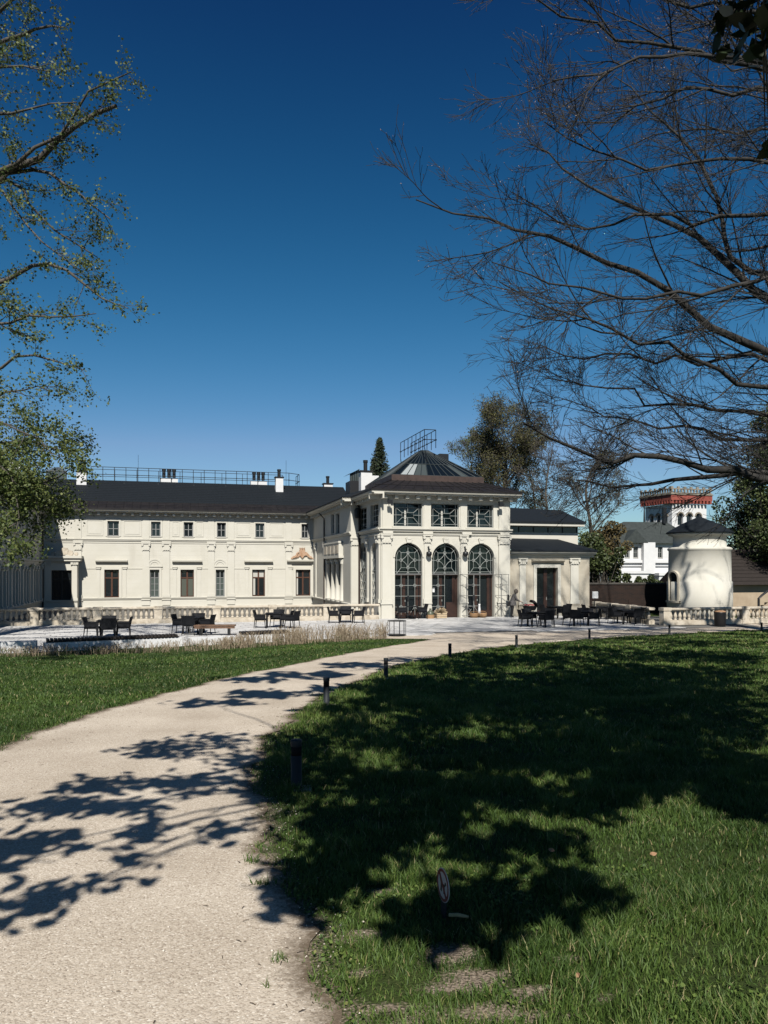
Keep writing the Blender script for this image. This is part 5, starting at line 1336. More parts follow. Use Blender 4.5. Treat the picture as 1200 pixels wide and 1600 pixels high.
# things by the arches
CRATE = M('pale_crate_wood', (0.50, 0.38, 0.24), (0.62, 0.49, 0.33), scale=10, rough=0.8)
DRY = M('dried_flowers', (0.30, 0.22, 0.13), (0.50, 0.40, 0.27), attr='tint', rough=0.9, lo=0, hi=1)
WICKB = M('basket_wicker', (0.30, 0.17, 0.08), (0.48, 0.30, 0.16), scale=30, rough=0.8, bump=0.6, bscale=60)
GREENV = M('old_bottle_green', (0.06, 0.075, 0.05), (0.12, 0.13, 0.09), scale=6, rough=0.4)
def L3(px, v, z=0.05): x, y = loc2w(ru(px, v), v); return (x, y, z)
cr = empty('flower_crate', L3(689, -0.55), TH); tag(cr, 'pale slatted crate filled with dried flowers at the middle arch', 'crate')
for k in range(3):
    MB().bx(-0.30, 0.30, -0.20, -0.185, 0.02 + k * 0.105, 0.105 + k * 0.105).build('slat', CRATE, cr); MB().bx(-0.30, 0.30, 0.185, 0.20, 0.02 + k * 0.105, 0.105 + k * 0.105).build('slat', CRATE, cr)
    for s in (-1, 1): MB().bx(s * 0.30 - 0.008, s * 0.30 + 0.008, -0.184, 0.184, 0.02 + k * 0.105, 0.105 + k * 0.105).build('slat', CRATE, cr)
n = 260; d = RNG.normal(size=(n, 3)); d[:, 2] = np.abs(d[:, 2]) * 0.8 + 0.25; d /= np.linalg.norm(d, axis=1)[:, None]
tip = d * np.array([0.42, 0.26, 0.36]) * RNG.uniform(0.6, 1, (n, 1)) + [0, 0, 0.26]; s_ = RNG.normal(size=(n, 3)) * 0.03; s2_ = RNG.normal(size=(n, 3)) * 0.03
V = np.stack([tip - d * 0.16, tip + s_, tip + d * 0.03, tip - s_], 1); Fq = np.arange(n * 4).reshape(n, 4)
np_mesh('dried_bouquet', V, Fq, DRY, np.repeat(RNG.random(n), 4), False, cr)
for px, nm in ((741, 'left'), (753.5, 'right')):
    b = empty('basket', L3(px, -0.5), TH); tag(b, 'low round wicker basket, the ' + nm + ' one at the right arch', 'basket', 'wicker baskets at the right arch')
    MB().lathe([(0.20, 0), (0.27, 0.12), (0.28, 0.24), (0.265, 0.26), (0.25, 0.2), (0.18, 0.05)], (0, 0, 0), 18).build('basket_body', WICKB, b)
    hp = [(0.27 * math.cos(t), 0, 0.25 + 0.12 * math.sin(t)) for t in np.linspace(0, PI, 9)]
    MB().tube(hp, 0.015, 5).build('handle', WICKB, b)
ur = empty('bottle_planter', L3(672.5, -0.5), TH); tag(ur, 'dark green glass demijohn planter at the first pier', 'planter')
MB().lathe([(0.16, 0), (0.21, 0.08), (0.22, 0.26), (0.16, 0.40), (0.07, 0.47), (0.06, 0.56), (0.075, 0.58)], (0, 0, 0), 18).build('demijohn', GREENV, ur, True)
MB().lathe([(0.24, 0.0), (0.24, 0.22), (0.22, 0.22)], (0, 0, 0), 18).build('basket_sleeve', WICKB, ur)
vs_o = empty('vase', L3(749, -0.35), TH); tag(vs_o, 'tall slim white vase behind the wicker baskets', 'vase')
MB().lathe([(0.07, 0), (0.09, 0.15), (0.075, 0.5), (0.05, 0.72), (0.07, 0.8)], (0, 0, 0), 14).build('vase_body', WHITE, vs_o, True)

# menu board, bin
mbd = empty('menu_board', (*XY(930, 45.6), 0.04), TH); tag(mbd, 'small white menu board on a post at the annex corner', 'menu board')
MB().bx(-0.19, 0.19, -0.02, 0.02, 1.16, 1.56).build('panel', WHITE, mbd); MB().bx(-0.02, 0.02, 0.022, 0.06, 0, 1.5).build('post', BLACK_MET, mbd)
bi = empty('litter_bin', (*XY(1125, 38.7), 0.0)); bi.location.z = float(gz(bi.location.x, bi.location.y)) + 0.012; tag(bi, 'dark round litter bin in front of the sunlit balustrade', 'bin')
MB().lathe([(0.23, 0), (0.27, 0.04), (0.29, 0.70), (0.30, 0.74), (0.27, 0.74), (0.25, 0.6)], (0, 0, 0), 20).build('bin_body', BLACK_MET, bi, True)
MB().lathe([(0.30, 0.741), (0.31, 0.77), (0.26, 0.80), (0.12, 0.84)], (0, 0, 0), 20).build('lid', M('rusty_lid', (0.30, 0.17, 0.09), (0.42, 0.26, 0.15), scale=8, rough=0.7), bi, True)

# ------------------------------------------------------------------ bollards along the path
BOL = M('bollard_paint', (0.016, 0.021, 0.025), (0.024, 0.029, 0.034), scale=4, rough=0.6, spec=0.2)
CONC = M('concrete', (0.34, 0.31, 0.27), (0.48, 0.45, 0.40), scale=9, rough=0.9, bump=0.3, bscale=50)
def make_bollard():
    r = empty('bollard')
    MB().lathe([(0.052, -0.05), (0.052, 0.02), (0.047, 0.025), (0.047, 0.30)], (0, 0, 0), 20).build('post', BOL, r, True)
    MB().lathe([(0.045, 0.30), (0.045, 0.375)], (0, 0, 0), 20).build('lamp_slot', DARK_IN, r, True)
    MB().lathe([(0.047, 0.375), (0.048, 0.378), (0.050, 0.425), (0.046, 0.432), (0.0, 0.434)], (0, 0, 0), 20).build('cap', BOL, r, True)
    MB().bx(-0.02, 0.13, -0.07, 0.07, -0.08, 0.02).build('concrete_foot', CONC, r)
    return r
b0 = make_bollard()
bl = [(463, 6.58), (510, 11.7), (603, 16.2), (703, 21.4), (807, 26.6), (921, 31.4), (1046, 34.1), (1190, 35.7)]
lab = ['nearest dark bollard with its concrete foot showing in the grass', 'second nearest dark bollard at the lawn edge', 'third nearest dark bollard at the lawn edge', 'fourth nearest dark bollard, below the right arch of the pavilion', 'dark bollard below the person, fifth from the viewer', 'dark bollard in front of the annex pilaster table, sixth from the viewer', 'dark bollard below the balustrade corner pier, second from the right', 'dark bollard at the far right edge of the lawn']
for i, (px, Y) in enumerate(bl):
    o = b0 if i == 0 else copy_tree(b0); X = (px - 600) / F * Y
    o.location = (X, Y, float(gz(X, Y))); o.rotation_euler.z = rad(random.uniform(-8, 8)); tag(o, lab[i], 'bollard', 'bollards along the lawn edge')

# ------------------------------------------------------------------ no dogs sign
X, Y = unproj(692, 1434); X, Y = float(X[0]), float(Y[0])
sg = empty('no_dogs_sign', (X, Y, float(gz(X, Y))), rad(-73)); sg.rotation_euler.y = rad(3); tag(sg, 'small round no dogs sign on a short stake in the lawn', 'sign')
SGW = M('sign_white', (0.50, 0.48, 0.47), rough=0.5); SGR = M('sign_red', (0.16, 0.02, 0.02), rough=0.5); SGB = M('sign_black', (0.015, 0.013, 0.013), rough=0.5)
SF = Fr((0, 0, 0), (1, 0, 0), (0, -1, 0)); zc = 0.168; Rr = 0.083
disc = lambda r, n=28: [(r * math.cos(2 * PI * k / n), zc + r * math.sin(2 * PI * k / n)) for k in range(n)]
MB().prism(disc(Rr), SF, 0.0, 0.004).build('disc', SGW, sg)
def rng(m):
    n = 28; P = lambda r, k: (r * math.cos(2 * PI * k / n), zc + r * math.sin(2 * PI * k / n))
    for k in range(n): m.prism([P(Rr * 0.78, k), P(Rr * 0.95, k), P(Rr * 0.95, k + 1), P(Rr * 0.78, k + 1)], SF, 0.004, 0.0052)
part('red_ring', SGR, rng, sg)
def dog(m):
    q = 0.6 * Rr
    parts_ = [[(-0.55, 0.15), (0.45, 0.20), (0.50, -0.12), (-0.50, -0.18)], [(0.40, 0.10), (0.62, 0.55), (0.80, 0.55), (0.95, 0.35), (0.78, 0.28), (0.62, 0.05)], [(-0.50, -0.10), (-0.30, -0.10), (-0.45, -0.75), (-0.60, -0.75)], [(-0.36, -0.1), (-0.2, -0.1), (-0.22, -0.75), (-0.36, -0.75)], [(0.25, -0.1), (0.42, -0.1), (0.38, -0.75), (0.24, -0.75)], [(0.36, -0.05), (0.52, -0.05), (0.60, -0.72), (0.46, -0.72)], [(-0.55, 0.12), (-0.85, 0.50), (-0.78, 0.55), (-0.45, 0.15)]]
    for i, p in enumerate(parts_): m.prism([(x * q, zc + z * q) for x, z in p], SF, 0.004, 0.0050 + i * 0.00005)
part('dog_symbol', SGB, dog, sg)
c45 = math.cos(PI / 4); w = 0.006; r = Rr * 0.80
part('red_slash', SGR, lambda m: m.prism([(-r * c45 - w, zc + r * c45 - w), (-r * c45 + w, zc + r * c45 + w), (r * c45 + w, zc - r * c45 + w), (r * c45 - w, zc - r * c45 - w)], SF, 0.0042, 0.0058), sg)
MB().box(-0.032, 0.032, -0.06, zc - 0.03, -0.006, -0.001, SF).build('stake', BOL, sg)
# ------------------------------------------------------------------ person leaning towards a pram
def skin_obj(name, joints, edges, root, mats, parent=None, sub=2):
    names = list(joints); me = bpy.data.meshes.new(name)
    me.from_pydata([joints[k][0] for k in names], [(names.index(a), names.index(b)) for a, b in edges], [])
    o = bpy.data.objects.new(name, me); COL.objects.link(o)
    o.modifiers.new('skin', 'SKIN')
    sv_ = me.skin_vertices[0].data if me.skin_vertices else None
    if sv_ is None:
        bpy.context.view_layer.objects.active = o; o.select_set(True)
        bpy.ops.mesh.customdata_skin_add(); sv_ = me.skin_vertices[0].data
    for i, k in enumerate(names):
        r = joints[k][1]; sv_[i].radius = r if isinstance(r, tuple) else (r, r); sv_[i].use_root = (k == root)
    s = o.modifiers.new('sub', 'SUBSURF'); s.levels = sub; s.render_levels = sub
    dg = bpy.context.evaluated_depsgraph_get(); ev = o.evaluated_get(dg)
    nm = bpy.data.meshes.new_from_object(ev); nm.name = name
    bpy.data.objects.remove(o, do_unlink=True); bpy.data.meshes.remove(me)
    nm.materials.clear()
    for m in mats: nm.materials.append(m)
    nm.polygons.foreach_set('use_smooth', [True] * len(nm.polygons))
    r = bpy.data.objects.new(name, nm); COL.objects.link(r)
    if parent: r.parent = parent
    return r
SKIN_M = M('skin', (0.48, 0.30, 0.22), rough=0.6); CARDI = M('grey_knit', (0.045, 0.042, 0.045), (0.17, 0.16, 0.155), scale=45, rough=0.9, detail=1, lo=0.42, hi=0.58)
TROUS = M('dark_trousers', (0.012, 0.012, 0.014), rough=0.85); HAIR = M('grey_hair', (0.09, 0.07, 0.055), (0.20, 0.17, 0.145), scale=30, rough=0.7); SHOE = M('dark_shoe', (0.015, 0.014, 0.013), rough=0.5)
px_, py_ = loc2w(ru(800, -0.9), -0.9)
pe = empty('person', (px_, py_, 0.05), TH + rad(-12)); pe.scale = (1.04, 1.04, 1.04); tag(pe, 'person in grey knit cardigan and dark trousers leaning over the pram', 'person')
J = {'pelvis': ((0, 0, .87), (.19, .16)), 'waist': ((.04, 0, 1.02), (.17, .15)), 'chest': ((.12, 0, 1.21), (.18, .15)), 'neckb': ((.19, 0, 1.34), .07), 'neck': ((.225, 0, 1.40), .052), 'jaw': ((.262, 0, 1.45), (.068, .06)), 'head': ((.262, 0, 1.515), (.08, .085)), 'crown': ((.25, 0, 1.585), (.055, .06))}
E_ = [('pelvis', 'waist'), ('waist', 'chest'), ('chest', 'neckb'), ('neckb', 'neck'), ('neck', 'jaw'), ('jaw', 'head'), ('head', 'crown')]
for s, q in ((1, 'l'), (-1, 'r')):
    J.update({'sh' + q: ((.13, s * .18, 1.27), .075), 'el' + q: ((.22, s * .22, 1.03), .058), 'wr' + q: ((.42, s * .15, .93), .03), 'pa' + q: ((.485, s * .14, .91), (.036, .018)), 'kn' + q: ((.04 if s > 0 else 0.0, s * .10, .46), .085), 'hi' + q: ((0, s * .095, .80), .125), 'an' + q: ((-.03 if s > 0 else -.06, s * .10, .09), .06), 'to' + q: ((.12 if s > 0 else .08, s * .115, .04), (.04, .03))})
    E_ += [('chest', 'sh' + q), ('sh' + q, 'el' + q), ('el' + q, 'wr' + q), ('wr' + q, 'pa' + q), ('pelvis', 'hi' + q), ('hi' + q, 'kn' + q), ('kn' + q, 'an' + q), ('an' + q, 'to' + q)]
    for k in range(4):
        L_ = (0.075, 0.085, 0.08, 0.06)[k]; y = s * .14 + (k - 1.5) * 0.019
        J['f%d%s' % (k, q)] = ((.525, y, .905), .0095); J['g%d%s' % (k, q)] = ((.525 + L_ * 0.7, y, .885 - 0.02 * k * 0.3), .0075)
        E_ += [('pa' + q, 'f%d%s' % (k, q)), ('f%d%s' % (k, q), 'g%d%s' % (k, q))]
    J['t0' + q] = ((.465, s * .14 - s * .04, .90), .011); J['t1' + q] = ((.505, s * .14 - s * .06, .885), .009); E_ += [('pa' + q, 't0' + q), ('t0' + q, 't1' + q)]
body = skin_obj('body', J, E_, 'pelvis', [SKIN_M, CARDI, TROUS, SHOE], pe)
for p in body.data.polygons:
    c = p.center
    if c.z < 0.075: p.material_index = 3
    elif c.z < 0.86 and c.x < 0.3: p.material_index = 2
    elif c.z < 1.375 and c.x < 0.41: p.material_index = 1
MB().lathe([(0.235, 0.0), (0.23, 0.05), (0.215, 0.2), (0.19, 0.28)], (0.01, 0, 0.68), 18).build('cardigan_hem', CARDI, pe, True)
hb = MB(); hb.lathe([(0.10, -0.13), (0.115, -0.06), (0.116, 0.02), (0.095, 0.08), (0.05, 0.115), (0.0, 0.125)], (0.232, 0, 1.515), 16); hb.build('hair', HAIR, pe, True)
fb = MB(); fb.lathe([(0.0, 0.018), (0.012, 0.01), (0.016, -0.012), (0.0, -0.02)], (0.352, 0, 1.495), 8); fb.build('nose', SKIN_M, pe, True)
EYE = M('eye_dark', (0.02, 0.015, 0.012), rough=0.3)
for s in (-1, 1): MB().lathe([(0, 0.008), (0.009, 0), (0, -0.008)], (0.338, s * 0.03, 1.52), 8).build('eye', EYE, pe)
MB().bx(0.325, 0.345, -0.022, 0.022, 1.455, 1.463).build('mouth', M('lips', (0.30, 0.12, 0.10), rough=0.6), pe)
hbg = empty('handbag', (px_ - 0.16 * math.cos(TH), py_ - 0.16, 0.05), TH); tag(hbg, 'black shoulder bag hanging at the hip of the person', 'bag')
MB().add([(-0.17, -0.05, 0.68), (0.17, -0.05, 0.68), (0.17, 0.05, 0.68), (-0.17, 0.05, 0.68), (-0.13, -0.035, 0.94), (0.13, -0.035, 0.94), (0.13, 0.035, 0.94), (-0.13, 0.035, 0.94)], [(3, 2, 1, 0), (4, 5, 6, 7), (0, 1, 5, 4), (1, 2, 6, 5), (2, 3, 7, 6), (3, 0, 4, 7)]).build('bag_body', TROUS, hbg)
MB().tube([(-0.12, 0, 0.93), (-0.03, 0.07, 1.15), (0.10, 0.13, 1.33), (0.16, 0.13, 1.2), (0.12, 0, 0.93)], 0.012, 5).build('strap', TROUS, hbg)
# pram
REDC = M('red_blanket', (0.36, 0.012, 0.035), (0.48, 0.02, 0.05), scale=9, rough=0.9)
gx, gy = loc2w(ru(828, -0.95), -0.95)
pm_ = empty('pram', (gx, gy, 0.05), TH); tag(pm_, 'black pram with red blanket and raised hood beside the annex door', 'pram')
pb = MB()
for z, sx, sy in ((0.42, 0.30, 0.17), (0.55, 0.40, 0.21), (0.68, 0.43, 0.23)): pass
rings = [(0.42, 0.30, 0.17), (0.52, 0.38, 0.21), (0.66, 0.43, 0.23)]
V = [(sx * (abs(math.cos(t)) ** 0.6) * (1 if math.cos(t) >= 0 else -1), sy * (abs(math.sin(t)) ** 0.6) * (1 if math.sin(t) >= 0 else -1), z) for z, sx, sy in rings for t in np.arange(20) * 2 * PI / 20]
pb.add(V, [tuple(range(19, -1, -1))] + [(j * 20 + i, j * 20 + (i + 1) % 20, (j + 1) * 20 + (i + 1) % 20, (j + 1) * 20 + i) for j in range(2) for i in range(20)]); pb.build('basket', WICK, pm_, True)
hd_ = MB(); V = []; Fh = []
for j in range(7):
    t = rad(-5 + 100 * j / 6)
    for i in range(11):
        y = -0.235 + 0.47 * i / 10; w_ = math.sqrt(max(0.0, 1 - (y / 0.24) ** 2)) ** 0.6
        V.append((0.10 + 0.36 * math.cos(t) * (0.75 + 0.25 * w_), y, 0.64 + 0.40 * math.sin(t) * (0.35 + 0.65 * w_)))
for j in range(6):
    for i in range(10): q = j * 11 + i; Fh.append((q, q + 1, q + 12, q + 11))
hd_.add(V, Fh); hd_.build('hood', TROUS, pm_, True)
bk = MB(); V = []; Fb = []
for j in range(9):
    for i in range(7):
        x = -0.44 + 0.62 * j / 8; y = -0.24 + 0.48 * i / 6; V.append((x, y, 0.69 + 0.07 * math.cos(y * 5) + 0.02 * math.sin(j * 1.7 + i)))
for j in range(8):
    for i in range(6): q = j * 7 + i; Fb.append((q, q + 1, q + 8, q + 7))
bk.add(V, Fb); bk.build('blanket', REDC, pm_, True)
MB().tube([(0.1, -0.2, 0.5), (-0.45, -0.2, 0.86), (-0.52, 0, 0.88), (-0.45, 0.2, 0.86), (0.1, 0.2, 0.5)], 0.014, 6).build('handle', BLACK_MET, pm_)
for s in (-1, 1):
    MB().tube([(-0.3, s * 0.2, 0.15), (0.28, s * 0.18, 0.45)], 0.013, 6).tube([(0.3, s * 0.2, 0.15), (-0.28, s * 0.18, 0.45)], 0.013, 6).build('frame', BLACK_MET, pm_)
    for x in (-0.3, 0.3):
        wl_ = MB(); wl_.tube([(x + 0.13 * math.cos(t), s * 0.22, 0.15 + 0.13 * math.sin(t)) for t in np.linspace(0, 2 * PI, 17)], 0.018, 6, False)
        wo = wl_.build('wheel', BLACK_MET, pm_)
        sp = MB()
        for k in range(4): t = PI * k / 4; sp.tube([(x - 0.12 * math.cos(t), s * 0.22, 0.15 - 0.12 * math.sin(t)), (x + 0.12 * math.cos(t), s * 0.22, 0.15 + 0.12 * math.sin(t))], 0.004, 4)
        sp.build('spokes', LATT, wo)
# ------------------------------------------------------------------ vegetation helpers
def norm(a): return a / np.maximum(np.linalg.norm(a, axis=-1, keepdims=True), 1e-9)
def tubes_np(P, R, sides=3):
    N, K, _ = P.shape
    T = norm(np.concatenate([P[:, 1:2] - P[:, :1], P[:, 2:] - P[:, :-2], P[:, -1:] - P[:, -2:-1]], 1)) if K > 2 else norm(np.repeat(P[:, 1:2] - P[:, :1], 2, 1))
    m = norm(P[:, -1] - P[:, 0]); ref = np.where(np.abs(m[:, 2:3]) < 0.8, np.array([[0, 0, 1.0]]), np.array([[1.0, 0, 0]]))
    X = norm(np.cross(T, ref[:, None, :])); Yv = np.cross(T, X)
    a = 2 * PI * np.arange(sides) / sides
    V = P[:, :, None, :] + R[:, :, None, None] * (X[:, :, None, :] * np.cos(a)[None, None, :, None] + Yv[:, :, None, :] * np.sin(a)[None, None, :, None])
    i = np.arange(N * K * sides).reshape(N, K, sides); j = np.roll(i, -1, 2)
    Fq = np.stack([i[:, :-1], j[:, :-1], j[:, 1:], i[:, 1:]], -1).reshape(-1, 4)
    return V.reshape(-1, 3), Fq
def merge(parts_):
    Vs, Fs, b = [], [], 0
    for V, Fq in parts_: Vs.append(V); Fs.append(Fq + b); b += len(V)
    return np.concatenate(Vs), np.concatenate(Fs)
def spawn(P, R, n, K, L0, L1, a0, a1, trop, wig, rng, tmin=0.15, rr=0.010, flat=0.75, taper=0.3, scale=None):
    N, K0, _ = P.shape; idx = np.repeat(np.arange(N), n); t = rng.uniform(tmin, 1.0, N * n); s = t * (K0 - 1); i = np.minimum(s.astype(int), K0 - 2); f = (s - i)[:, None]
    base = P[idx, i] * (1 - f) + P[idx, i + 1] * f; rb = R[idx, i] * (1 - f[:, 0]) + R[idx, i + 1] * f[:, 0]
    tg = norm(P[idx, i + 1] - P[idx, i]); rv_ = rng.normal(size=(N * n, 3)); rv_[:, 2] *= flat
    pp = norm(np.cross(tg, rv_)); pp[:, 2] *= flat; pp = norm(pp); a = rng.uniform(a0, a1, N * n)[:, None]
    d = norm(tg * np.cos(a) + pp * np.sin(a)); L = rng.uniform(L0, L1, N * n) * (1.1 - 0.5 * t)
    if scale is not None: L *= scale[idx]
    out = [base]
    for k in range(K - 1):
        out.append(out[-1] + d * (L / (K - 1))[:, None]); d = norm(d + np.array([0, 0, trop]) / K + rng.normal(size=d.shape) * wig)
    r0 = np.minimum(rb * 0.75, rr * L + 0.0015)
    return np.stack(out, 1), r0[:, None] * np.linspace(1, taper, K)[None, :]
def resample(pts, K, rng=None, wig=0.0):
    p = np.array(pts, float); d = np.concatenate([[0], np.cumsum(np.linalg.norm(np.diff(p, axis=0), axis=1))]); t = np.linspace(0, d[-1], K)
    q = np.stack([np.interp(t, d, p[:, k]) for k in range(3)], 1)
    for _ in range(1): q[1:-1] = 0.25 * q[:-2] + 0.5 * q[1:-1] + 0.25 * q[2:]
    if rng is not None and wig: q[1:-1] += rng.normal(size=q[1:-1].shape) * wig
    return q
def leaves_np(C, size, rng, ratio=0.6, nz=0.6, var=0.35, long_dir=None):
    N = len(C); n = norm(rng.normal(size=(N, 3)) + np.array([0, -0.25, nz])); a = norm(np.cross(n, rng.normal(size=(N, 3)))) if long_dir is None else norm(long_dir)
    b = np.cross(n, a); s = (size * (1 + var * rng.uniform(-1, 1, N)))[:, None]
    w = b * s * ratio * 0.5; fold = n * s * 0.10
    V = np.stack([C - a * s * 0.5, C + w + fold, C + a * s * 0.5, C - w + fold], 1)
    return V.reshape(-1, 3), np.arange(N * 4).reshape(N, 4)
def along(P, n, rng, jit, tmin=0.1):
    N, K, _ = P.shape; idx = np.repeat(np.arange(N), n); s = rng.uniform(tmin, 1, N * n) * (K - 1); i = np.minimum(s.astype(int), K - 2); f = (s - i)[:, None]
    return P[idx, i] * (1 - f) + P[idx, i + 1] * f + rng.normal(size=(N * n, 3)) * jit
BARK = M('grey_bark', (0.055, 0.048, 0.040), (0.13, 0.115, 0.095), scale=6, rough=0.9, bump=0.5, bscale=25)
BARK_B = M('beech_bark', (0.015, 0.014, 0.013), (0.046, 0.042, 0.037), scale=5, rough=0.8, bump=0.25, bscale=20)
LEAF_L = M('spring_leaf', (0.052, 0.085, 0.020), (0.175, 0.200, 0.062), attr='tint', rough=0.55, lo=0, hi=1, transl=0.30)
LEAF_O = M('olive_bud_leaf', (0.055, 0.055, 0.020), (0.12, 0.115, 0.038), attr='tint', rough=0.7, lo=0, hi=1, transl=0.2)
LEAF_D = M('ivy_leaf', (0.022, 0.036, 0.012), (0.095, 0.120, 0.040), attr='tint', rough=0.5, lo=0, hi=1, transl=0.15)
LEAF_M = M('magnolia_leaf', (0.010, 0.020, 0.008), (0.030, 0.050, 0.018), attr='tint', rough=0.45, lo=0, hi=1, transl=0.08)
LEAF_C = M('conifer_needle', (0.018, 0.030, 0.014), (0.045, 0.062, 0.030), attr='tint', rough=0.7, lo=0, hi=1)
BUD = M('beech_bud', (0.12, 0.075, 0.055), (0.36, 0.30, 0.26), attr='tint', rough=0.5, lo=0, hi=1)
BUSH_B = M('brown_bush_leaf', (0.075, 0.055, 0.022), (0.14, 0.11, 0.045), attr='tint', rough=0.8, lo=0, hi=1, transl=0.15)

def tree_obj(name, base, label, groups, wood_mat, wood, leaf=None, leaf_mat=None, leaf_name='crown', tint_rng=None, group=None, cat='tree'):
    """thing > trunk (all wood), crown (all leaves); geometry given in world space"""
    base = np.array(base, float); r = empty(name, base); tag(r, label, cat, group)
    V, Fq = wood; np_mesh('trunk', V - base, Fq, wood_mat, None, True, r)
    if leaf is not None:
        V, Fq = leaf; n = len(Fq); g = tint_rng or RNG
        np_mesh(leaf_name, V - base, Fq, leaf_mat, np.repeat(g.random(len(V) // 2 + 1) ** 1.3, 2)[:len(V)] if len(V) != 4 * n else np.repeat(g.random(n) ** 1.3, 4), False, r)
    return r

# ------------------------------------------------------------------ grey beech on the right, bare with buds
rg = np.random.default_rng(21)
BS = 1.5
BT = np.array([12.6, 17.0]) * BS
def limb(pxs, Y0, Y1, zt, r0, r1, K=20, trunk=BT, wig=0.10, S=BS):
    n = len(pxs); Y0 *= S; Y1 *= S; zt = CH + (zt - CH) * S; r0 *= S * 0.95; r1 *= S; pts = [np.array([trunk[0], trunk[1], zt])]
    for k, (x, y) in enumerate(pxs): Yk = Y0 + (Y1 - Y0) * k / (n - 1); pts.append(np.array(at(x, y, Yk)))
    return resample(pts, K, rg, wig), np.linspace(r0, r1, K)
BL = [([(1215, 753), (1107, 730), (1023, 711), (967, 721), (920, 716), (864, 679), (817, 660)], 16, 13.5, 3.6, .15, .018),
      ([(1215, 741), (1107, 740), (1037, 756), (967, 758), (900, 750)], 16, 18.5, 3.9, .12, .016),
      ([(1215, 542), (1135, 520), (1084, 487), (1027, 450), (967, 415), (920, 392), (869, 369), (794, 350), (729, 336), (650, 312)], 16.5, 14.5, 6.0, .14, .012),
      ([(1215, 482), (1135, 411), (1074, 364), (1004, 322), (939, 299), (827, 224)], 17, 19, 7.5, .15, .012),
      ([(1135, 411), (1135, 336), (1093, 252), (1027, 177), (960, 120)], 17, 18.5, 7.9, .10, .012),
      ([(1215, 98), (1107, 84), (1037, 89), (929, 112), (864, 126)], 14.5, 13, 10.5, .10, .012),
      ([(1215, 140), (1084, 140), (1027, 154), (960, 190), (890, 190)], 16, 17.5, 10.5, .09, .010),
      ([(1215, 110), (1060, 79), (1004, 70), (939, 42), (873, 9), (800, -20)], 15, 13, 11.5, .09, .010),
      ([(1215, 330), (1140, 345), (1060, 340), (980, 350), (880, 355), (800, 300)], 16, 15.5, 8.0, .09, .010),
      ([(1215, 600), (1130, 590), (1040, 545), (960, 520), (870, 490), (780, 440)], 15.5, 14, 5.6, .09, .010),
      ([(1215, 560), (1120, 560), (1000, 560), (900, 560), (820, 545)], 17, 19.5, 5.9, .08, .010),
      ([(1215, 655), (1120, 640), (1020, 625), (930, 600), (850, 590)], 17, 18, 4.8, .08, .010),
      ([(1215, 420), (1150, 450), (1050, 470), (950, 470), (840, 440), (770, 410)], 15, 12.8, 6.6, .08, .009),
      ([(1215, 250), (1120, 240), (1020, 260), (920, 250), (850, 190)], 15, 14, 9.0, .08, .009),
      ([(1215, 30), (1150, 20), (1060, 10), (960, -20), (860, -60)], 15, 14, 11.8, .09, .010),
      ([(1215, 200), (1150, 210), (1080, 200), (1000, 215), (930, 260)], 18.5, 21, 9.2, .07, .009),
      ([(1240, 690), (1160, 690), (1090, 670), (1010, 660), (930, 650), (870, 620)], 18.5, 21.5, 4.6, .08, .009)]
LP, LR = zip(*[limb(p, a, b, zt, r0, r1) for p, a, b, zt, r0, r1 in BL])
ex = []      # limbs reaching away from the picture, so that the crown is whole
for k in range(12):
    a = rad(-60 + 15 * k + rg.uniform(-8, 8)); L = rg.uniform(7, 12); z = rg.uniform(5, 19)
    ex.append(resample([(BT[0], BT[1], z), (BT[0] + L * 0.5 * math.cos(a), BT[1] + L * 0.5 * math.sin(a), z + L * 0.28), (BT[0] + L * math.cos(a), BT[1] + L * math.sin(a), z + L * 0.45)], 20, rg, 0.12))
for k in range(6):     # high limbs towards the palace
    e = np.array([rg.uniform(11, 15.5), BT[1] + rg.uniform(-3, 4), rg.uniform(22, 27.5)]); s0 = np.array([BT[0], BT[1], rg.uniform(12, 17)])
    ex.append(resample([s0, s0 * 0.5 + e * 0.5 + [0, 0, 1.5], e], 20, rg, 0.12))
LP = np.array(list(LP) + ex); LR = np.array(list(LR) + [np.linspace(.16, .02, 20)] * len(ex)); NV = len(BL)
inframe = np.arange(len(LP)) < NV
trunkP = resample([(BT[0] + 0.3, BT[1], float(gz(BT[0], BT[1])) - 0.2), (BT[0] + 0.1, BT[1], 4), (BT[0], BT[1], 11), (BT[0] - 0.2, BT[1] + 0.2, 18), (BT[0] - 0.4, BT[1], 25)], 14)[None]
trunkR = np.linspace(0.68, 0.10, 14)[None]
P1, R1 = spawn(LP[:NV], LR[:NV], 18, 10, 1.4, 4.6, 0.35, 0.80, 0.10, 0.08, rg, 0.26, 0.0092)
P1b, R1b = spawn(LP[NV:], LR[NV:], 14, 9, 1.2, 4.0, 0.5, 1.1, 0.1, 0.10, rg, 0.25, 0.009)
P2, R2 = spawn(P1, R1, 9, 6, 0.6, 1.9, 0.35, 0.75, 0.12, 0.07, rg, 0.12, 0.0075)
P2b, R2b = spawn(P1b, R1b, 9, 5, 0.6, 1.8, 0.4, 0.9, 0.1, 0.1, rg, 0.15, 0.007)
P3, R3 = spawn(P2, R2, 5, 4, 0.25, 0.80, 0.30, 0.75, 0.2, 0.12, rg, 0.15, 0.0075)
print('beech twigs', len(P3))
wood = merge([tubes_np(trunkP, trunkR, 14), tubes_np(LP, LR, 8), tubes_np(P1, R1, 5), tubes_np(P1b, R1b, 4), tubes_np(P2, np.maximum(R2, 0.0078), 3), tubes_np(P2b, R2b, 3), tubes_np(P3, np.maximum(R3, 0.0058), 3)])
bc = np.concatenate([P3[:, -1], along(P3, 1, rg, 0.006, 0.2)])
bz_ = (bc[:, 2] - 5) / 18 + rg.normal(size=len(bc)) * 0.25
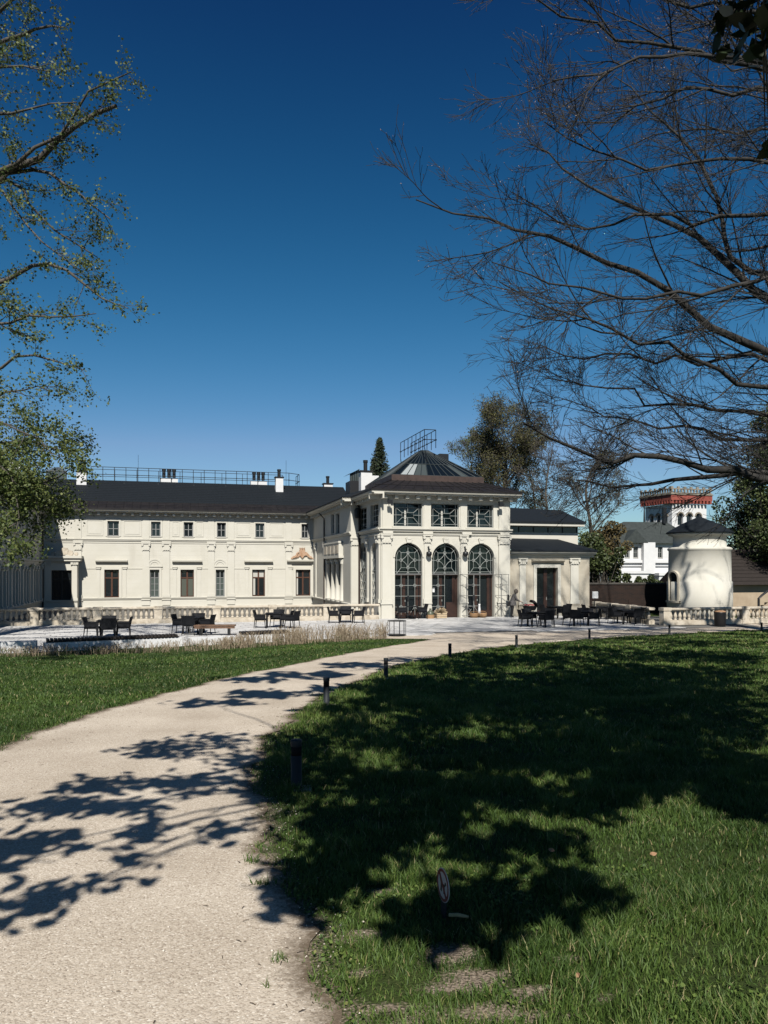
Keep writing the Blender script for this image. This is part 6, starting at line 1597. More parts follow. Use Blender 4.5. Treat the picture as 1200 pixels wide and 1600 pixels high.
bc = bc[(bz_ > 0.35) & (rg.random(len(bc)) < 0.8)]
tree_obj('beech_tree', (BT[0], BT[1], float(gz(*BT))), 'large bare beech reaching in from the right, twigs in bud', None, BARK_B, wood, leaves_np(bc, 0.042, rg, 0.42), BUD, 'buds', rg)

# ------------------------------------------------------------------ leafy tree on the left
LS = 1.72
LT = np.array([-9.6, 14.2]) * LS
LL = [([(-40, 290), (0, 268), (60, 245), (100, 215), (140, 180), (182, 165)], 14, 13.3, 8.6, .13, .03),
      ([(60, 250), (105, 290), (130, 310), (172, 342)], 13.8, 13.2, 8.6, .07, .010),
      ([(105, 210), (124, 180), (126, 145), (150, 118), (205, 112)], 13.4, 12.8, 9.0, .07, .008),
      ([(-40, 85), (0, 65), (50, 45), (100, 43)], 14, 13, 11, .09, .012), ([(-40, 40), (0, 22), (22, 0), (70, -20)], 14, 13, 11.5, .09, .012),
      ([(-30, 115), (0, 105), (40, 98), (78, 112)], 13, 12.5, 10.4, .06, .008), ([(-40, 175), (0, 180), (40, 165), (75, 170), (120, 160)], 12.5, 12, 9.6, .06, .008),
      ([(-40, 470), (0, 440), (40, 410), (80, 405), (120, 440), (160, 462), (200, 482)], 14, 13, 6.4, .08, .008),
      ([(20, 268), (50, 320), (80, 360), (130, 392), (152, 402)], 14, 13.4, 8.3, .06, .008), ([(0, 275), (20, 320), (50, 360), (90, 400), (120, 420)], 13.2, 12.4, 8.2, .05, .007),
      ([(-40, 590), (0, 575), (45, 552), (90, 560), (130, 578)], 14, 13, 5.0, .06, .007), ([(-40, 520), (0, 500), (60, 490), (110, 500), (150, 490)], 12.8, 12, 5.8, .06, .007),
      ([(-40, 660), (0, 620), (40, 605), (80, 612)], 13.5, 12.6, 4.6, .05, .007),
      ([(-40, 740), (0, 690), (50, 692), (85, 700), (125, 690)], 14, 13, 4.0, .07, .007), ([(-40, 790), (0, 755), (50, 758), (90, 748), (115, 728)], 13, 12.4, 3.8, .06, .007),
      ([(-40, 760), (0, 770), (40, 775), (70, 790), (90, 800)], 13.6, 13, 3.8, .06, .007), ([(-40, 720), (0, 730), (40, 760), (60, 800), (70, 835)], 13, 12.6, 4.0, .05, .006),
      ([(-40, 700), (0, 720), (30, 770), (25, 820), (20, 850)], 12.4, 12, 4.2, .05, .006), ([(-40, 640), (0, 660), (40, 670), (70, 680), (85, 715)], 12.2, 12, 4.6, .05, .006),
      ([(-40, 790), (0, 800), (30, 810), (60, 815), (75, 825)], 12.6, 12.6, 3.4, .05, .006)]
rg = np.random.default_rng(5)
LP, LR = zip(*[limb(p, a, b, zt, r0, r1, 14, LT, 0.06, LS) for p, a, b, zt, r0, r1 in LL]); LP, LR = np.array(LP), np.array(LR)
ex = []
for k in range(9):
    a = rad(60 + 22 * k); L = rg.uniform(5, 8); z = rg.uniform(5, 17)
    ex.append(resample([(LT[0], LT[1], z), (LT[0] + L * 0.5 * math.cos(a), LT[1] + L * 0.5 * math.sin(a), z + L * 0.25), (LT[0] + L * math.cos(a), LT[1] + L * math.sin(a), z + L * 0.35)], 14, rg, 0.08))
LPx, LRx = np.array(ex), np.array([np.linspace(.10, .01, 14)] * len(ex))
tP = resample([(LT[0] - 0.2, LT[1], float(gz(*LT)) - 0.2), (LT[0], LT[1], 5), (LT[0], LT[1], 14), (LT[0] + 0.3, LT[1], 24)], 12)[None]; tR = np.linspace(0.62, 0.10, 12)[None]
P1, R1 = spawn(LP, LR, 12, 7, 0.6, 2.0, 0.5, 1.1, 0.0, 0.14, rg, 0.42, 0.010); P2, R2 = spawn(P1, R1, 7, 5, 0.35, 1.05, 0.4, 1.0, -0.1, 0.14, rg, 0.2, 0.007)
P1x, R1x = spawn(LPx, LRx, 12, 7, 1.4, 3.4, 0.5, 1.1, 0.0, 0.14, rg, 0.25, 0.010); P2x, R2x = spawn(P1x, R1x, 5, 5, 0.5, 1.4, 0.4, 1.0, -0.1, 0.14, rg, 0.2, 0.007)
lowl = np.repeat(np.arange(len(LP)) >= 13, 12 * 7)
C1 = along(P2, 11, rg, 0.07); C2 = along(P2[lowl], 26, rg, 0.15); C3 = along(P2x, 12, rg, 0.10); C4 = np.concatenate([along(P1, 5, rg, 0.08, 0.3), along(LP, 60, rg, 0.16, 0.70)])
Lv = leaves_np(np.concatenate([C1, C2, C4]), 0.076, rg, 0.75, 0.6, 0.5); Lx = leaves_np(C3, 0.12, rg, 0.8)
print('left leaves', len(Lv[1]), len(Lx[1]))
tree_obj('leafy_tree', (LT[0], LT[1], float(gz(*LT))), 'tree in small spring leaves reaching in from the left edge', None, BARK, merge([tubes_np(tP, tR, 14), tubes_np(LP, LR, 8), tubes_np(LPx, LRx, 6), tubes_np(P1, R1, 5), tubes_np(P1x, R1x, 4), tubes_np(P2, R2, 3), tubes_np(P2x, R2x, 3)]), merge([Lv, Lx]), LEAF_L, 'foliage', rg)

# ------------------------------------------------------------------ broad leaved evergreen behind the viewer: it throws the deep shade
rg = np.random.default_rng(77)
SH = [  # where its shade falls, read in the photograph: x, y, half width, half height, leaves
    (870, 1085, 260, 42, 1330), (960, 1140, 220, 50, 1505), (1120, 1120, 120, 60, 735), (720, 1105, 130, 32, 665), (640, 1075, 80, 20, 297), (1080, 1205, 150, 28, 735), (860, 1180, 130, 30, 700), (1010, 1055, 180, 22, 577),
    (560, 1112, 80, 16, 170), (600, 1160, 65, 18, 150), (520, 1200, 45, 18, 110), (660, 1132, 60, 18, 130), (480, 1230, 36, 12, 70), (900, 1262, 60, 12, 80), (900, 1015, 150, 6, 190), (1100, 1008, 100, 6, 140), (760, 1026, 60, 6, 70),
    (800, 1032, 140, 10, 350), (1000, 1026, 150, 10, 385), (1130, 1030, 90, 12, 227), (720, 1045, 60, 9, 140),
    (540, 1140, 50, 18, 192), (470, 1165, 55, 20, 227), (440, 1200, 45, 20, 210), (700, 1180, 70, 24, 297), (620, 1228, 75, 20, 262), (760, 1240, 90, 22, 332), (545, 1290, 70, 26, 402), (640, 1280, 75, 20, 315), (500, 1372, 48, 18, 195), (455, 1406, 20, 8, 44), (697, 1412, 16, 8, 39), (560, 1335, 40, 17, 130), (690, 1445, 30, 10, 52), (800, 1412, 48, 13, 104), (905, 1392, 34, 9, 44), (845, 1318, 60, 12, 91), (960, 1238, 80, 18, 210), (1150, 1250, 60, 20, 245), (740, 1330, 34, 9, 44), (418, 1240, 28, 16, 105),
    (255, 1172, 75, 15, 93), (335, 1160, 60, 13, 71), (150, 1232, 65, 10, 60), (300, 1225, 95, 15, 93), (100, 1263, 60, 10, 55), (205, 1262, 70, 8, 38), (40, 1320, 55, 11, 60), (235, 1300, 36, 8, 22), (345, 1303, 20, 10, 22), (68, 1405, 30, 8, 27), (150, 1385, 26, 7, 14), (195, 1340, 30, 6, 12), (15, 1268, 20, 9, 14), (380, 1188, 34, 16, 44), (10, 1352, 22, 8, 12),
    (330, 1100, 70, 5, 50), (420, 1086, 60, 6, 60), (385, 1062, 50, 4, 34), (480, 1056, 70, 6, 70), (560, 1040, 60, 5, 50), (640, 1032, 50, 5, 40), (530, 1076, 40, 6, 40)]
SV3 = np.array(SUNV); EV = np.array([5.6, -2.2])
cen, cl, cld = [], [], []
for (cx, cy, rx, ry, n) in SH:
    q = rg.normal(size=(n, 2)) * 0.52; q = q[(q ** 2).sum(1) < 1.3]
    X, Y = unproj(cx + q[:, 0] * rx, cy + q[:, 1] * ry); G = gz(X, Y)
    hmin = (0.742 * Y + 3.5 - G) / 1.742
    h = np.maximum(hmin, 3.2) + rg.uniform(0.1, 1.2, len(X)) * (0.5 + 0.07 * Y)
    C = np.stack([X, Y, G], 1) + SV3[None] * (h / SV3[2])[:, None]
    cl.append(C); cen.append(C.mean(0)); cld.append(np.tile(C.mean(0), (len(C), 1)))
cl = np.concatenate(cl); cen = np.array(cen)
# the tuft of dark leaves hanging into the top right corner
tuft = np.array([np.array(at(x, y, 4.6 + 0.5 * rg.random())) for x, y in [(1120, 75), (1132, 60), (1128, 82), (1140, 40), (1155, 20), (1150, 70), (1160, 82), (1170, 50), (1185, 30), (1180, 70), (1192, 80), (1197, 55), (1175, 10), (1200, 20), (1145, 8), (1120, 30), (1190, 92), (1165, 35), (1205, 40), (1203, 66), (1196, 222), (1203, 232)]])
tc0 = np.array(at(1190, -60, 4.8))
limbs = []; rads = []
main = [np.array([4.6, 1.2, 7.5]), np.array([2.4, 3.5, 8.5]), np.array([0.2, 1.8, 5.8]), np.array([5.5, 5.5, 11.0]), np.array([1.5, 7.5, 12.0]), np.array([8.0, 3.0, 9.5])]
T0_ = np.array([EV[0], EV[1], 3.4])
for mpt in main: limbs.append(resample([T0_, T0_ * 0.7 + mpt * 0.3 + [0, 0, 3.0], T0_ * 0.35 + mpt * 0.65 + [0, 0, 3.4], mpt] if mpt[2] < 6 else [T0_, (T0_ + mpt) / 2 + [0, 0, 0.7], mpt], 10, rg, 0.06)); rads.append(np.linspace(0.12, 0.03, 10))
mA = np.array(main)
for c in np.concatenate([cen, tc0[None]]):
    j = np.argmin(((mA - c) ** 2).sum(1)); a = mA[j]
    limbs.append(resample([a, (a + c) / 2 + [0, 0, 0.25], c], 10, rg, 0.05)); rads.append(np.linspace(0.024, 0.008, 10))
limbs, rads = np.array(limbs), np.array(rads)
allc = np.concatenate([cl, tuft]); anchor = np.concatenate([np.concatenate(cld), np.tile(tc0, (len(tuft), 1))])
tw_ = np.stack([anchor * 0.55 + allc * 0.45, anchor * 0.25 + allc * 0.75 + [0, 0, 0.04], allc], 1); sel = rg.random(len(tw_)) < 0.25; sel[-len(tuft):] = True
def big_leaves(C, size, rng):
    N = len(C); n = norm(rng.normal(size=(N, 3)) * 0.8 + SV3[None] * 0.9); a = norm(np.cross(n, rng.normal(size=(N, 3)))); b = np.cross(n, a); s = (size * rng.uniform(0.7, 1.3, N))[:, None]; w = b * s * 0.27
    V = np.stack([C - a * s * 0.5, C - a * s * 0.15 + w, C + a * s * 0.25 + w * 0.8, C + a * s * 0.55, C + a * s * 0.25 - w * 0.8, C - a * s * 0.15 - w], 1)
    i = np.arange(N * 6).reshape(N, 6)
    return V.reshape(-1, 3), np.concatenate([i[:, [0, 1, 2, 3]], i[:, [0, 3, 4, 5]]])
C_all = np.concatenate([cl + rg.normal(size=cl.shape) * 0.05, cl + rg.normal(size=cl.shape) * 0.12])
far = C_all[:, 1] > 3.5
size = np.where(C_all[:, 2] > 8.5, 0.40, np.where(C_all[:, 0] < 0.2, 0.15, 0.19))
Lb = big_leaves(C_all, size, rg); Lt = big_leaves(np.repeat(tuft, 2, 0) + rg.normal(size=(2 * len(tuft), 3)) * 0.03, 0.15, rg)
tP = resample([(EV[0], EV[1], float(gz(*EV)) - 0.2), (EV[0] + 0.1, EV[1], 2.6), (EV[0], EV[1], 3.6), (EV[0] - 0.5, EV[1] + 1, 8)], 10)[None]
tree_obj('evergreen_tree', (EV[0], EV[1], float(gz(*EV))), 'dark broad leaved evergreen, its leaf tuft hanging into the top right corner', None, BARK, merge([tubes_np(tP, np.linspace(0.3, 0.1, 10)[None], 12), tubes_np(limbs, rads, 5), tubes_np(tw_[sel], np.tile([0.009, 0.006, 0.003], (sel.sum(), 1)), 3)]), merge([Lb, Lt]), LEAF_M, 'foliage', rg)

# ------------------------------------------------------------------ trees and shrubs behind the buildings
def gen_tree(name, label, base, H, spread, seed, leaf_mat=None, leaf_n=6, leaf_s=0.2, z0=0.25, bark=BARK, n0=14, n1=9, n2=6, r=0.25, up=0.25, group='trees behind the palace', leaf_name='crown', twigs=True, jit=0.15, tr=0.006):
    g = np.random.default_rng(seed); x, y, z = base
    tP = resample([(x, y, z - 0.3), (x + g.normal() * 0.02 * H, y, z + H * 0.35), (x + g.normal() * 0.04 * H, y, z + H * 0.7), (x + g.normal() * 0.05 * H, y, z + H * 0.97)], 14, g, 0.03)[None]; tR = np.linspace(r, 0.03, 14)[None]
    P0, R0 = spawn(tP, tR, n0, 10, spread * 0.6, spread * 1.15, 0.5, 1.05, up * 2, 0.07, g, z0, 0.016, 1.0)
    P1, R1 = spawn(P0, R0, n1, 7, spread * 0.25, spread * 0.55, 0.4, 1.0, up, 0.10, g, 0.2, 0.012, 1.0); P2, R2 = spawn(P1, R1, n2, 5, spread * 0.1, spread * 0.26, 0.4, 1.0, up, 0.12, g, 0.15, 0.010, 1.0)
    P3, R3 = spawn(P2, R2, 4, 3, spread * 0.05, spread * 0.13, 0.4, 1.0, up, 0.12, g, 0.15, 0.010, 1.0)
    w = [tubes_np(tP, tR, 10), tubes_np(P0, R0, 6), tubes_np(P1, R1, 4), tubes_np(P2, np.maximum(R2, tr), 3)]
    if twigs: w.append(tubes_np(P3, np.maximum(R3, tr), 3))
    lf = None
    if leaf_mat: lf = leaves_np(along(P3, leaf_n, g, jit), leaf_s, g, 0.7)
    return tree_obj(name, label=label, base=base, groups=None, wood_mat=bark, wood=merge(w), leaf=lf, leaf_mat=leaf_mat, leaf_name=leaf_name, tint_rng=g, group=group)
def bpos(px, Y): return ((px - 600) / F * Y, Y, 0.0)
gen_tree('budding_tree', 'rounded tree in olive green buds rising behind the pavilion roof', bpos(786, 78), 17.0, 6.4, 31, LEAF_O, 4, 0.15, 0.45, n0=26, n1=10, n2=7, r=0.35, up=0.14, jit=0.24, tr=0.012)
gen_tree('budding_tree', 'thin pale green tree left of the olive tree behind the roof', bpos(735, 86), 16.8, 4.6, 32, LEAF_L, 1, 0.16, 0.5, n0=14, n1=7, n2=6, r=0.25, tr=0.012)
gen_tree('bare_tree', 'slim bare tree behind the left end of the annex roof', bpos(857, 74), 15.5, 3.8, 33, None, z0=0.3, n0=16, n1=8, n2=5, r=0.24, tr=0.012)
gen_tree('bare_tree', 'slim bare tree behind the middle of the annex roof', bpos(838, 90), 17, 2.6, 37, LEAF_O, 1, 0.2, z0=0.3, n0=12, n1=7, n2=5, r=0.28, tr=0.013)
gen_tree('bare_tree', 'taller bare tree behind the right end of the annex', bpos(926, 66), 15.0, 4.6, 34, LEAF_O, 1, 0.12, 0.28, n0=18, n1=8, n2=6, r=0.22, tr=0.010)
gen_tree('ivy_tree', 'dense dark green tree at the right edge behind the round tower', bpos(1215, 53), 13.8, 4.2, 35, LEAF_D, 4, 0.18, 0.10, n0=20, n1=9, n2=7, r=0.4, jit=0.2, twigs=False, tr=0.01)
gen_tree('ivy_tree', 'lower leafy tree overhanging the low house roof', bpos(1185, 56), 8.0, 3.0, 36, LEAF_D, 5, 0.17, 0.15, n0=16, n1=8, n2=6, r=0.25, jit=0.2, twigs=False, tr=0.01)
# conifers
def conifer(name, label, base, H, W, seed):
    g = np.random.default_rng(seed); x, y, z = base; n = 900
    t = g.random(n) ** 0.8; hz = z + H * (0.25 + 0.75 * t); a = g.uniform(0, 2 * PI, n); L = W * (1.02 - t) ** 0.85 * g.uniform(0.6, 1.1, n) + 0.12
    s = np.stack([np.full(n, x), np.full(n, y), hz], 1); d = np.stack([np.cos(a), np.sin(a), np.full(n, -0.25)], 1)
    Pb = np.stack([s, s + d * (L * 0.5)[:, None], s + d * L[:, None] + np.stack([0 * a, 0 * a, 0.12 * L], 1)], 1)
    tP = np.array([[(x, y, z - 0.3), (x, y, z + H * 0.5), (x, y, z + H)]]); tR = np.array([[0.3, 0.18, 0.02]])
    C = along(Pb, 10, g, 0.10, 0.15); Lf = leaves_np(C, 0.34, g, 0.35)
    tree_obj(name, base, label, None, BARK, merge([tubes_np(tP, tR, 8), tubes_np(Pb, np.tile([0.04, 0.03, 0.01], (n, 1)), 3)]), Lf, LEAF_C, 'crown', g, 'conifers behind the palace')
conifer('conifer', 'pointed dark conifer standing up behind the palace roof', bpos(593, 112), 22.0, 4.3, 41)
conifer('conifer', 'smaller pointed conifer at the left flank of the tall one', bpos(584, 116), 19.6, 2.8, 42)
# shrubs
def shrub(name, label, cx, cy, cz, rx, ry, rzz, n, mat, size, seed, cat='shrub', group=None):
    g = np.random.default_rng(seed); lob = np.stack([g.normal(size=26) * rx * 0.5, g.normal(size=26) * ry * 0.5, g.uniform(-1, 1, 26) * rzz * 0.75], 1); lr = g.uniform(0.28, 0.5, 26) * min(rx, rzz)
    k = g.integers(0, 26, n); d = norm(g.normal(size=(n, 3))) * (g.uniform(0.75, 1.08, n)[:, None]); C = lob[k] + d * lr[k][:, None] + [cx, cy, cz]
    C = C[C[:, 2] > 0.02]
    st = np.stack([np.stack([g.normal(size=40) * rx * 0.3 + cx, g.normal(size=40) * ry * 0.3 + cy, np.zeros(40)], 1), lob[g.integers(0, 26, 40)] + [cx, cy, cz]], 1)
    tree_obj(name, (cx, cy, 0), label, None, BARK, tubes_np(st, np.tile([0.05, 0.015], (40, 1)), 5), leaves_np(C, size, g, 0.7, 0.3), mat, 'foliage', g, group, cat)
def sh_px(name, label, px, y0, y1, wpx, Y, n, mat, size, seed):
    z0, z1 = CH + (HOR - y1) / F * Y, CH + (HOR - y0) / F * Y; X = (px - 600) / F * Y
    shrub(name, label, X, Y, max(0.3, (z0 + z1) / 2), wpx / F * Y / 2, 1.4, (z1 - z0) / 2, n, mat, size, seed)
sh_px('ivy_shrub', 'tall dark ivy shrub at the right corner of the annex', 934, 830, 915, 62, 53, 5200, LEAF_D, 0.17, 51)
sh_px('brown_shrub', 'tall olive brown shrub behind the dark ivy shrub', 950, 805, 905, 58, 58, 5200, BUSH_B, 0.17, 52)
sh_px('ivy_hedge', 'low ivy hedge along the top of the brick wall', 1000, 898, 920, 120, 54, 3600, LEAF_D, 0.15, 53)
sh_px('leafy_shrub', 'leafy shrub over the low house roof at the right edge', 1188, 770, 905, 90, 57, 5200, LEAF_D, 0.2, 54)
# ------------------------------------------------------------------ dry stems in the planting bed
rg = np.random.default_rng(90)
STEM = M('dry_stem', (0.10, 0.068, 0.042), (0.44, 0.36, 0.25), attr='tint', rough=0.9, lo=0, hi=1)
GREENT = M('green_tuft', (0.035, 0.055, 0.015), (0.09, 0.12, 0.035), attr='tint', rough=0.7, lo=0, hi=1, transl=0.2)
n = 4200
X = np.concatenate([rg.uniform(-13.5, 0.1, 2400), rg.uniform(-6.8, 0.1, n - 2400)]); yb = YB(X); fe = np.minimum(front_edge(X), 33.6); t = rg.random(n)
Y = yb + 0.15 + (np.maximum(fe - yb, 0.6) - 0.2) * t
cl_ = np.sin(X * 3.1) * 0.5 + np.sin(X * 7.3 + 1) * 0.3 + np.sin(Y * 4 + X) * 0.3
keep = (rg.random(n) < np.clip(0.55 + 0.6 * cl_, 0.08, 1)); X, Y = X[keep], Y[keep]; n = len(X)
h = (0.24 + 0.30 * smooth(-7, -3.5, X)) * rg.uniform(0.35, 1.25, n); Z = gz(X, Y)
ln = rg.normal(size=(n, 2)) * 0.22
B = np.stack([X, Y, Z], 1); Pm = B + np.stack([ln[:, 0] * h * 0.4, ln[:, 1] * h * 0.4, h * 0.55], 1); Pt = B + np.stack([ln[:, 0] * h, ln[:, 1] * h, h], 1)
P = np.stack([B, Pm, Pt], 1); V, Fq = tubes_np(P, np.tile([0.007, 0.006, 0.004], (n, 1)), 3)
P1, R1 = spawn(P, np.tile([0.006, 0.005, 0.004], (n, 1)), 2, 3, 0.08, 0.2, 0.3, 0.8, 0.3, 0.1, rg, 0.4, 0.02); V1, F1 = tubes_np(P1, np.maximum(R1, 0.0035), 3)
hd = leaves_np(Pt, 0.035, rg, 0.6)
ti = np.concatenate([np.repeat(rg.random(n), 9), np.repeat(rg.random(2 * n), 9), np.repeat(rg.random(n), 4)])
VV, FF = merge([(V, Fq), (V1, F1), hd])
tag(np_mesh('dry_stems', VV, FF, STEM, ti), 'dry brown perennial stems in the bed along the terrace', 'dry stems', None, 'stuff')

n = 1500; g = np.random.default_rng(12); c = g.integers(0, 45, n); cxs = g.uniform(-13.0, -0.2, 45); X = cxs[c] + g.normal(size=n) * 0.10; Y = YB(X) + 0.25 + (c % 7) * 0.12 + g.normal(size=n) * 0.06
C = np.stack([X, Y, gz(X, Y) + g.uniform(0.02, 0.24, n)], 1); V, Fq = leaves_np(C, 0.07, g, 0.3)
tag(np_mesh('bed_tufts', V, Fq, GREENT, np.repeat(g.random(n), 4)), 'small green tufts sprouting among the dry stems', 'tufts', None, 'stuff')
# ------------------------------------------------------------------ grass
GRASS = M('lawn_blade', (0.030, 0.062, 0.011), (0.34, 0.29, 0.16), attr='tint', rough=0.6, lo=0, hi=1, transl=0.25, spec=0.3, stops=[(0.45, (0.080, 0.140, 0.026)), (0.80, (0.155, 0.205, 0.048)), (0.90, (0.24, 0.22, 0.09))])
def vnoise(X, Y, s, seed):
    g = np.random.default_rng(seed); T = g.random((64, 64)); x, y = X / s, Y / s; i, j = np.floor(x).astype(int), np.floor(y).astype(int); fx, fy = x - i, y - j; fx, fy = fx * fx * (3 - 2 * fx), fy * fy * (3 - 2 * fy)
    q = lambda a, b: T[a % 64, b % 64]
    return (q(i, j) * (1 - fx) + q(i + 1, j) * fx) * (1 - fy) + (q(i, j + 1) * (1 - fx) + q(i + 1, j + 1) * fx) * fy
def blades(name, label, mask, bands, seed, shift=0.0):
    g = np.random.default_rng(seed); VV, TT = [], []
    for y0, y1, dens, w, h in bands:
        xm_ = 0.55 * y1 + 3.2; N = int(dens * (y1 - y0) * 2 * xm_); X = g.uniform(-xm_, xm_, N); Y = g.uniform(y0, y1, N)
        k = (np.abs(X) < 0.53 * Y + 0.6 + 2.4 * (g.random(N) < 0.7)) & mask(X, Y); X, Y = X[k], Y[k]
        nb = vnoise(X, Y, 0.35, 1); nl = vnoise(X + 9, Y, 1.6, 2); br = bare(X, Y)
        k = (g.random(len(X)) < (0.40 + 0.75 * nb)) & (g.random(len(X)) > br * 0.9); X, Y, nb, nl, br = X[k], Y[k], nb[k], nl[k], br[k]
        n = len(X); hh = h * (0.35 + 1.05 * nb ** 1.4 * (0.45 + nl) + 0.5 * (vnoise(X, Y, 0.16, 6) > 0.80)) * g.uniform(0.6, 1.35, n) * (1 - 0.45 * br); ww = w * g.uniform(0.7, 1.3, n)
        a = g.uniform(0, 2 * PI, n); s = np.stack([np.cos(a), np.sin(a), 0 * a], 1); le = g.uniform(0, 2 * PI, n); bend = g.uniform(0.15, 0.95, n) * hh
        l = np.stack([np.cos(le), np.sin(le), 0 * le], 1); B = np.stack([X, Y, gz(X, Y) - 0.005], 1); up = np.array([0, 0, 1.0])
        mid = B + up * (hh * 0.6)[:, None] + l * (bend * 0.35)[:, None]; tip = B + up * (hh * 0.95)[:, None] + l * bend[:, None]
        V = np.stack([B - s * ww[:, None], B + s * ww[:, None], mid + s * (ww * 0.75)[:, None], mid - s * (ww * 0.75)[:, None], tip], 1); VV.append(V.reshape(-1, 3))
        n5 = vnoise(X + 3, Y + 7, 0.7, 4); tn = np.clip(-0.05 + shift + 0.45 * nl + 0.40 * n5 + 0.17 * g.normal(size=n), 0, 0.84); tn = np.where(g.random(n) < 0.035 + 0.05 * (nb > 0.7), g.uniform(0.85, 1, n), tn); TT.append(np.repeat(tn, 5))
    V = np.concatenate(VV); n = len(V) // 5; i = np.arange(n)[:, None] * 5
    Fq = np.concatenate([i + [0, 1, 2], i + [0, 2, 3], i + [3, 2, 4]]); print(name, n)
    return tag(np_mesh('grass', V, Fq, GRASS, np.concatenate(TT)), label, 'grass', None, 'stuff')
edge = lambda Y: 0.0
blades('right', 'uneven grass of the right lawn, half in tree shade', lambda X, Y: (X > XR(Y) - 0.22 * vnoise(X, Y, 0.12, 5) ** 3) & (Y < 42), [(2.2, 4.6, 10500, 0.0024, 0.072), (4.6, 8, 6000, 0.0032, 0.072), (8, 14, 2200, 0.0056, 0.07), (14, 22, 750, 0.010, 0.075), (22, 38, 330, 0.018, 0.07)], 1)
blades('left', 'short bright grass of the left lawn beyond the path', lambda X, Y: (X < XL(Y) + 0.20 * vnoise(X, Y, 0.12, 5) ** 3) & (Y < YB(X)) & (Y < TIP_Y), [(7, 12, 3000, 0.0048, 0.06), (12, 20, 1300, 0.008, 0.06), (20, 33, 700, 0.013, 0.055)], 2, -0.22)

# small round weeds in the thin patches near the path
g = np.random.default_rng(3); N = 5200; Y = g.uniform(2.4, 4.6, N); X = g.uniform(-0.7, 1.6, N); k = (X > XR(Y) + 0.02) & (bare(X, Y) < 0.8) & (vnoise(X, Y, 0.3, 8) > 0.42); X, Y = X[k], Y[k]
C = np.stack([X, Y, gz(X, Y) + g.uniform(0.006, 0.03, len(X))], 1); V, Fq = leaves_np(C, 0.020, g, 0.75, 2.0)
tag(np_mesh('weeds', V, Fq, GRASS, np.repeat(g.random(len(X)) * 0.9, 4)), 'small leafy weeds between the grass near the path', 'weeds', None, 'stuff')

# loose stones and bits of twig on the path
PEB = M('pebble', (0.22, 0.18, 0.14), (0.66, 0.60, 0.52), attr='tint', rough=0.9, lo=0, hi=1)
N = 9000; Y = g.uniform(2.2, 9.5, N) ** 1.0; X = g.uniform(-5, 1.2, N); k = (X > XL(Y)) & (X < XR(Y) + 0.25) & (np.abs(X) < 0.55 * Y + 0.3); X, Y = X[k], Y[k]; n = len(X)
s = g.uniform(0.002, 0.0055, n) * (1 + 0.6 * (g.random(n) < 0.05)); C = np.stack([X, Y, gz(X, Y) + 0.013 + s * 0.2], 1)
D = np.array([(1, 0, 0), (0, 1, 0), (-1, 0, 0), (0, -1, 0), (0, 0, 0.8), (0, 0, -0.6)]); rot = g.uniform(0, 2 * PI, n)
Dx = D[None, :, 0] * np.cos(rot)[:, None] - D[None, :, 1] * np.sin(rot)[:, None]; Dy = D[None, :, 0] * np.sin(rot)[:, None] + D[None, :, 1] * np.cos(rot)[:, None]
V = C[:, None, :] + np.stack([Dx * g.uniform(0.7, 1.4, (n, 1)), Dy, np.tile(D[:, 2], (n, 1))], -1) * s[:, None, None]
Fq = np.array([(0, 1, 4), (1, 2, 4), (2, 3, 4), (3, 0, 4), (1, 0, 5), (2, 1, 5), (3, 2, 5), (0, 3, 5)]); Fq = (np.arange(n)[:, None, None] * 6 + Fq[None]).reshape(-1, 3)
tag(np_mesh('pebbles', V.reshape(-1, 3), Fq, PEB, np.repeat(g.random(n) ** 0.7, 6)), 'loose small stones on the gravel path', 'pebbles', None, 'stuff')
LIT = M('twig_litter', (0.05, 0.035, 0.025), (0.20, 0.15, 0.10), attr='tint', rough=0.9, lo=0, hi=1)
N = 600; Y = g.uniform(2.3, 16, N); e = np.abs(g.normal(size=N)) * 0.25; side = g.random(N); X = np.where(side < 0.45, XR(Y) - e + 0.1, np.where(side < 0.8, XL(Y) + e * 1.2 - 0.05, g.uniform(-4, 0.5, N)))
k = (X > XL(Y) - 0.1) & (X < XR(Y) + 0.3); X, Y = X[k], Y[k]; n = len(X); a = g.uniform(0, PI, n); L = g.uniform(0.005, 0.020, n)
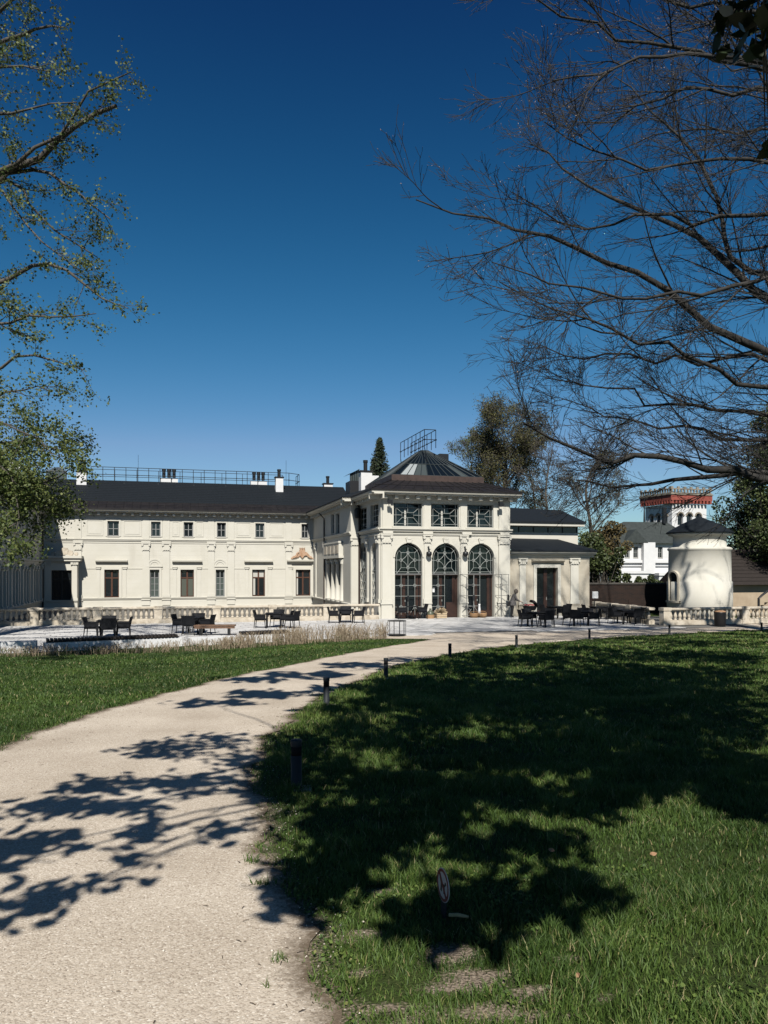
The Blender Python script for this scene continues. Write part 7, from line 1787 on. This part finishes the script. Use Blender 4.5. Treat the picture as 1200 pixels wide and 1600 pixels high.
B = np.stack([X, Y, gz(X, Y) + 0.016], 1); d = np.stack([np.cos(a), np.sin(a), 0 * a], 1) * L[:, None]; V, Fq = tubes_np(np.stack([B - d, B + d * 0.1 + [0, 0, 0.003], B + d], 1), np.tile([0.0018, 0.0022, 0.0012], (n, 1)), 3)
tag(np_mesh('twig_litter', V, Fq, LIT, np.repeat(g.random(n), 9)), 'bits of twig and husk along the path edges', 'litter', None, 'stuff')

# fallen leaves and the stick at the sign
FL = M('fallen_leaf', (0.42, 0.34, 0.16), (0.55, 0.42, 0.22), scale=20, rough=0.7); FL2 = M('fallen_leaf_brown', (0.30, 0.17, 0.09), (0.42, 0.26, 0.15), scale=20, rough=0.8)
def leaf_mesh(m, s):
    b = MB(); R_ = [(-1, 0), (-0.6, 0.38), (-0.1, 0.55), (0.45, 0.42), (1.0, 0), (0.45, -0.42), (-0.1, -0.55), (-0.6, -0.38)]
    b.add([(x * s, y * s, 0.012 * abs(y) + 0.01 * abs(x)) for x, y in R_] + [(-0.1 * s, 0, 0)], [(i, (i + 1) % 8, 8) for i in range(8)]); return b.mesh('fallen_leaf', m)
for (px, py, m, s, lb, grp) in [(812, 1265, FL, 0.024, 'pale yellow fallen leaf above the middle of the right lawn', None), (648, 1333, FL, 0.030, 'pale fallen leaf lying left of and above the no dogs sign', None), (1020, 1352, FL2, 0.026, 'tan fallen leaf at the right side of the lawn', None), (863, 1346, FL2, 0.026, 'reddish brown fallen leaf right of the no dogs sign', None), (905, 1552, FL2, 0.020, 'tan fallen leaf near the bottom edge of the lawn', None), (866, 1275, FL, 0.016, 'tiny pale fallen leaf beside the pale yellow one', None)]:
    X, Y = unproj(px, py); o = inst('fallen_leaf', leaf_mesh(m, s), None, (float(X[0]), float(Y[0]), float(gz(X, Y)[0]) + 0.065), random.uniform(0, 6)); o.rotation_euler.x = rad(38); tag(o, lb, 'leaf', 'fallen leaves')
X, Y = unproj(716, 1441); st = MB(); st.tube([(-0.045, 0.012, 0.0), (0.0, 0.0, 0.006), (0.05, -0.01, 0.0)], [0.009, 0.010, 0.007], 7)
o = st.build('fallen_stick', FL, None, True, (float(X[0]), float(Y[0]), float(gz(X, Y)[0]) + 0.03)); tag(o, 'short pale stick lying at the foot of the no dogs sign', 'stick')
